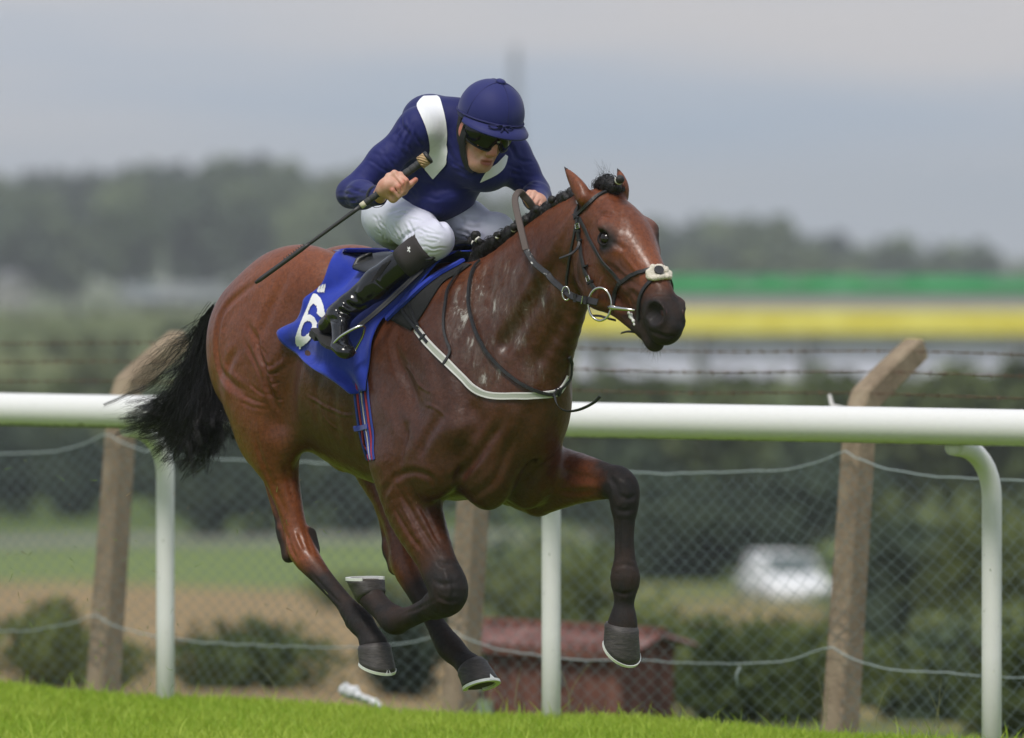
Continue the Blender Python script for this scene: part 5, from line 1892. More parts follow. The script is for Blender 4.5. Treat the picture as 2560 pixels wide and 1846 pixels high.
hair_over('loose_hair', fv_, vnormals(fv_, fq_), lambda p: P(1548, 458, -0.03) - p + np.array((0, 0, 0.02)), 320, 0.026, fore, 8)
hair_over('loose_hair', mv, vnormals(mv, mq), lambda p: np.array((0.5, -0.2, -0.9)), 1500, 0.024, mane, 9)
mb = MB()
pa, pb = P(1541, 456, -0.02), P(1550, 449, -0.045)
d = (pb - pa) / np.linalg.norm(pb - pa)
sphere_mesh(mb, pb, (0.0165, 0.0155, 0.0155), None, 12, 8)
mb.tube([pa, pb], 0.012, 8)
mb.tube([pb - d * 0.016, pb - d * 0.009], 0.0158, 14, mi=1)
mb.build('plait', [HAIR2.m, BAND.m], fore, smooth=True)
cs, rr = [], []
for i in range(34):
    b = P(1500 + rg.uniform(0, 40), 446, rg.uniform(-0.02, 0.02))
    dr = np.array((rg.uniform(-0.55, 0.25), rg.uniform(-0.2, 0.2), rg.uniform(0.15, 1.0)))
    t = np.linspace(0, 1, 8)[:, None]
    L = rg.uniform(0.03, 0.085)
    cs.append(b + dr * L * t + np.array((-0.03, 0, -0.01)) * t * t * rg.uniform(-0.5, 1.2)); rr.append(0.0006)
# whiskers under the chin
for i in range(46):
    p0 = HD(rg.uniform(0.50, 0.58), rg.uniform(-0.03, 0.03), -0.20)
    q, n_, _, _ = SKIN.find_nearest(Vector(p0))
    t = np.linspace(0, 1, 8)[:, None]
    cs.append(np.array(q) + (np.array(n_) * 0.6 + np.array((-0.1, 0, -0.7)) + rg.normal(0, 0.2, 3)) * rg.uniform(0.012, 0.035) * t); rr.append(0.0004)
tag(strands('stray_hair', cs, rr, horse, HAIR.m), kind='stuff')
# ================================================================== TACK (every strap lies on the skin)
LEATHER = Mat('black_leather', (0.017, 0.017, 0.019), 0.5, spec=0.4)
ln = LEATHER.noise(90, 3, 0.6)
LEATHER.color(LEATHER.ramp(ln, [(0.3, (0.011, 0.011, 0.0125)), (0.75, (0.028, 0.028, 0.031))]))
LEATHER.bump(ln, 0.3, 0.002)
STEEL = Mat('polished_steel', (0.62, 0.61, 0.58), 0.22, metal=1.0)
BRASS = Mat('pale_buckle', (0.66, 0.62, 0.52), 0.3, metal=1.0)


def on_skin(px, off=0.002, sub=3, tree=None):
    """Pixels (or 3-D points) to a smooth run of points on the skin with normals."""
    raw = []
    for q in px:
        if len(q) == 2:
            p, n = hit(tree or SKIN, *q)
            if p is None: continue
            raw.append(np.array(p))
        else:
            raw.append(np.array(q, float))
    c = catmull(np.array(raw), sub)
    P_, N_ = [], []
    for p in c:
        q, n, _, _ = (tree or SKIN).find_nearest(Vector(p))
        P_.append(q + n * off); N_.append(n)
    # even the normals so that straps do not flutter
    NN = [sum((N_[max(0, min(len(N_) - 1, i + k))] for k in (-2, -1, 0, 1, 2)), Vector()) for i in range(len(N_))]
    return P_, [n.normalized() for n in NN]


def head_mirror(px):
    out = []
    for q in px:
        p, n = hit(SKIN, *q)
        if p is None: continue
        d = np.array(p) - POLL
        out.append(HD(d @ h_a, -(d @ h_y), d @ h_n))
    return out


def strap(name, px, width, parent, mat=None, thick=0.004, off=0.0015, sub=3, mirror=False):
    mb = MB()
    p, n = on_skin(px, off, sub)
    mb.ribbon(p, n, PX(width), thick)
    o = mb.build(name, (mat or LEATHER).m, parent)
    if mirror:
        mb = MB()
        p, n = on_skin(head_mirror(px), off, sub)
        mb.ribbon(p, n, PX(width), thick)
        mb.build(name, (mat or LEATHER).m, parent)
    return o


def buckle(parent, u, v, w, h, ang, mat=None, r=0.0016):
    p, n = hit(SKIN, u, v)
    if p is None: return
    n = n.normalized()
    e1 = Vector((0.61, 0.79, 0)); e1 = (e1 - n * e1.dot(n)).normalized()
    e2 = n.cross(e1)
    if e2.z < 0: e2 = -e2
    ca, sa = math.cos(R(ang)), math.sin(R(ang))
    a, b = e1 * ca + e2 * sa, e2 * ca - e1 * sa
    c = p + n * 0.008
    pts = [c + a * (w * i) + b * (h * j) for i, j in ((-1, -1), (1, -1), (1, 1), (-1, 1), (-1, -1))]
    mb = MB()
    for i in range(4): mb.tube([pts[i], pts[i + 1]], r, 6)
    mb.tube([c - a * w, c + a * w * 0.9], r * 0.8, 6)
    mb.build('buckle', (mat or STEEL).m, parent)


bridle = empty('bridle', mat=HF.mat @ Matrix.Translation(Vector(POLL)))
tag(bridle, 'black leather bridle with a white sheepskin noseband pad and long looped reins', 'bridle')
BOFF = -Vector(POLL)


def local_parts(root, off):
    """Parts are modelled in horse coordinates; move their meshes into the root's own frame."""
    for o in root.children_recursive:
        o.data.transform(Matrix.Translation(off))


strap('headpiece', [(1444, 505), (1442, 525), (1440, 548)], 12, bridle, mirror=True)
strap('browband', [(1437, 546), (1452, 530), (1468, 512), (1490, 494), (1515, 481), (1540, 474), (1562, 474), (1578, 480), (1590, 491)], 10, bridle, thick=0.006)
strap('cheekpiece', [(1444, 548), (1446, 570), (1449, 600), (1455, 640), (1459, 658), (1465, 682), (1477, 704), (1490, 724)], 10, bridle, thick=0.006, mirror=True)
strap('noseband_strap', [(1450, 545), (1460, 567), (1473, 595), (1488, 622), (1500, 643), (1525, 675), (1545, 700), (1556, 708)], 9, bridle, mirror=True)
strap('throat_lash', [(1442, 558), (1436, 590), (1430, 620), (1424, 650), (1418, 690), (1417, 712)], 7, bridle)
strap('noseband', [(1640, 672), (1626, 674), (1605, 680), (1579, 689), (1557, 704), (1543, 721), (1536, 737), (1531, 775), (1531, 795)], 11, bridle, thick=0.006, mirror=True)
strap('noseband', [(1648, 683), (1627, 703), (1612, 721), (1602, 742), (1598, 769), (1597, 800)], 10, bridle, thick=0.006, mirror=True)
for (u, v, a) in ((1447, 566, 10), (1474, 697, 25)):
    buckle(bridle, u, v, 0.009, 0.008, a)
for px in ([(1441, 578), (1453, 578)], [(1444, 600), (1456, 600)], [(1459, 668), (1472, 664)], [(1472, 710), (1484, 702)], [(1436, 538), (1450, 545)]):
    strap('keeper', px, 5, bridle, thick=0.008, sub=2)
# loose strap ends
for px in ([(1449, 604, -0.085), (1444, 620, -0.10), (1430, 634, -0.13), (1412, 642, -0.15), (1398, 647, -0.16)],
           [(1540, 802, -0.05), (1520, 797, -0.075), (1500, 791, -0.09), (1478, 790, -0.10)],
           [(1598, 836, -0.03), (1588, 832, -0.05), (1570, 830, -0.06), (1553, 834, -0.065)]):
    c = catmull(np.array([P(*q) for q in px]), 3)
    mb = MB()
    mb.ribbon(c, [Vector((0.5, -0.5, 0.8))] * len(c), 0.010, 0.003)
    mb.build('strap_end', LEATHER.m, bridle)
# bit: ring and cheek sleeve, both sides
pb, nb = hit(SKIN, 1509, 758)
ringc = np.array(pb) + np.array(nb) * 0.020
for sd in (0, 1):
    d = ringc - POLL
    c = ringc if sd == 0 else HD(d @ h_a, -(d @ h_y), d @ h_n)
    s_ = -1 if sd == 0 else 1
    fwd = hf * 0.9 - h_y * (0.43 * s_)
    mb = MB()
    pts = [Vector(c) + Vector(fwd) * (0.046 * math.cos(a)) + Vector((0, 0, 1)) * (0.056 * math.sin(a)) for a in np.linspace(-0.2, 2 * math.pi - 0.2, 37)]
    mb.tube(pts, 0.0042, 10, cap=False)
    mb.build('bit_ring', STEEL.m, bridle, smooth=True)
    mb = MB()
    e0 = np.array(pts[0])
    e1 = HD(0.450, s_ * 0.060, -0.128)
    mb.tube([e0 - (e1 - e0) * 0.12, e0, e0 * 0.6 + e1 * 0.4, e1], [0.0070, 0.0088, 0.0075, 0.003], 12)
    mb.build('bit_mouthpiece', STEEL.m, bridle, smooth=True)
# sheepskin pad where the noseband crosses, with its leather disc
FLEECE = Mat('sheepskin', (0.72, 0.66, 0.56), 0.95)
FLEECE.bump(FLEECE.noise(160, 3, 0.7), 1.0, 0.006)
pc, nc = hit(SKIN, 1645, 684)
pc, nc = np.array(pc), np.array(nc)
F = Field(pc - 0.09, pc + 0.09, 0.003)
rg = np.random.default_rng(9)
for i in range(120):
    a, r = rg.uniform(0, 2 * math.pi), math.sqrt(rg.uniform(0.12, 1))
    q = pc + h_y * (0.050 * r * math.cos(a)) + h_a * (0.026 * r * math.sin(a))
    sq, sn, _, _ = SKIN.find_nearest(Vector(q))
    F.ell(np.array(sq) + np.array(sn) * rg.uniform(0.004, 0.012), (rg.uniform(0.006, 0.010),) * 3, k=0.003)
v_, q_ = F.mesh(0)
mesh_from('sheepskin_pad', v_, q_, FLEECE.m, bridle)
mb = MB()
dc = pc + nc * 0.018
mb.tube([dc, dc + nc * 0.005], 0.017, 16)
mb.build('leather_disc', LEATHER.m, bridle)
# froth at the mouth
FROTH = Mat('froth', (0.75, 0.75, 0.72), 0.6)
F = Field(P(1580, 795, -0.05) - 0.05, P(1580, 795, -0.05) + 0.05, 0.003)
for (u, v, r) in ((1572, 783, 0.006), (1578, 788, 0.008), (1580, 796, 0.007), (1584, 803, 0.007), (1586, 812, 0.005), (1576, 792, 0.007)):
    p, n = hit(SKIN, u, v)
    if p is not None: F.ell(np.array(p), (r, r, r), k=0.004)
v_, q_ = F.mesh(0)
if len(q_): mesh_from('froth', v_, q_, FROTH.m, bridle)

# reins: leather by the bit, rubber grip to the hands; the right rein runs up over the neck, the left beyond it
RUBBER = Mat('brown_rubber_grip', (0.10, 0.078, 0.07), 0.8)
RUBBER.bump(RUBBER.noise(1, 2, 0.5, RUBBER.coord((700, 700, 700))), 0.5, 0.002)
frothn = LEATHER  # plain leather towards the bit
REIN = Mat('frothy_rein', (0.02, 0.02, 0.022), 0.5)
rn = REIN.noise(38, 5, 0.7)
REIN.color(REIN.mix(REIN.rng(rn, 0.56, 0.62, 0, 1), (0.022, 0.022, 0.024), (0.62, 0.61, 0.58)))


def free_ribbon(name, rows, width, mat, parent, face, thick=0.004, sub=4):
    c = catmull(np.array([P(*q) for q in rows]), sub)
    mb = MB()
    mb.ribbon(c, [Vector(face)] * len(c), width, thick)
    return mb.build(name, mat.m, parent)


facing = (0.62, -0.75, 0.25)
free_ribbon('rein', [(1494, 757, -0.125), (1470, 752, -0.135), (1445, 747, -0.14), (1424, 738, -0.142)], PX(18), LEATHER, bridle, facing, 0.006)
free_ribbon('rein', [(1424, 738, -0.142), (1405, 722, -0.142), (1380, 700, -0.142), (1370, 686, -0.142)], PX(16), LEATHER, bridle, facing, 0.005)
free_ribbon('rein', [(1370, 686, -0.142), (1350, 671, -0.142), (1333, 655, -0.14), (1315, 625, -0.132)], PX(15), REIN, bridle, facing, 0.005)
free_ribbon('rein_grip', [(1315, 625, -0.132), (1306, 588, -0.12), (1297, 551, -0.10), (1289, 515, -0.075), (1288, 495, -0.06), (1294, 483, -0.045), (1303, 482, -0.03), (1312, 492, -0.01),
                          (1324, 505, 0.01), (1334, 522, 0.03), (1340, 540, 0.045)], PX(17), RUBBER, bridle, facing, 0.007)
mb = MB()
lp = [np.array((P(1494, 757, -0.125)[0], 0.12, P(1494, 757, -0.125)[2])), np.array((0.98, 0.14, 1.72)), np.array((0.82, 0.14, 1.80)), np.array((0.68, 0.10, 1.95)), P(1345, 508, 0.06)]
mb.ribbon(catmull(lp, 4), [Vector((0.2, 0.97, 0.1))] * (4 * 4 + 1), 0.018, 0.004)
mb.build('rein', LEATHER.m, bridle)
# martingale ring, buckle and keepers on the right rein
mb = MB()
rc_ = Vector(P(1415, 734, -0.15))
mb.tube([rc_ + Vector((0.5, 0.3, -0.1)).normalized() * (0.014 * math.cos(a)) + Vector((0, 0, 1)) * (0.023 * math.sin(a)) for a in np.linspace(0, 2 * math.pi, 21)], 0.003, 8, cap=False)
mb.build('rein_ring', STEEL.m, bridle, smooth=True)
for (u, v, hh) in ((1456, 750, 0.019), (1437, 745, 0.014), (1463, 751, 0.014)):
    c = Vector(P(u, v, -0.148))
    mb = MB()
    if hh > 0.015:
        mb.tube([c + Vector((-0.006, 0, -hh * 0.7)), c + Vector((0.002, 0, hh * 0.7))], 0.0022, 6)
        mb.build('buckle', STEEL.m, bridle)
    else:
        mb.box(c, (0.004, 0.003, 0), (0.002, -0.003, 0), (0, 0, 0.014))
        mb.build('keeper', LEATHER.m, bridle)
local_parts(bridle, BOFF)

# ------------------------------------------------------------------ saddle cloth
BLUE = Mat('royal_blue_cloth', (0.012, 0.034, 0.34), 0.75, spec=0.25)
bn = BLUE.noise(7, 4, 0.6)
BLUE.color(BLUE.ramp(bn, [(0.3, (0.010, 0.027, 0.28)), (0.7, (0.014, 0.040, 0.40))]))
BLUE.b.inputs['Sheen Weight'].default_value = 0.25
BLUE.bump(BLUE.math('ADD', BLUE.math('ADD', bn, BLUE.math('MULTIPLY', BLUE.noise(1, 3, 0.5, BLUE.coord((22, 22, 8), rot=(0, 0.6, 0)), 0.8), 0.6)), BLUE.math('MULTIPLY', BLUE.noise(1, 2, 0.5, BLUE.coord((900, 900, 900))), 0.05)), 0.45, 0.010)


def draped(name, left, right, nt, ns, off, mat, parent, wave=None, both=True, thick=0.004):
    """A cloth spanned between two edges given as pixel polylines, laid on the skin; mirrored to the far side."""
    L = catmull(np.array(left, float), 6)
    Rr = catmull(np.array(right, float), 6)
    V = []
    for i in range(nt):
        f = i / (nt - 1)
        a = L[0] * 0
        li = f * (len(L) - 1); l0 = int(min(li, len(L) - 2)); a = L[l0] * (1 - (li - l0)) + L[l0 + 1] * (li - l0)
        ri = f * (len(Rr) - 1); r0 = int(min(ri, len(Rr) - 2)); b = Rr[r0] * (1 - (ri - r0)) + Rr[r0 + 1] * (ri - r0)
        for j in range(ns):
            g = j / (ns - 1)
            q = a * (1 - g) + b * g
            p, n = hit(SKIN, *q)
            down = 0
            while p is None and down < 160:
                down += 3
                p, n = hit(SKIN, q[0], q[1] + down)
            if p is None:
                p, n, _, _ = SKIN.find_nearest(Vector(P(q[0], q[1], 0.0)))
            if p.y > -0.012: p, n = Vector((p.x, -0.012, SKIN.find_nearest(Vector((p.x, -0.012, p.z)))[0].z)), Vector((0, -0.1, 1))
            o = off + (wave(f, g) if wave else 0) * smooth01(abs(p.y) / 0.11) + (0.034 * (1 - smooth01((abs(p.y) - 0.03) / 0.16)) if wave else 0)
            V.append(np.array(p) + np.array(n) * o)
    V = np.array(V).reshape(nt, ns, 3)
    for _ in range(3):                            # relax the drape
        W = V.copy()
        W[1:-1, 1:-1] = V[1:-1, 1:-1] * 0.4 + 0.15 * (V[:-2, 1:-1] + V[2:, 1:-1] + V[1:-1, :-2] + V[1:-1, 2:])
        V = W
    V = V.reshape(-1, 3)
    Q = np.array([(i * ns + j, (i + 1) * ns + j, (i + 1) * ns + j + 1, i * ns + j + 1) for i in range(nt - 1) for j in range(ns - 1)])
    VV, QQ = V, Q
    if both:
        VV = np.vstack([V, V * np.array((1, -1, 1))])
        QQ = np.vstack([Q, Q[:, ::-1] + len(V)])
        top = np.array([(j, j + 1, len(V) + j + 1, len(V) + j) for j in range(ns - 1)])
        QQ = np.vstack([QQ, top])
    o = mesh_from(name, VV.astype(np.float32), QQ.astype(np.int32), mat, parent)
    md = o.modifiers.new('thickness', 'SOLIDIFY')
    md.thickness = thick
    md.offset = -1
    return o, V.astype(np.float32), Q


cloth = empty('saddle_cloth', mat=HF.mat @ Matrix.Translation((-0.15, 0, 1.74)))
tag(cloth, 'royal blue saddle cloth bearing a white number 6 under the rider', 'saddle cloth')


def cwave(f, g):
    e = (1 - g)
    flare = e ** 3 * (0.009 + 0.013 * math.sin(f * 23 + 0.6)) * (0.4 + f)
    fold = 0.013 * math.sin((g * 3.2 + f * 4.5) * 3.0) * (0.35 + 0.65 * f) * (1 - g) ** 0.5 + 0.006 * math.sin((g * 9 - f * 13))
    return flare + fold + 0.006


cl, clV, clQ = draped('cloth', [(836, 650), (826, 672), (812, 706), (790, 730), (772, 748), (766, 775), (748, 802), (722, 818), (711, 835), (717, 858), (738, 880), (767, 902), (806, 924), (848, 953), (884, 985)],
                      [(1165, 652), (1140, 664), (1108, 680), (1068, 706), (1032, 738), (995, 772), (966, 800), (948, 830), (936, 860), (930, 890), (926, 920), (924, 950), (924, 980)], 46, 40, 0.010, BLUE.m, cloth, cwave)
CLOTH = tree_of(clV, clQ)


def on_cloth(name, px, widths, mat, parent, off=0.0035, thick=0.0012, sub=4):
    p, n = on_skin(px, off, sub, CLOTH)
    w = np.interp(np.linspace(0, 1, len(p)), np.linspace(0, 1, len(widths)), widths) / 711.0
    # widths are as printed; straps face out of the cloth
    n = [x if x.dot(Vector((0.6, -0.7, 0.3))) > 0 else -x for x in n]
    p = [Vector(a) for a in p]
    mb = MB()
    mb.ribbon(p, n, list(w), thick)
    return mb.build(name, mat.m, parent)


WHITEP = Mat('white_print', (0.74, 0.74, 0.76), 0.6)


def CZ(x, y): return (x / 2.7257 + 300, y / 2.7257 + 550)


def flat_print(name, outer, hole, tree, mat, parent, off=0.004, step=4.0, conv=CZ):
    """A flat printed shape: the outline (with an optional hole) cut from a fine grid laid on the cloth."""
    O = np.array([conv(*q) for q in outer]); H_ = np.array([conv(*q) for q in hole]) if hole else None

    def inside(poly, x, y):
        c = False
        j = len(poly) - 1
        for i in range(len(poly)):
            if ((poly[i][1] > y) != (poly[j][1] > y)) and (x < (poly[j][0] - poly[i][0]) * (y - poly[i][1]) / (poly[j][1] - poly[i][1]) + poly[i][0]): c = not c
            j = i
        return c
    lo, hi = O.min(0) - step, O.max(0) + step
    nx, ny = int((hi[0] - lo[0]) / step) + 2, int((hi[1] - lo[1]) / step) + 2
    bm = bmesh.new()
    vm = {}
    for i in range(nx):
        for j in range(ny):
            x, y = lo[0] + i * step, lo[1] + j * step
            if inside(O, x, y) and not (H_ is not None and inside(H_, x, y)):
                cs = []
                for (dx, dy) in ((-.5, -.5), (.5, -.5), (.5, .5), (-.5, .5)):
                    key = (i * 2 + int(dx * 2), j * 2 + int(dy * 2))
                    if key not in vm:
                        p, n = hit(tree, x + dx * step, y + dy * step)
                        if p is None:
                            vm[key] = None
                        else:
                            if n.dot(Vector((0.6, -0.7, 0.3))) < 0: n = -n
                            vm[key] = bm.verts.new(p + n * off)
                    cs.append(vm[key])
                if all(c is not None for c in cs):
                    try: bm.faces.new(cs)
                    except ValueError: pass
    me = bpy.data.meshes.new(name)
    bm.to_mesh(me); bm.free()
    me.polygons.foreach_set('use_smooth', np.full(len(me.polygons), True))
    return link_mesh(name, me, mat.m, parent)


flat_print('cloth_number', [(1322, 503), (1345, 510), (1368, 535), (1388, 580), (1400, 640), (1396, 672), (1372, 664), (1344, 640), (1350, 615), (1342, 590), (1322, 575), (1303, 590), (1290, 622), (1284, 650),
                          (1305, 650), (1330, 668), (1347, 705), (1344, 745), (1325, 785), (1296, 822), (1262, 852), (1236, 864), (1210, 856), (1198, 832), (1202, 795), (1216, 752), (1236, 702), (1256, 655), (1276, 605), (1296, 553), (1310, 518)],
           [(1278, 690), (1300, 692), (1314, 715), (1310, 745), (1290, 775), (1262, 796), (1242, 792), (1238, 765), (1246, 735), (1258, 708)], CLOTH, WHITEP, cloth, step=1.6)
flat_print('printed_dot', [(1228, 862), (1240, 862), (1238, 880), (1228, 880)], None, CLOTH, WHITEP, cloth, step=1.5)
for k, (x0, w) in enumerate(((1352, 9), (1368, 12), (1386, 9))):
    flat_print('emblem', [(x0 + 8, 448 - 4 * k), (x0 + 8 + w, 438 - 2 * k), (x0 + 4 + w, 470), (x0 - 2 + w, 500), (x0 - 9, 490), (x0 - 2, 470)], None, CLOTH, WHITEP, cloth, step=1.4)
flat_print('white_tag', [(1715, 290), (1722, 280), (1750, 277), (1775, 285), (1775, 310), (1755, 330), (1735, 322), (1720, 305)], None, CLOTH, WHITEP, cloth, off=0.007, step=1.5)
# hem stitching line and the folded front edge
strap('front_edge', [(1160, 660), (1146, 668), (1108, 687), (1068, 714), (1034, 745), (998, 778), (972, 802)], 16, cloth, BLUE, thick=0.010, off=0.010)
local_parts(cloth, -Vector((-0.15, 0, 1.74)))

# dark perforated pad showing in front of the cloth
pad = empty('saddle_pad', mat=HF.mat @ Matrix.Translation((0.1, 0, 1.74)))
tag(pad, 'black perforated pad showing between the blue cloth and the bay shoulder', 'saddle pad')
PADM = Mat('black_perforated_pad', (0.016, 0.016, 0.017), 0.85)
PADM.bump(PADM.rng(PADM.noise(1, 1, 0.5, PADM.coord((330, 330, 330))), 0.5, 0.62, 0, 1), 0.6, 0.003)
draped('pad', [(1150, 662), (1108, 688), (1066, 716), (1030, 748), (996, 780), (968, 796)], [(1178, 664), (1150, 684), (1112, 706), (1086, 740), (1062, 780), (1030, 828)], 20, 12, 0.007, PADM.m, pad)
local_parts(pad, -Vector((0.1, 0, 1.74)))

# girth: striped webbing
girth = empty('girth', mat=HF.mat @ Matrix.Translation((-0.05, 0, 1.4)))
tag(girth, 'blue and red striped webbing girth running under the brown belly', 'girth')
for k, (dx, w, c) in enumerate(((-17, 8.5, 'b'), (-10, 7, 'r'), (-4.2, 5.4, 'b'), (0.2, 4.4, 'w'), (4.8, 5.4, 'b'), (10.2, 7, 'r'), (16.5, 8, 'b'))):
    cm = {'b': (0.02, 0.045, 0.26), 'r': (0.30, 0.022, 0.05), 'w': (0.42, 0.40, 0.42)}[c]
    mm = Mat('girth_webbing', cm, 0.85)
    strap('webbing_stripe', [(899 + dx, 935), (903 + dx, 965), (906 + dx, 1000), (911 + dx, 1040), (917 + dx, 1080), (922 + dx * 0.7, 1120), (928 + dx * 0.5, 1150)], w, girth, mm, thick=0.003, sub=3)
strap('girth_keeper', [(888, 1072), (905, 1070), (922, 1066)], 14, girth, BLUE, thick=0.006)
local_parts(girth, -Vector((-0.05, 0, 1.4)))

# breastplate
bp_ = empty('breastplate', mat=HF.mat @ Matrix.Translation((0.5, 0, 1.35)))
tag(bp_, 'pale grey webbing breastplate edged in white, buckled across the chest', 'breastplate')
WEB = Mat('grey_webbing', (0.36, 0.38, 0.33), 0.8)
WEB.bump(WEB.noise(1, 2, 0.5, WEB.coord((500, 500, 500))), 0.4, 0.002)
WEDGE = Mat('white_webbing_edge', (0.62, 0.61, 0.60), 0.8)
bpx = [(1046, 826), (1058, 842), (1068, 855), (1088, 876), (1111, 899), (1136, 925), (1160, 948), (1178, 966), (1196, 978), (1214, 986), (1234, 990), (1262, 991), (1288, 990), (1316, 990), (1343, 988), (1366, 986), (1385, 983), (1398, 976), (1408, 962), (1416, 945)]
strap('webbing', bpx, 14, bp_, WEB, thick=0.005, off=0.003)
strap('webbing_edge', [(u + (3 if u < 1200 else 0) * 1.6, v - (5 if u < 1200 else 6.5)) for u, v in bpx], 4.5, bp_, WEDGE, thick=0.006, off=0.003)
strap('webbing_edge', [(u - (3 if u < 1200 else 0) * 1.6, v + (5 if u < 1200 else 6.5)) for u, v in bpx], 4.5, bp_, WEDGE, thick=0.006, off=0.003)
strap('buckle_strap', [(990, 750), (1004, 770), (1020, 793), (1036, 813), (1048, 828), (1062, 845), (1072, 858)], 9, bp_, thick=0.008, off=0.004)
strap('buckle_strap', [(1010, 730), (1022, 756), (1034, 785), (1044, 810), (1050, 826)], 9, bp_, thick=0.006, off=0.003)
for u, v in ((1060, 846),):
    strap('keeper', [(u - 6, v + 6), (u + 7, v - 7)], 7, bp_, thick=0.012, sub=2)
buckle(bp_, 1047, 826, 0.012, 0.011, -40, BRASS, 0.002)
local_parts(bp_, -Vector((0.5, 0, 1.35)))

# martingale
mg = empty('martingale', mat=HF.mat @ Matrix.Translation((0.45, 0, 1.5)))
tag(mg, 'thin black leather martingale looped round the base of the neck with a flying end', 'martingale')
strap('neck_strap', [(1205, 655), (1192, 668), (1182, 692), (1177, 718), (1175, 747), (1177, 770), (1181, 791), (1195, 835), (1208, 860), (1221, 883), (1258, 925), (1302, 959), (1346, 979), (1379, 985), (1394, 974)], 9, mg, thick=0.006, off=0.008)
strap('neck_strap', [(1394, 974), (1408, 962), (1420, 945), (1424, 915), (1420, 890)], 8, mg, thick=0.005, off=0.008)
strap('side_strap', [(1160, 672), (1137, 703), (1122, 730), (1117, 755), (1112, 790), (1112, 828), (1119, 855), (1127, 878), (1120, 898), (1112, 912)], 7.5, mg, thick=0.004, off=0.009)
free_ribbon('strap_end', [(1386, 985, -0.04), (1390, 1005, -0.06), (1400, 1020, -0.07), (1420, 1028, -0.075), (1445, 1025, -0.08), (1468, 1016, -0.08), (1488, 1004, -0.08), (1500, 991, -0.075)], 0.012, LEATHER, mg, (0.5, -0.5, -0.7), 0.003)
strap('keeper', [(1378, 990), (1392, 972)], 9, mg, thick=0.016, sub=2)
strap('keeper', [(1392, 988), (1398, 968)], 7, mg, thick=0.016, sub=2)
local_parts(mg, -Vector((0.45, 0, 1.5)))

# saddle: a small racing saddle with its irons and leathers
saddle = empty('racing_saddle', mat=HF.mat @ Matrix.Translation((0.0, 0, 1.78)))
tag(saddle, 'small black racing saddle with steel stirrup irons under the jockey', 'saddle')
SADL = Mat('saddle_leather', (0.012, 0.012, 0.013), 0.38)
V, F_ = [], []
ss = np.linspace(-0.22, 0.27, 14)
aa = np.linspace(-1, 1, 13)
for i, s0 in enumerate(ss):
    for a in aa:
        w = 0.13 + 0.03 * math.sin((s0 + 0.22) / 0.49 * math.pi)
        q, n, _, _ = SKIN.find_nearest(Vector((s0, a * w, 1.86)))
        lift = 0.052 + 0.03 * math.exp(-((s0 - 0.24) / 0.05) ** 2) + 0.028 * math.exp(-((s0 + 0.2) / 0.06) ** 2)
        V.append(Vector((s0, a * w, max(q.z, 1.60))) + n * lift * (1 - 0.35 * a * a))
nA_ = len(aa)
F_ = [(i * nA_ + j, i * nA_ + j + 1, (i + 1) * nA_ + j + 1, (i + 1) * nA_ + j) for i in range(len(ss) - 1) for j in range(nA_ - 1)]
o = mesh_from('seat', V, F_, SADL.m, saddle)
md = o.modifiers.new('thickness', 'SOLIDIFY'); md.thickness = 0.012; md.offset = 1
for sd in (-1, 1):
    mir = np.array((1, -sd, 1)) if sd == 1 else np.array((1, 1, 1))
    top = [(1066, 678, -0.15), (1030, 712, -0.19), (990, 750, -0.235), (945, 790, -0.285), (908, 820, -0.32)]
    for dx in (7, 13):
        c = catmull(np.array([P(u - dx, v - dx * 0.4, lat) for u, v, lat in top]), 4) * mir
        mb = MB()
        mb.ribbon(c, [Vector((0.55, 0.75 * sd, 0.35))] * len(c), 0.010, 0.004)
        mb.build('stirrup_leather', SADL.m, saddle)
    mb = MB()
    arch = [(833, 868, -0.40), (836, 858, -0.405), (852, 842, -0.40), (872, 829, -0.385), (892, 819, -0.365), (907, 815, -0.345), (911, 822, -0.325), (906, 842, -0.31), (896, 862, -0.30), (886, 880, -0.30)]
    c = catmull(np.array([P(*q) for q in arch]), 4) * mir
    mb.tube(c, 0.0052, 8)
    mb.build('stirrup_iron', STEEL.m, saddle, smooth=True)
    mb = MB()
    c = [P(833, 868, -0.40) * mir, P(858, 878, -0.35) * mir, P(886, 882, -0.30) * mir]
    mb.ribbon(c, [Vector((0.3, 0, 1))] * 3, 0.024, 0.006)
    mb.build('stirrup_tread', STEEL.m, saddle)
local_parts(saddle, -Vector((0, 0, 1.78)))
# ================================================================== THE JOCKEY
JO = P(985, 540, 0.0)
jockey = empty('person', mat=HF.mat @ Matrix.Translation(Vector(JO)))
tag(jockey, 'jockey in navy silks and white breeches crouching over the horse with a raised whip', 'person')

# joints (horse coordinates)
PEL = P(1015, 530, 0.0)
WAI = P(1065, 470, 0.005)
CHE = P(1122, 392, 0.015)
TOP = P(1158, 312, 0.02)
RS, RE, RW = P(1045, 322, -0.155), P(878, 484, -0.365), P(948, 492, -0.425)
LS, LE, LW = P(1276, 388, 0.165), P(1338, 480, 0.235), P(1348, 512, 0.09)
RH, RK, RA = P(983, 540, -0.085), P(1088, 600, -0.115), P(845, 786, -0.312)
LH, LK = P(1090, 528, 0.095), P(1240, 580, 0.125)
mirY = np.array((1, -1, 1))
LA = RA * mirY
SHV = (LS - RS) / np.linalg.norm(LS - RS)
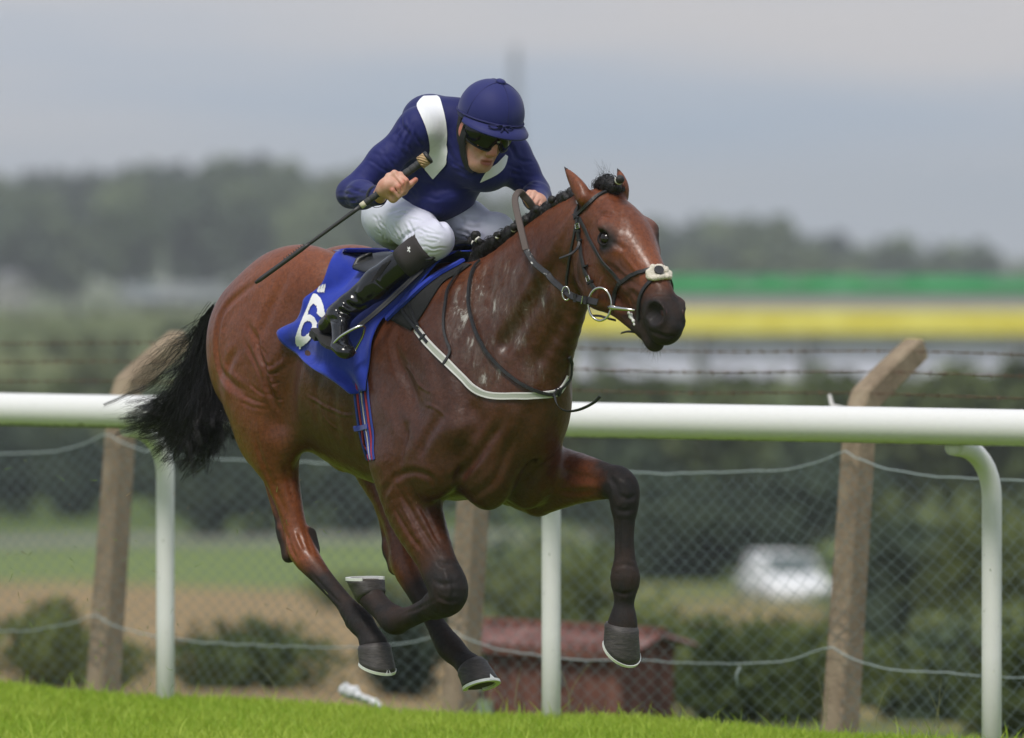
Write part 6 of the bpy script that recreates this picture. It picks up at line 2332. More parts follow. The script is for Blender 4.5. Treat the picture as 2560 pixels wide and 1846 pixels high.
# head frame: f out of the face, l to its left, u out of the crown
HC = P(1226, 288, 0.0)
jy, jp = R(11), R(25)
jfh = np.array((math.cos(jy), -math.sin(jy), 0))
J_f = jfh * math.cos(jp) + np.array((0, 0, -math.sin(jp)))
J_u = jfh * math.sin(jp) + np.array((0, 0, math.cos(jp)))
J_l = np.cross(J_u, J_f)
roll = R(-6)
J_l, J_u = J_l * math.cos(roll) + J_u * math.sin(roll), J_u * math.cos(roll) - J_l * math.sin(roll)
JAX = np.array([J_f, J_l, J_u])


def JH(f, l, u):
    return HC + J_f * f + J_l * l + J_u * u


# hand holding the whip: offsets in the picture plane and in depth from the whip
WH = P(990, 470, -0.43)
WY = HF.to_world(WH)[1]


def DP(u, v, dy):
    return HF.to_local(at_depth(u, v, WY + dy))


def limbs(F, grow):
    """The arms, legs and trunk, grown by so many metres (skin, silks and breeches share it)."""
    pass


def trunk(F, g):
    F.tube([(*PEL, 0.110 + g, 0.140 + g), (*WAI, 0.108 + g, 0.135 + g), (*CHE, 0.122 + g, 0.168 + g), (*TOP, 0.085 + g, 0.150 + g)], lat=SHV, sub=4, k=0.03)
    F.ell(P(1213, 414, 0.06), (0.085 + g, 0.105 + g, 0.088 + g), k=0.06)
    F.ell(P(1075, 300, -0.03), (0.085 + g, 0.10 + g, 0.085 + g), k=0.06)


def arms(F, g):
    for S, E, W in ((RS, RE, RW), (LS, LE, LW)):
        m = S * 0.5 + E * 0.5
        F.ell(S, (0.060 + g, 0.060 + g, 0.060 + g), k=0.06)
        F.cone(S, m, 0.058 + g, 0.052 + g, k=0.05)
        F.cone(m, E, 0.052 + g, 0.043 + g, k=0.03)
        q = E * 0.6 + W * 0.4
        F.cone(E, q, 0.043 + g, 0.042 + g, k=0.03)
        F.cone(q, W, 0.042 + g, 0.027 + g, k=0.03)


def thighs(F, g, shin=0.0):
    for Hp, K, A in ((RH, RK, RA), (LH, LK, LA)):
        F.ell(Hp - np.array((0.02, 0, 0.0)), (0.084 + g, 0.080 + g, 0.086 + g), k=0.05)
        m = Hp * 0.5 + K * 0.5
        F.cone(Hp, m, 0.074 + g, 0.066 + g, k=0.04)
        F.cone(m, K, 0.066 + g, 0.050 + g, k=0.04)
        F.ell(K, (0.054 + g,) * 3, k=0.03)
        if shin:
            F.cone(K, K * (1 - shin) + A * shin, 0.050 + g, 0.050 + g, k=0.03)


# ---- the body: one skin from crown to boots
lo_, hi_ = np.array((-0.42, -0.58, 1.52)), np.array((0.72, 0.46, 2.52))
F = Field(lo_, hi_, 0.0036)
g = -0.014
trunk(F, g); arms(F, g); thighs(F, g, 0.15)
for A, K in ((RA, RK), (LA, LK)):
    F.cone(K, K * 0.6 + A * 0.4, 0.034, 0.034, k=0.03)
    F.cone(K * 0.6 + A * 0.4, A, 0.034, 0.020, k=0.03)
# neck and head
F.cone(TOP + np.array((0.02, 0, 0)), JH(-0.03, 0, -0.08), 0.062, 0.056, k=0.04)
def FH(f, l, u): return JH(f, l + 0.11 * min(0.0, u + 0.03), u)
def jell(f, l, u, r, k=0.02, op='add'): F.ell(FH(f, l, u), r, JAX, k=k, op=op)
jell(-0.005, 0, 0.0, (0.100, 0.080, 0.110), 0.02)
jell(0.038, 0, -0.085, (0.058, 0.054, 0.095), 0.03)
jell(0.062, 0, -0.165, (0.028, 0.032, 0.026), 0.03)
for sd in (-1, 1):
    F.cone(FH(0.0, sd * 0.050, -0.105), FH(0.05, sd * 0.021, -0.165), 0.016, 0.016, k=0.03)
    jell(0.066, sd * 0.038, -0.082, (0.020, 0.021, 0.016), 0.02)
    jell(0.098, sd * 0.0115, -0.108, (0.010, 0.008, 0.0075), 0.008)
    jell(-0.012, sd * 0.081, -0.068, (0.020, 0.008, 0.031), 0.01)
    jell(0.082, sd * 0.032, -0.048, (0.015, 0.017, 0.011), 0.012, 'sub')
F.cone(FH(0.090, 0, -0.045), FH(0.106, 0, -0.098), 0.0085, 0.0125, k=0.016)
jell(0.078, 0, -0.022, (0.022, 0.055, 0.016), 0.02)
jell(0.086, 0, -0.134, (0.010, 0.025, 0.0065), 0.008)
jell(0.085, 0, -0.149, (0.010, 0.022, 0.008), 0.008)
F.cone(FH(0.095, -0.021, -0.1415), FH(0.095, 0.021, -0.1415), 0.0036, 0.0036, k=0.004, op='sub')
for sd in (-1, 1):
    F.cone(FH(0.088, sd * 0.022, -0.108), FH(0.078, sd * 0.036, -0.140), 0.002, 0.002, k=0.012, op='sub')
# right hand: palm, four curled fingers, the thumb along the whip
F.cone(RW, DP(962, 468, 0.0), 0.025, 0.027, k=0.02)
F.ell(DP(976, 462, -0.004), (0.030, 0.030, 0.027), k=0.02)
F.cone(DP(955, 478, 0.004), DP(984, 496, 0.0), 0.018, 0.013, k=0.015)
for (mc, pi, ti, r) in (((1001, 438), (1016, 452), (1013, 474), 0.0090), ((986, 434), (1007, 459), (1008, 482), 0.0094), ((972, 441), (996, 468), (1001, 489), 0.0090), ((962, 455), (981, 476), (996, 494), 0.0082)):
    F.ell(DP(*mc, -0.002), (r * 1.22,) * 3, k=0.008)
    F.cone(DP(964 + (mc[0] - 964) * 0.4, 470 + (mc[1] - 470) * 0.5, 0.0), DP(*mc, -0.003), 0.014, r * 1.15, k=0.008)
    F.cone(DP(*mc, -0.003), DP(*pi, -0.029), r * 1.06, r * 1.04, k=0.002)
    F.cone(DP(*pi, -0.029), DP(*ti, -0.020), r * 1.02, r * 0.84, k=0.002)
F.cone(DP(982, 498, 0.006), DP(1010, 478, -0.006), 0.0135, 0.0125, k=0.012)
F.cone(DP(1010, 478, -0.006), DP(1026, 461, -0.010), 0.0118, 0.0108, k=0.006)
F.cone(DP(1026, 461, -0.010), DP(1039, 450, -0.008), 0.0108, 0.0092, k=0.006)
# left hand: knuckles up, holding the reins over the mane
LHc = P(1342, 506, 0.06)
LY = HF.to_world(LHc)[1]
def LP(u, v, dy): return HF.to_local(at_depth(u, v, LY + dy))
F.cone(LW, LP(1346, 504, 0.01), 0.024, 0.027, k=0.02)
F.ell(LHc, (0.028, 0.030, 0.026), k=0.02)
for i, (mc, pi, ti) in enumerate((((1324, 483), (1314, 500), (1322, 516)), ((1335, 484), (1326, 502), (1332, 520)), ((1347, 491), (1339, 508), (1344, 524)), ((1358, 501), (1351, 516), (1354, 530)))):
    r = (0.0092, 0.0096, 0.0092, 0.0083)[i]
    F.ell(LP(*mc, -0.004), (r * 1.2,) * 3, k=0.006)
    F.cone(LP(1350, 506, 0.0), LP(*mc, -0.004), 0.016, r * 1.1, k=0.006)
    F.cone(LP(*mc, -0.006), LP(*pi, -0.026), r * 1.06, r, k=0.003)
    F.cone(LP(*pi, -0.026), LP(*ti, -0.016), r, r * 0.85, k=0.003)
F.cone(LP(1322, 490, 0.008), LP(1308, 492, -0.012), 0.0125, 0.0095, k=0.008)
bv, bq = F.mesh(1)
bv = creases(bv, bq, [([(993, 437), (1010, 455), (1010, 470)], 0.004, 0.003), ([(979, 438), (1001, 463), (1004, 480)], 0.004, 0.003), ([(966, 448), (988, 472), (998, 486)], 0.004, 0.003), ([(1000, 498), (1012, 484), (1018, 466)], 0.003, 0.003),
    ([(1329, 486), (1320, 500), (1326, 514)], 0.004, 0.003), ([(1341, 489), (1333, 505), (1338, 520)], 0.004, 0.003), ([(1352, 498), (1345, 512), (1349, 524)], 0.004, 0.003)])
SKINM = Mat('skin', (0.50, 0.26, 0.19), 0.5, spec=0.4)
SKINM.b.inputs['Subsurface Weight'].default_value = 0.08
SKINM.b.inputs['Subsurface Radius'].default_value = (0.012, 0.005, 0.003)
sn_ = SKINM.noise(26, 4, 0.6)
sc = SKINM.mix(SKINM.rng(sn_, 0.35, 0.7, 0, 1), (0.50, 0.245, 0.175), (0.62, 0.365, 0.28))
sc = SKINM.mix(SKINM.attr('flush'), sc, (0.50, 0.14, 0.10))
sc = SKINM.mix(SKINM.attr('lips'), sc, (0.30, 0.075, 0.065))
sc = SKINM.mix(SKINM.attr('stubble'), sc, (0.22, 0.14, 0.115))
SKINM.color(sc)
SKINM.bump(SKINM.noise(120, 3, 0.6), 0.12, 0.002)
body2 = mesh_from('body', bv, bq, SKINM.m, jockey)
fl = [(FH(0.112, 0, -0.095), 0.024), (FH(0.092, 0, -0.1415), 0.022), (FH(0.075, -0.045, -0.095), 0.022), (DP(1016, 452, -0.03), 0.014), (DP(1007, 459, -0.03), 0.014), (DP(996, 468, -0.03), 0.014), (DP(981, 476, -0.03), 0.014), (DP(1039, 450, -0.01), 0.016), (JH(-0.012, -0.09, -0.068), 0.03)]
w = np.zeros(len(bv), np.float32)
for c, r in fl: w = np.maximum(w, smooth01(1.3 - np.linalg.norm(bv - c, axis=1) / r) * 0.62)
attr(body2, 'flush', w)
lipd = seg_dist(bv, [(*FH(0.096, -0.018, -0.1415), 0.0075), (*FH(0.096, 0.018, -0.1415), 0.0075)])
attr(body2, 'lips', smooth01(1 - lipd / 0.006) * 0.75)
w = np.zeros(len(bv), np.float32)
for c, r in ((FH(0.06, 0, -0.175), 0.055), (FH(0.05, -0.045, -0.15), 0.045), (FH(0.05, 0.045, -0.15), 0.045), (FH(0.105, 0, -0.125), 0.012)):
    w = np.maximum(w, smooth01(1.2 - np.linalg.norm(bv - c, axis=1) / r) * 0.30)
attr(body2, 'stubble', w)

# ---- silks: trunk and sleeves
NAVY = Mat('navy_silk', (0.017, 0.021, 0.15), 0.62, spec=0.22)
nv1 = NAVY.noise(4, 3, 0.6)
NAVY.color(NAVY.ramp(nv1, [(0.3, (0.009, 0.012, 0.088)), (0.7, (0.014, 0.018, 0.125))]))
NAVY.b.inputs['Sheen Weight'].default_value = 0.12
nv2 = NAVY.noise(1, 4, 0.55, NAVY.coord((9, 24, 9), rot=(0.5, 0.4, 0.2)), 0.8)
NAVY.bump(NAVY.math('ADD', nv2, NAVY.math('MULTIPLY', NAVY.noise(55, 3, 0.6), 0.12)), 0.25, 0.010)
F = Field((-0.3, -0.55, 1.75), (0.62, 0.44, 2.5), 0.005)
trunk(F, 0.006); arms(F, 0.004)
F.cone(TOP, JH(-0.03, 0, -0.11), 0.072, 0.064, k=0.03)
F.ell(P(1105, 512, 0.0), (0.10, 0.115, 0.05), rot_axes((1, 0, 0.3), (0, 0, 1)), k=0.05)
# cut the silks off at the waist and the cuffs
wd = (WAI - PEL) / np.linalg.norm(WAI - PEL)
F.ell(PEL - wd * 0.22 - np.array((0.04, 0, 0)), (0.30, 0.24, 0.165), rot_axes(np.array((wd[2], 0, -wd[0])), wd), k=0.01, op='sub')
for W, E in ((RW, RE), (LW, LE)):
    d = (W - E) / np.linalg.norm(W - E)
    F.ell(W + d * 0.060, (0.05, 0.09, 0.09), rot_axes(d, (0, 0, 1) if abs(d[2]) < 0.9 else (0, 1, 0)), k=0.004, op='sub')
# the waist gathers: a ring of soft pleats is pressed in below
sv, sq = F.mesh(1)
def folds(fan, n, depth, width, seed):
    """A run of thin pulled folds between two guide lines, each a little different."""
    g_ = np.random.default_rng(seed)
    a, b_ = catmull(np.array(fan[0], float), 4), catmull(np.array(fan[1], float), 4)
    out = []
    for i in range(n):
        t = (i + g_.uniform(0.1, 0.9)) / n
        s, e = sorted(g_.uniform(0, 1, 2))
        if e - s < 0.35: s, e = max(0, s - 0.25), min(1, e + 0.3)
        pts = []
        for f in np.linspace(s, e, 5):
            p = a[int(f * (len(a) - 1))] * (1 - t) + b_[int(f * (len(b_) - 1))] * t
            pts.append(tuple(p + g_.normal(0, 2.2, 2)))
        out.append((pts, depth * g_.uniform(0.5, 1.2), width * g_.uniform(0.7, 1.3)))
    return out


sv = creases(sv, sq, folds([[(905, 395), (950, 425), (1000, 445)], [(1000, 300), (1030, 345), (1048, 395)]], 12, 0.0026, 0.0062, 1)
             + folds([[(842, 470), (880, 470), (930, 480)], [(850, 512), (890, 515), (930, 510)]], 10, 0.0032, 0.0055, 2)
             + folds([[(985, 470), (1040, 510), (1110, 528)], [(1040, 420), (1110, 470), (1200, 460)]], 10, 0.0024, 0.008, 3)
             + folds([[(1250, 375), (1280, 392), (1330, 400)], [(1290, 455), (1320, 470), (1365, 475)]], 11, 0.0028, 0.0060, 4)
             + folds([[(1120, 420), (1170, 445), (1220, 430)], [(1110, 330), (1112, 370), (1118, 410)]], 6, 0.003, 0.008, 5)
             + folds([[(1000, 290), (990, 330), (960, 370)], [(1030, 275), (1030, 320), (1010, 380)]], 5, 0.003, 0.007, 6) + [
    ([(1000, 305), (1018, 335), (1028, 372), (1032, 402)], 0.007, 0.009), ([(1034, 330), (1045, 352), (1062, 368)], 0.005, 0.007),
    ([(1262, 350), (1280, 372), (1290, 400)], 0.005, 0.009),
])
mesh_from('silks', sv, sq, NAVY.m, jockey)
SILK = tree_of(sv, sq)
WHITE = Mat('white_silk', (0.76, 0.77, 0.80), 0.55)
WHITE.bump(WHITE.noise(1, 4, 0.55, WHITE.coord((10, 20, 8), rot=(0.2, 0.5, 0.3)), 0.6), 0.4, 0.014)


def panel(left, right, nt=26, ns=10):
    L, Rr = catmull(np.array(left, float), 6), catmull(np.array(right, float), 6)
    V, ok = [], []
    for i in range(nt):
        f = i / (nt - 1)
        a = np.array([np.interp(f * (len(L) - 1), range(len(L)), L[:, c]) for c in (0, 1)])
        b = np.array([np.interp(f * (len(Rr) - 1), range(len(Rr)), Rr[:, c]) for c in (0, 1)])
        for j in range(ns):
            q = a + (b - a) * j / (ns - 1)
            p, n = hit(SILK, *q)
            if p is None:
                best = None
                for yy_ in np.linspace(29.2, 30.6, 57):
                    w_ = Vector(HF.to_local(at_depth(q[0], q[1], yy_)))
                    a_ = SILK.find_nearest(w_)
                    if best is None or a_[3] < best[3]: best = a_
                p, n = best[0], best[1]
            ok.append(True)
            V.append(np.array(p) + np.array(n) * 0.005)
    fcs = []
    for i in range(nt - 1):
        for j in range(ns - 1):
            k = (i * ns + j, i * ns + j + 1, (i + 1) * ns + j + 1, (i + 1) * ns + j)
            if all(ok[x] for x in k): fcs.append(k)
    bm = bmesh.new()
    vs = [bm.verts.new(v) for v in V]
    for k in fcs: bm.faces.new([vs[x] for x in k])
    bmesh.ops.delete(bm, geom=[v for v in bm.verts if not v.link_faces], context='VERTS')
    me = bpy.data.meshes.new('white_panel')
    bm.to_mesh(me); bm.free()
    me.polygons.foreach_set('use_smooth', np.full(len(me.polygons), True))
    return link_mesh('white_panel', me, WHITE.m, jockey)


panel([(1060, 243), (1050, 252), (1042, 268), (1050, 288), (1062, 316), (1070, 345), (1073, 375), (1068, 400), (1062, 420), (1070, 432), (1081, 446)],
      [(1092, 242), (1100, 248), (1106, 268), (1111, 290), (1115, 315), (1117, 345), (1117, 370), (1117, 395), (1116, 410), (1100, 428), (1083, 447)])
panel([(1262, 388), (1252, 398), (1240, 410), (1222, 422), (1210, 436), (1200, 454)], [(1268, 392), (1264, 408), (1257, 422), (1244, 434), (1226, 444), (1201, 455)], 16, 8)
# cuff elastic and wrist strap
mb = MB()
d = (RW - RE) / np.linalg.norm(RW - RE)
c = RW - d * 0.02
mb.tube([c - d * 0.007, c, c + d * 0.006], [0.039, 0.040, 0.038], 20, cap=False)
o = mb.build('wrist_strap', LEATHER.m, jockey, smooth=True)

# ---- breeches
BREECH = Mat('white_breeches', (0.67, 0.68, 0.82), 0.65)
b1 = BREECH.noise(1, 4, 0.55, BREECH.coord((14, 34, 8), rot=(0.3, 0.9, 0.1)), 0.7)
BREECH.bump(b1, 0.22, 0.010)
F = Field((-0.42, -0.36, 1.66), (0.5, 0.36, 2.2), 0.004)
F.tube([(*(PEL - wd * 0.06), 0.10, 0.135), (*PEL, 0.117, 0.15), (*WAI, 0.106, 0.136)], lat=SHV, sub=3, k=0.03)
thighs(F, 0.006, 0.2)
pv, pq = F.mesh(1)
pv = creases(pv, pq, folds([[(915, 545), (935, 575), (965, 605)], [(1010, 530), (1030, 570), (1045, 612)]], 12, 0.0030, 0.0048, 7)
             + folds([[(1040, 560), (1080, 575), (1120, 590)], [(1050, 640), (1085, 640), (1122, 630)]], 10, 0.0024, 0.0042, 8)
             + folds([[(960, 525), (1010, 520), (1060, 545)], [(1000, 560), (1040, 555), (1080, 560)]], 6, 0.003, 0.006, 9)
             + folds([[(1130, 535), (1180, 545), (1240, 560)], [(1140, 590), (1180, 600), (1230, 610)]], 9, 0.003, 0.008, 10) + [
    ([(1088, 545), (1104, 554), (1114, 572)], 0.009, 0.011), ([(1000, 604), (1020, 585), (1050, 570)], 0.005, 0.007),
])
mesh_from('breeches', pv, pq, BREECH.m, jockey)

# ---- boots with their elastic tops
BOOT = Mat('black_patent_boot', (0.008, 0.008, 0.009), 0.16, spec=0.6)
bt1 = BOOT.noise(5, 3, 0.55, None, 0.5)
BOOT.bump(bt1, 0.22, 0.02)
BSOLE = Mat('boot_sole', (0.022, 0.021, 0.020), 0.7)
GAIT = Mat('charcoal_elastic', (0.040, 0.034, 0.036), 0.9)
GAIT.bump(GAIT.noise(1, 2, 0.5, GAIT.coord((400, 400, 400))), 0.3, 0.002)
HEEL, BALL = P(800, 828, -0.305), P(852, 880, -0.37)
DT = (BALL - HEEL) / np.linalg.norm(BALL - HEEL)
KN = RK * 0.74 + RA * 0.26
for sd in (0, 1):
    mir = np.array((1, 1, 1)) if sd == 0 else mirY
    sg = RA - KN
    F = Field((-0.35, -0.46, 1.46), (0.28, -0.03, 1.9), 0.0045)
    m1, m2 = KN * 0.55 + RA * 0.45, KN * 0.15 + RA * 0.85
    F.cone(KN, m1, 0.057, 0.054, k=0.01)
    F.cone(m1, m2, 0.054, 0.040, k=0.02)
    F.cone(m2, RA, 0.040, 0.038, k=0.02)
    F.ell(HEEL + np.array((0.045, 0, 0.018)), (0.036, 0.030, 0.028), k=0.025)
    F.cone(RA, HEEL + np.array((0.05, 0, 0.025)), 0.035, 0.030, k=0.02)
    F.cone(RA + DT * 0.03, BALL + np.array((0, 0, 0.028)), 0.034, 0.031, k=0.03)
    F.ell(BALL + np.array((0, 0, 0.02)) + DT * 0.02, (0.050, 0.040, 0.026), rot_axes(DT, (0, 0, 1)), k=0.02)
    F.ell(BALL + DT * 0.055 + np.array((0, 0, 0.016)), (0.028, 0.032, 0.022), rot_axes(DT, (0, 0, 1)), k=0.02)
    # square off the top
    u_ = (KN - RA) / np.linalg.norm(KN - RA)
    F.ell(KN + u_ * 0.062, (0.05, 0.12, 0.12), rot_axes(u_, (0, 0, 1)), k=0.004, op='sub')
    v_, q_ = F.mesh(1)
    if sd == 0:
        v_ = creases(v_, q_, [
            ([(840, 772), (862, 782), (890, 790), (910, 780)], 0.009, 0.011), ([(862, 752), (880, 768), (905, 770), (925, 758)], 0.008, 0.012), ([(826, 796), (850, 806), (880, 806)], 0.007, 0.010),
            ([(880, 728), (895, 748), (915, 756)], 0.006, 0.012), ([(905, 715), (898, 740), (915, 760)], -0.006, 0.012), ([(850, 765), (866, 776), (884, 782)], -0.005, 0.009),
            ([(935, 700), (952, 715), (970, 726)], 0.003, 0.004),
        ])
    else:
        v_ = v_ * mir.astype(np.float32); q_ = q_[:, ::-1]
    bo = mesh_from('boot', v_, q_, BOOT.m, jockey)
    # sole and heel
    mb = MB()
    nrm = np.cross(DT, np.cross((0, 0, 1), DT)); nrm /= np.linalg.norm(nrm)
    side = np.cross(nrm, DT)
    pts = []
    for t, wdt in ((-0.030, 0.018), (-0.020, 0.029), (0.0, 0.031), (0.05, 0.027), (0.09, 0.033), (0.13, 0.038), (0.165, 0.033), (0.185, 0.020)):
        pts.append((HEEL + DT * t, wdt))
    V = []
    for z0 in (0.002, -0.009):
        for c, wdt in pts: V.append((c + nrm * z0 + side * wdt) * mir)
        for c, wdt in reversed(pts): V.append((c + nrm * z0 - side * wdt) * mir)
    n_ = len(pts) * 2
    Fc = [(i, (i + 1) % n_, n_ + (i + 1) % n_, n_ + i) for i in range(n_)] + [tuple(range(n_ - 1, -1, -1)), tuple(range(n_, 2 * n_))]
    mb.add(V, Fc)
    mb.box((HEEL + DT * 0.004 - nrm * 0.017) * mir, DT * 0.03 * mir, side * 0.03 * mir, nrm * 0.009 * mir)
    mb.build('boot_sole', BSOLE.m, bo)
    # elastic gaiter over the top of the boot
    mb = MB()
    gp = [KN - u_ * 0.030, KN - u_ * 0.005, KN + u_ * 0.03, KN + u_ * 0.062, KN + u_ * 0.078]
    mb.tube([p * mir for p in gp], [0.057, 0.0605, 0.0615, 0.063, 0.064], 28, cap=False)
    o = mb.build('boot_top', GAIT.m, bo, smooth=True)
    md = o.modifiers.new('thickness', 'SOLIDIFY'); md.thickness = 0.003; md.offset = -1
    if sd == 0:
        BT = tree_of(v_, q_)
        mb = MB()
        p, n = on_skin([(944, 676), (962, 690), (976, 704)], 0.001, 2, BT)
        for dx in (0, 8, 16):
            p, n = on_skin([(968 - dx + 8, 652 + dx * 0.6), (952 - dx + 8, 674 + dx * 0.6), (938 - dx + 8, 694 + dx * 0.6)], 0.0005, 2, BT)
            mb.ribbon(p, n, 0.006, 0.003)
        mb.build('ribbed_panel', GAIT.m, bo)
        # small white running-animal emblem on the elastic
        GT = BVHTree.FromPolygons([v.co.copy() for v in o.data.vertices], [list(f.vertices) for f in o.data.polygons])
        def EZ(x, y): return (x / 4.81 + 690, y / 4.81 + 580)
        flat_print('emblem', [(1582, 180), (1594, 192), (1612, 178), (1618, 200), (1606, 214), (1618, 240), (1608, 250), (1596, 228), (1584, 240), (1578, 228), (1592, 212), (1584, 200)], None, GT, WHITEP, bo, off=0.0015, step=0.9, conv=EZ)

# ---- helmet
HEL = Mat('navy_helmet_silk', (0.016, 0.020, 0.120), 0.62, spec=0.25)
HEL.b.inputs['Sheen Weight'].default_value = 0.12
hn = HEL.noise(7, 3, 0.5)
HEL.bump(HEL.math('ADD', hn, HEL.math('MULTIPLY', HEL.noise(1, 2, 0.5, HEL.coord((900, 900, 900))), 0.05)), 0.18, 0.01)
RA_, RB_, RC_ = 0.126, 0.114, 0.119
hcen = (0.0, 0, 0.006)


def shell(phi, th, grow=0.0):
    """phi round the crown from the front, th down from the top."""
    return JH(hcen[0] + (RA_ + grow) * math.sin(th) * math.cos(phi), (RB_ + grow) * math.sin(th) * math.sin(phi), hcen[2] + (RC_ + grow) * math.cos(th))


def rim_th(phi):
    return R(95) + R(17) * (0.5 - 0.5 * math.cos(phi))


V, Fc = [], []
NU, NV = 48, 18
for i in range(NV + 1):
    for j in range(NU):
        phi = 2 * math.pi * j / NU
        th = 0.02 + (rim_th(phi) - 0.02) * i / NV
        V.append(shell(phi, th, 0.002 * math.sin(i / NV * math.pi)))
for i in range(NV):
    for j in range(NU):
        Fc.append((i * NU + j, (i + 1) * NU + j, (i + 1) * NU + (j + 1) % NU, i * NU + (j + 1) % NU))
Fc.append(tuple(range(NU)))
helmet = mesh_from('helmet', V, Fc, HEL.m, jockey, True)
md = helmet.modifiers.new('thickness', 'SOLIDIFY'); md.thickness = 0.010; md.offset = -1
mb = MB()
mb.tube([shell(0, 0.0, -0.002), shell(0, 0.0, 0.006), shell(0, 0, 0.010)], [0.018, 0.018, 0.012], 18)
mb.build('button', HEL.m, helmet, smooth=True)
SEAM = Mat('navy_seam', (0.012, 0.014, 0.085), 0.8)
for phi in (0.0, math.pi, R(75), R(-75)):
    mb = MB()
    mb.tube([shell(phi, t, 0.0012) for t in np.linspace(0.13, rim_th(phi) - 0.05, 16)], 0.0016, 6)
    mb.build('seam', SEAM.m, helmet, smooth=True)
# peak
V, Fc = [], []
pn = 21
for k, (ext, dz) in enumerate(((0.0, 0.0), (0.5, -0.004), (1.0, -0.013), (1.0, -0.018), (0.0, -0.010))):
    for j in range(pn):
        phi = R(-80) + R(160) * j / (pn - 1)
        b = np.array(shell(phi, rim_th(phi) - R(7)))
        wgt = max(0.0, math.cos(phi * 0.98)) ** 0.75
        out = J_f * math.cos(phi * 0.6) + J_l * math.sin(phi * 0.6)
        V.append(b + out * (0.050 * wgt * ext) + J_u * (dz - 0.010 * ext * wgt))
for k in range(4):
    for j in range(pn - 1):
        Fc.append((k * pn + j, k * pn + j + 1, (k + 1) * pn + j + 1, (k + 1) * pn + j))
mesh_from('peak', V, Fc, HEL.m, helmet, True)
# the cover's elastic with its bow
mb = MB()
mb.tube([shell(phi, rim_th(phi) - R(9), 0.002) for phi in np.linspace(0, 2 * math.pi, 49)], 0.0042, 6, cap=False)
mb.build('elastic', SEAM.m, helmet, smooth=True)
mb = MB()
b0 = np.array(shell(R(-8), rim_th(0) - R(9), 0.008))
for (dl, du, df) in ((-0.055, -0.006, -0.004), (0.045, -0.010, -0.004), (-0.03, 0.004, 0.004), (0.028, 0.004, 0.003)):
    loop = [b0, b0 + J_l * dl * 0.5 + J_u * (du * 0.3 + 0.006) + J_f * 0.010, b0 + J_l * dl + J_u * du + J_f * df, b0 + J_l * dl * 0.55 + J_u * (du * 0.8 - 0.006) + J_f * 0.008, b0]
    mb.tube(catmull(np.array(loop), 4), 0.0026, 6)
for (dl, du) in ((-0.012, -0.018), (0.016, -0.016)):
    mb.tube([b0, b0 + J_l * dl * 0.6 + J_f * 0.014 + J_u * du * 0.4, b0 + J_l * dl + J_f * 0.020 + J_u * du], 0.0034, 6)
sphere_mesh(mb, b0 + J_f * 0.004, (0.008, 0.010, 0.007), JAX, 10, 6)
mb.build('bow', SEAM.m, helmet, smooth=True)
# harness: dark padded straps past the ear to the chin
HARN = Mat('black_harness', (0.014, 0.014, 0.016), 0.55)
for sd in (-1, 1):
    mb = MB()
    pts = [FH(0.02, sd * 0.086, -0.02), FH(0.016, sd * 0.084, -0.06), FH(0.016, sd * 0.078, -0.10), FH(0.026, sd * 0.060, -0.145), FH(0.045, sd * 0.034, -0.185), FH(0.054, sd * 0.008, -0.198)]
    c = catmull(np.array(pts), 4)
    mb.ribbon(c, [Vector(J_l * sd * 1.0 + J_f * 0.25 - J_u * 0.3 * (i / len(c))) for i in range(len(c))], [0.036 - 0.012 * (i / len(c)) for i in range(len(c))], 0.006)
    mb.ribbon(catmull(np.array([JH(-0.045, sd * 0.084, -0.03), JH(-0.04, sd * 0.080, -0.08), JH(-0.012, sd * 0.076, -0.115), JH(0.02, sd * 0.070, -0.12)]), 4),
              [Vector(J_l * sd)] * 13, 0.026, 0.006)
    mb.build('chin_strap', HARN.m, helmet)
# goggles
LENS = Mat('goggle_lens', (0.004, 0.004, 0.005), 0.12, spec=0.45)
V, Fc = [], []
gn, gm = 31, 7
for k in range(gm):
    for j in range(gn):
        a = R(-82) + R(164) * j / (gn - 1)
        e = abs(a) / R(82)
        topu = -0.020
        bot = -0.098 + 0.034 * math.exp(-(a / R(11)) ** 2) + 0.014 * e * e
        u = topu + (bot - topu) * k / (gm - 1)
        bul = 0.008 * math.sin(k / (gm - 1) * math.pi)
        V.append(JH(-0.008 + (0.113 + bul) * math.cos(a), (0.088 + bul) * math.sin(a), u))
for k in range(gm - 1):
    for j in range(gn - 1):
        Fc.append((k * gn + j, (k + 1) * gn + j, (k + 1) * gn + j + 1, k * gn + j + 1))
gog = mesh_from('goggles', V, Fc, LENS.m, jockey, True)
md = gog.modifiers.new('thickness', 'SOLIDIFY'); md.thickness = 0.005; md.offset = -1
mb = MB()
for k in (0, gm - 1):
    mb.tube([V[k * gn + j] for j in range(gn)], 0.0032, 6)
mb.tube([V[k * gn] for k in range(gm)], 0.0034, 6)
mb.tube([V[k * gn + gn - 1] for k in range(gm)], 0.0034, 6)
mb.build('goggle_frame', HARN.m, gog, smooth=True)
mb = MB()
c = JH(0.115, -0.004, -0.052)
mb.box(c, J_l * 0.005, J_u * 0.003, J_f * 0.001)
mb.build('emblem', Mat('grey_print', (0.35, 0.35, 0.36), 0.5).m, gog)
local_parts(jockey, -Vector(JO))

# ================================================================== THE WHIP
W0, W1 = P(638, 708, -0.79), P(1070, 394, -0.345)
whip = empty('whip', mat=HF.mat @ Matrix.Translation(Vector(WH)))
tag(whip, 'thin black whip with a ribbed handle held in the raised right hand of the jockey', 'whip')


def wl(t): return W0 + (W1 - W0) * t


def wt_(u): return (u - 638.0) / (1070.0 - 638.0)


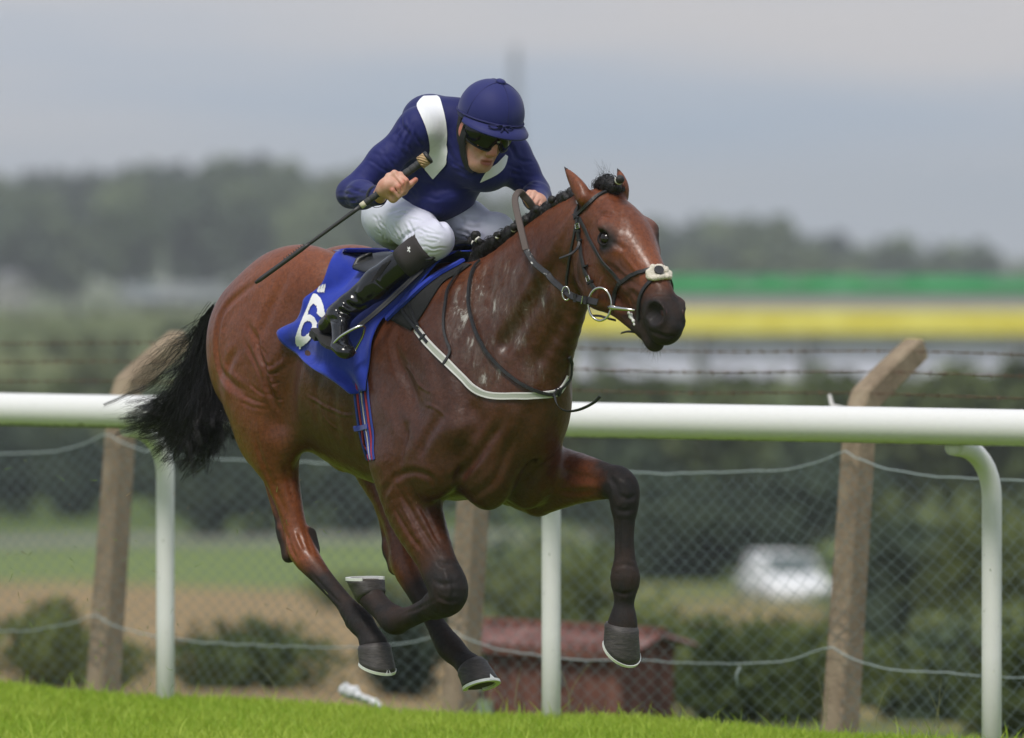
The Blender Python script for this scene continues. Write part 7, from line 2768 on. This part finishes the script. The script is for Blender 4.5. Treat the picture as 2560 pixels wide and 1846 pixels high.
WM = Mat('whip_black', (0.020, 0.020, 0.021), 0.45)
WGRIP = Mat('whip_grip', (0.034, 0.035, 0.038), 0.7)
mb = MB()
mb.tube([wl(t) for t in np.linspace(wt_(760), wt_(905), 8)], [0.0062, 0.0065, 0.0066, 0.0068, 0.0070, 0.0074, 0.0078, 0.0082], 10)
mb.build('shaft', WM.m, whip, smooth=True)
mb = MB()
ax = (W1 - W0) / np.linalg.norm(W1 - W0)
sd_ = np.cross(ax, (0.62, -0.78, 0)); sd_ /= np.linalg.norm(sd_)
c = catmull(np.array([wl(t) for t in np.linspace(0, wt_(775), 7)]), 2)
nn = len(c)
mb.tube(c, [0.0052] + [0.0085] * (nn - 4) + [0.0085, 0.0075, 0.0064], 10)
mb.build('flap', WM.m, whip, smooth=True)
mb = MB()
for k in range(9):
    q = wl(wt_(715 + k * 6))
    mb.box(q - sd_ * 0.009, ax * 0.0014, sd_ * 0.004, np.cross(ax, sd_) * 0.005)
mb.build('flap_edge', WM.m, whip)
mb = MB()
ts = np.linspace(wt_(912), wt_(1052), 70)
mb.tube([wl(t) for t in ts], [0.0115 + 0.003 * (t - ts[0]) / (ts[-1] - ts[0]) - 0.0022 * (1 if (i % 7) == 0 else 0) for i, t in enumerate(ts)], 12)
mb.build('handle', WGRIP.m, whip, smooth=True)
mb = MB()
mb.tube([wl(wt_(902)), wl(wt_(914))], 0.0108, 12)
mb.build('ferrule', Mat('cream_tape', (0.55, 0.50, 0.38), 0.7).m, whip, smooth=True)
TWINE = Mat('tan_twine', (0.42, 0.29, 0.16), 0.9)
mb = MB()
t0, t1 = wt_(1049), wt_(1067)
mb.tube([wl(t0), wl(t0 * .6 + t1 * .4), wl(t1)], [0.015, 0.0205, 0.0225], 16)
for k in range(9):
    a = k * 0.7
    q = [wl(t0 + (t1 - t0) * s) + sd_ * (0.021 * math.cos(a + s * 2.2)) + np.cross(ax, sd_) * (0.021 * math.sin(a + s * 2.2)) for s in np.linspace(0.1, 1, 6)]
    mb.tube(q, 0.0028, 5)
mb.build('twine_binding', TWINE.m, whip, smooth=True)
mb = MB()
mb.tube([wl(t1), wl(t1 + 0.012), wl(t1 + 0.016)], [0.024, 0.024, 0.018], 16)
mb.build('end_cap', WM.m, whip, smooth=True)
local_parts(whip, -Vector(WH))
# ================================================================== grass and earth thrown up behind the hooves
rg = np.random.default_rng(33)
CLIP = Mat('cut_grass', (0.16, 0.26, 0.03), 0.6)
CLIP.color(CLIP.mix(CLIP.attr('tint'), (0.15, 0.25, 0.025), (0.26, 0.19, 0.09)))
cs, rr, tt = [], [], []
for i in range(150):
    u = 1350 * rg.beta(0.75, 2.2)
    v = 1000 + 720 * rg.beta(1.7, 1.2)
    if i < 60:
        u = rg.choice([60, 220, 420, 250, 350, 780, 860]) + rg.normal(0, 55); v = rg.choice([1300, 1480, 1560, 1650]) + rg.normal(0, 60)
    y = rg.uniform(29.0, 33.0)
    c = np.array(at_depth(u, min(v, 1720), y))
    L = rg.uniform(0.008, 0.034)
    d = rg.normal(size=3); d /= np.linalg.norm(d)
    e = np.cross(d, rg.normal(size=3)); e /= np.linalg.norm(e)
    t = np.linspace(-0.5, 0.5, 6)[:, None]
    cs.append(c + d * L * t + e * L * rg.uniform(0, 0.8) * (t * t)); rr.append(rg.uniform(0.0007, 0.0016))
    tt.append(1.0 if rg.random() < 0.25 else rg.uniform(0, 0.3))
fo = strands('flying_grass', cs, rr, None, CLIP.m)
attr(fo, 'tint', np.repeat(tt, 18))
tag(fo, kind='stuff')
# a few seeding stems left standing at the turf's edge
STEM = Mat('dry_grass_stem', (0.19, 0.20, 0.08), 0.7)
cs, rr = [], []
for u in (250, 690, 1205, 1222, 1260, 1288, 1420, 1425, 2060, 2066, 2190, 2340, 2346, 2350):
    p = rg.uniform(0.1, 0.4)
    b0 = np.array(rail_pt(s_at(u, p), p, 0.0))
    t = np.linspace(0, 1, 6)[:, None]
    lean = rg.normal(0, 0.05, 3) * np.array((1, 1, 0)); h_ = rg.uniform(0.10, 0.20)
    cs.append(b0 + lean * t * t + np.array((0, 0, h_)) * t); rr.append(0.0022)
tag(strands('seed_stems', cs, rr, None, STEM.m), kind='stuff')
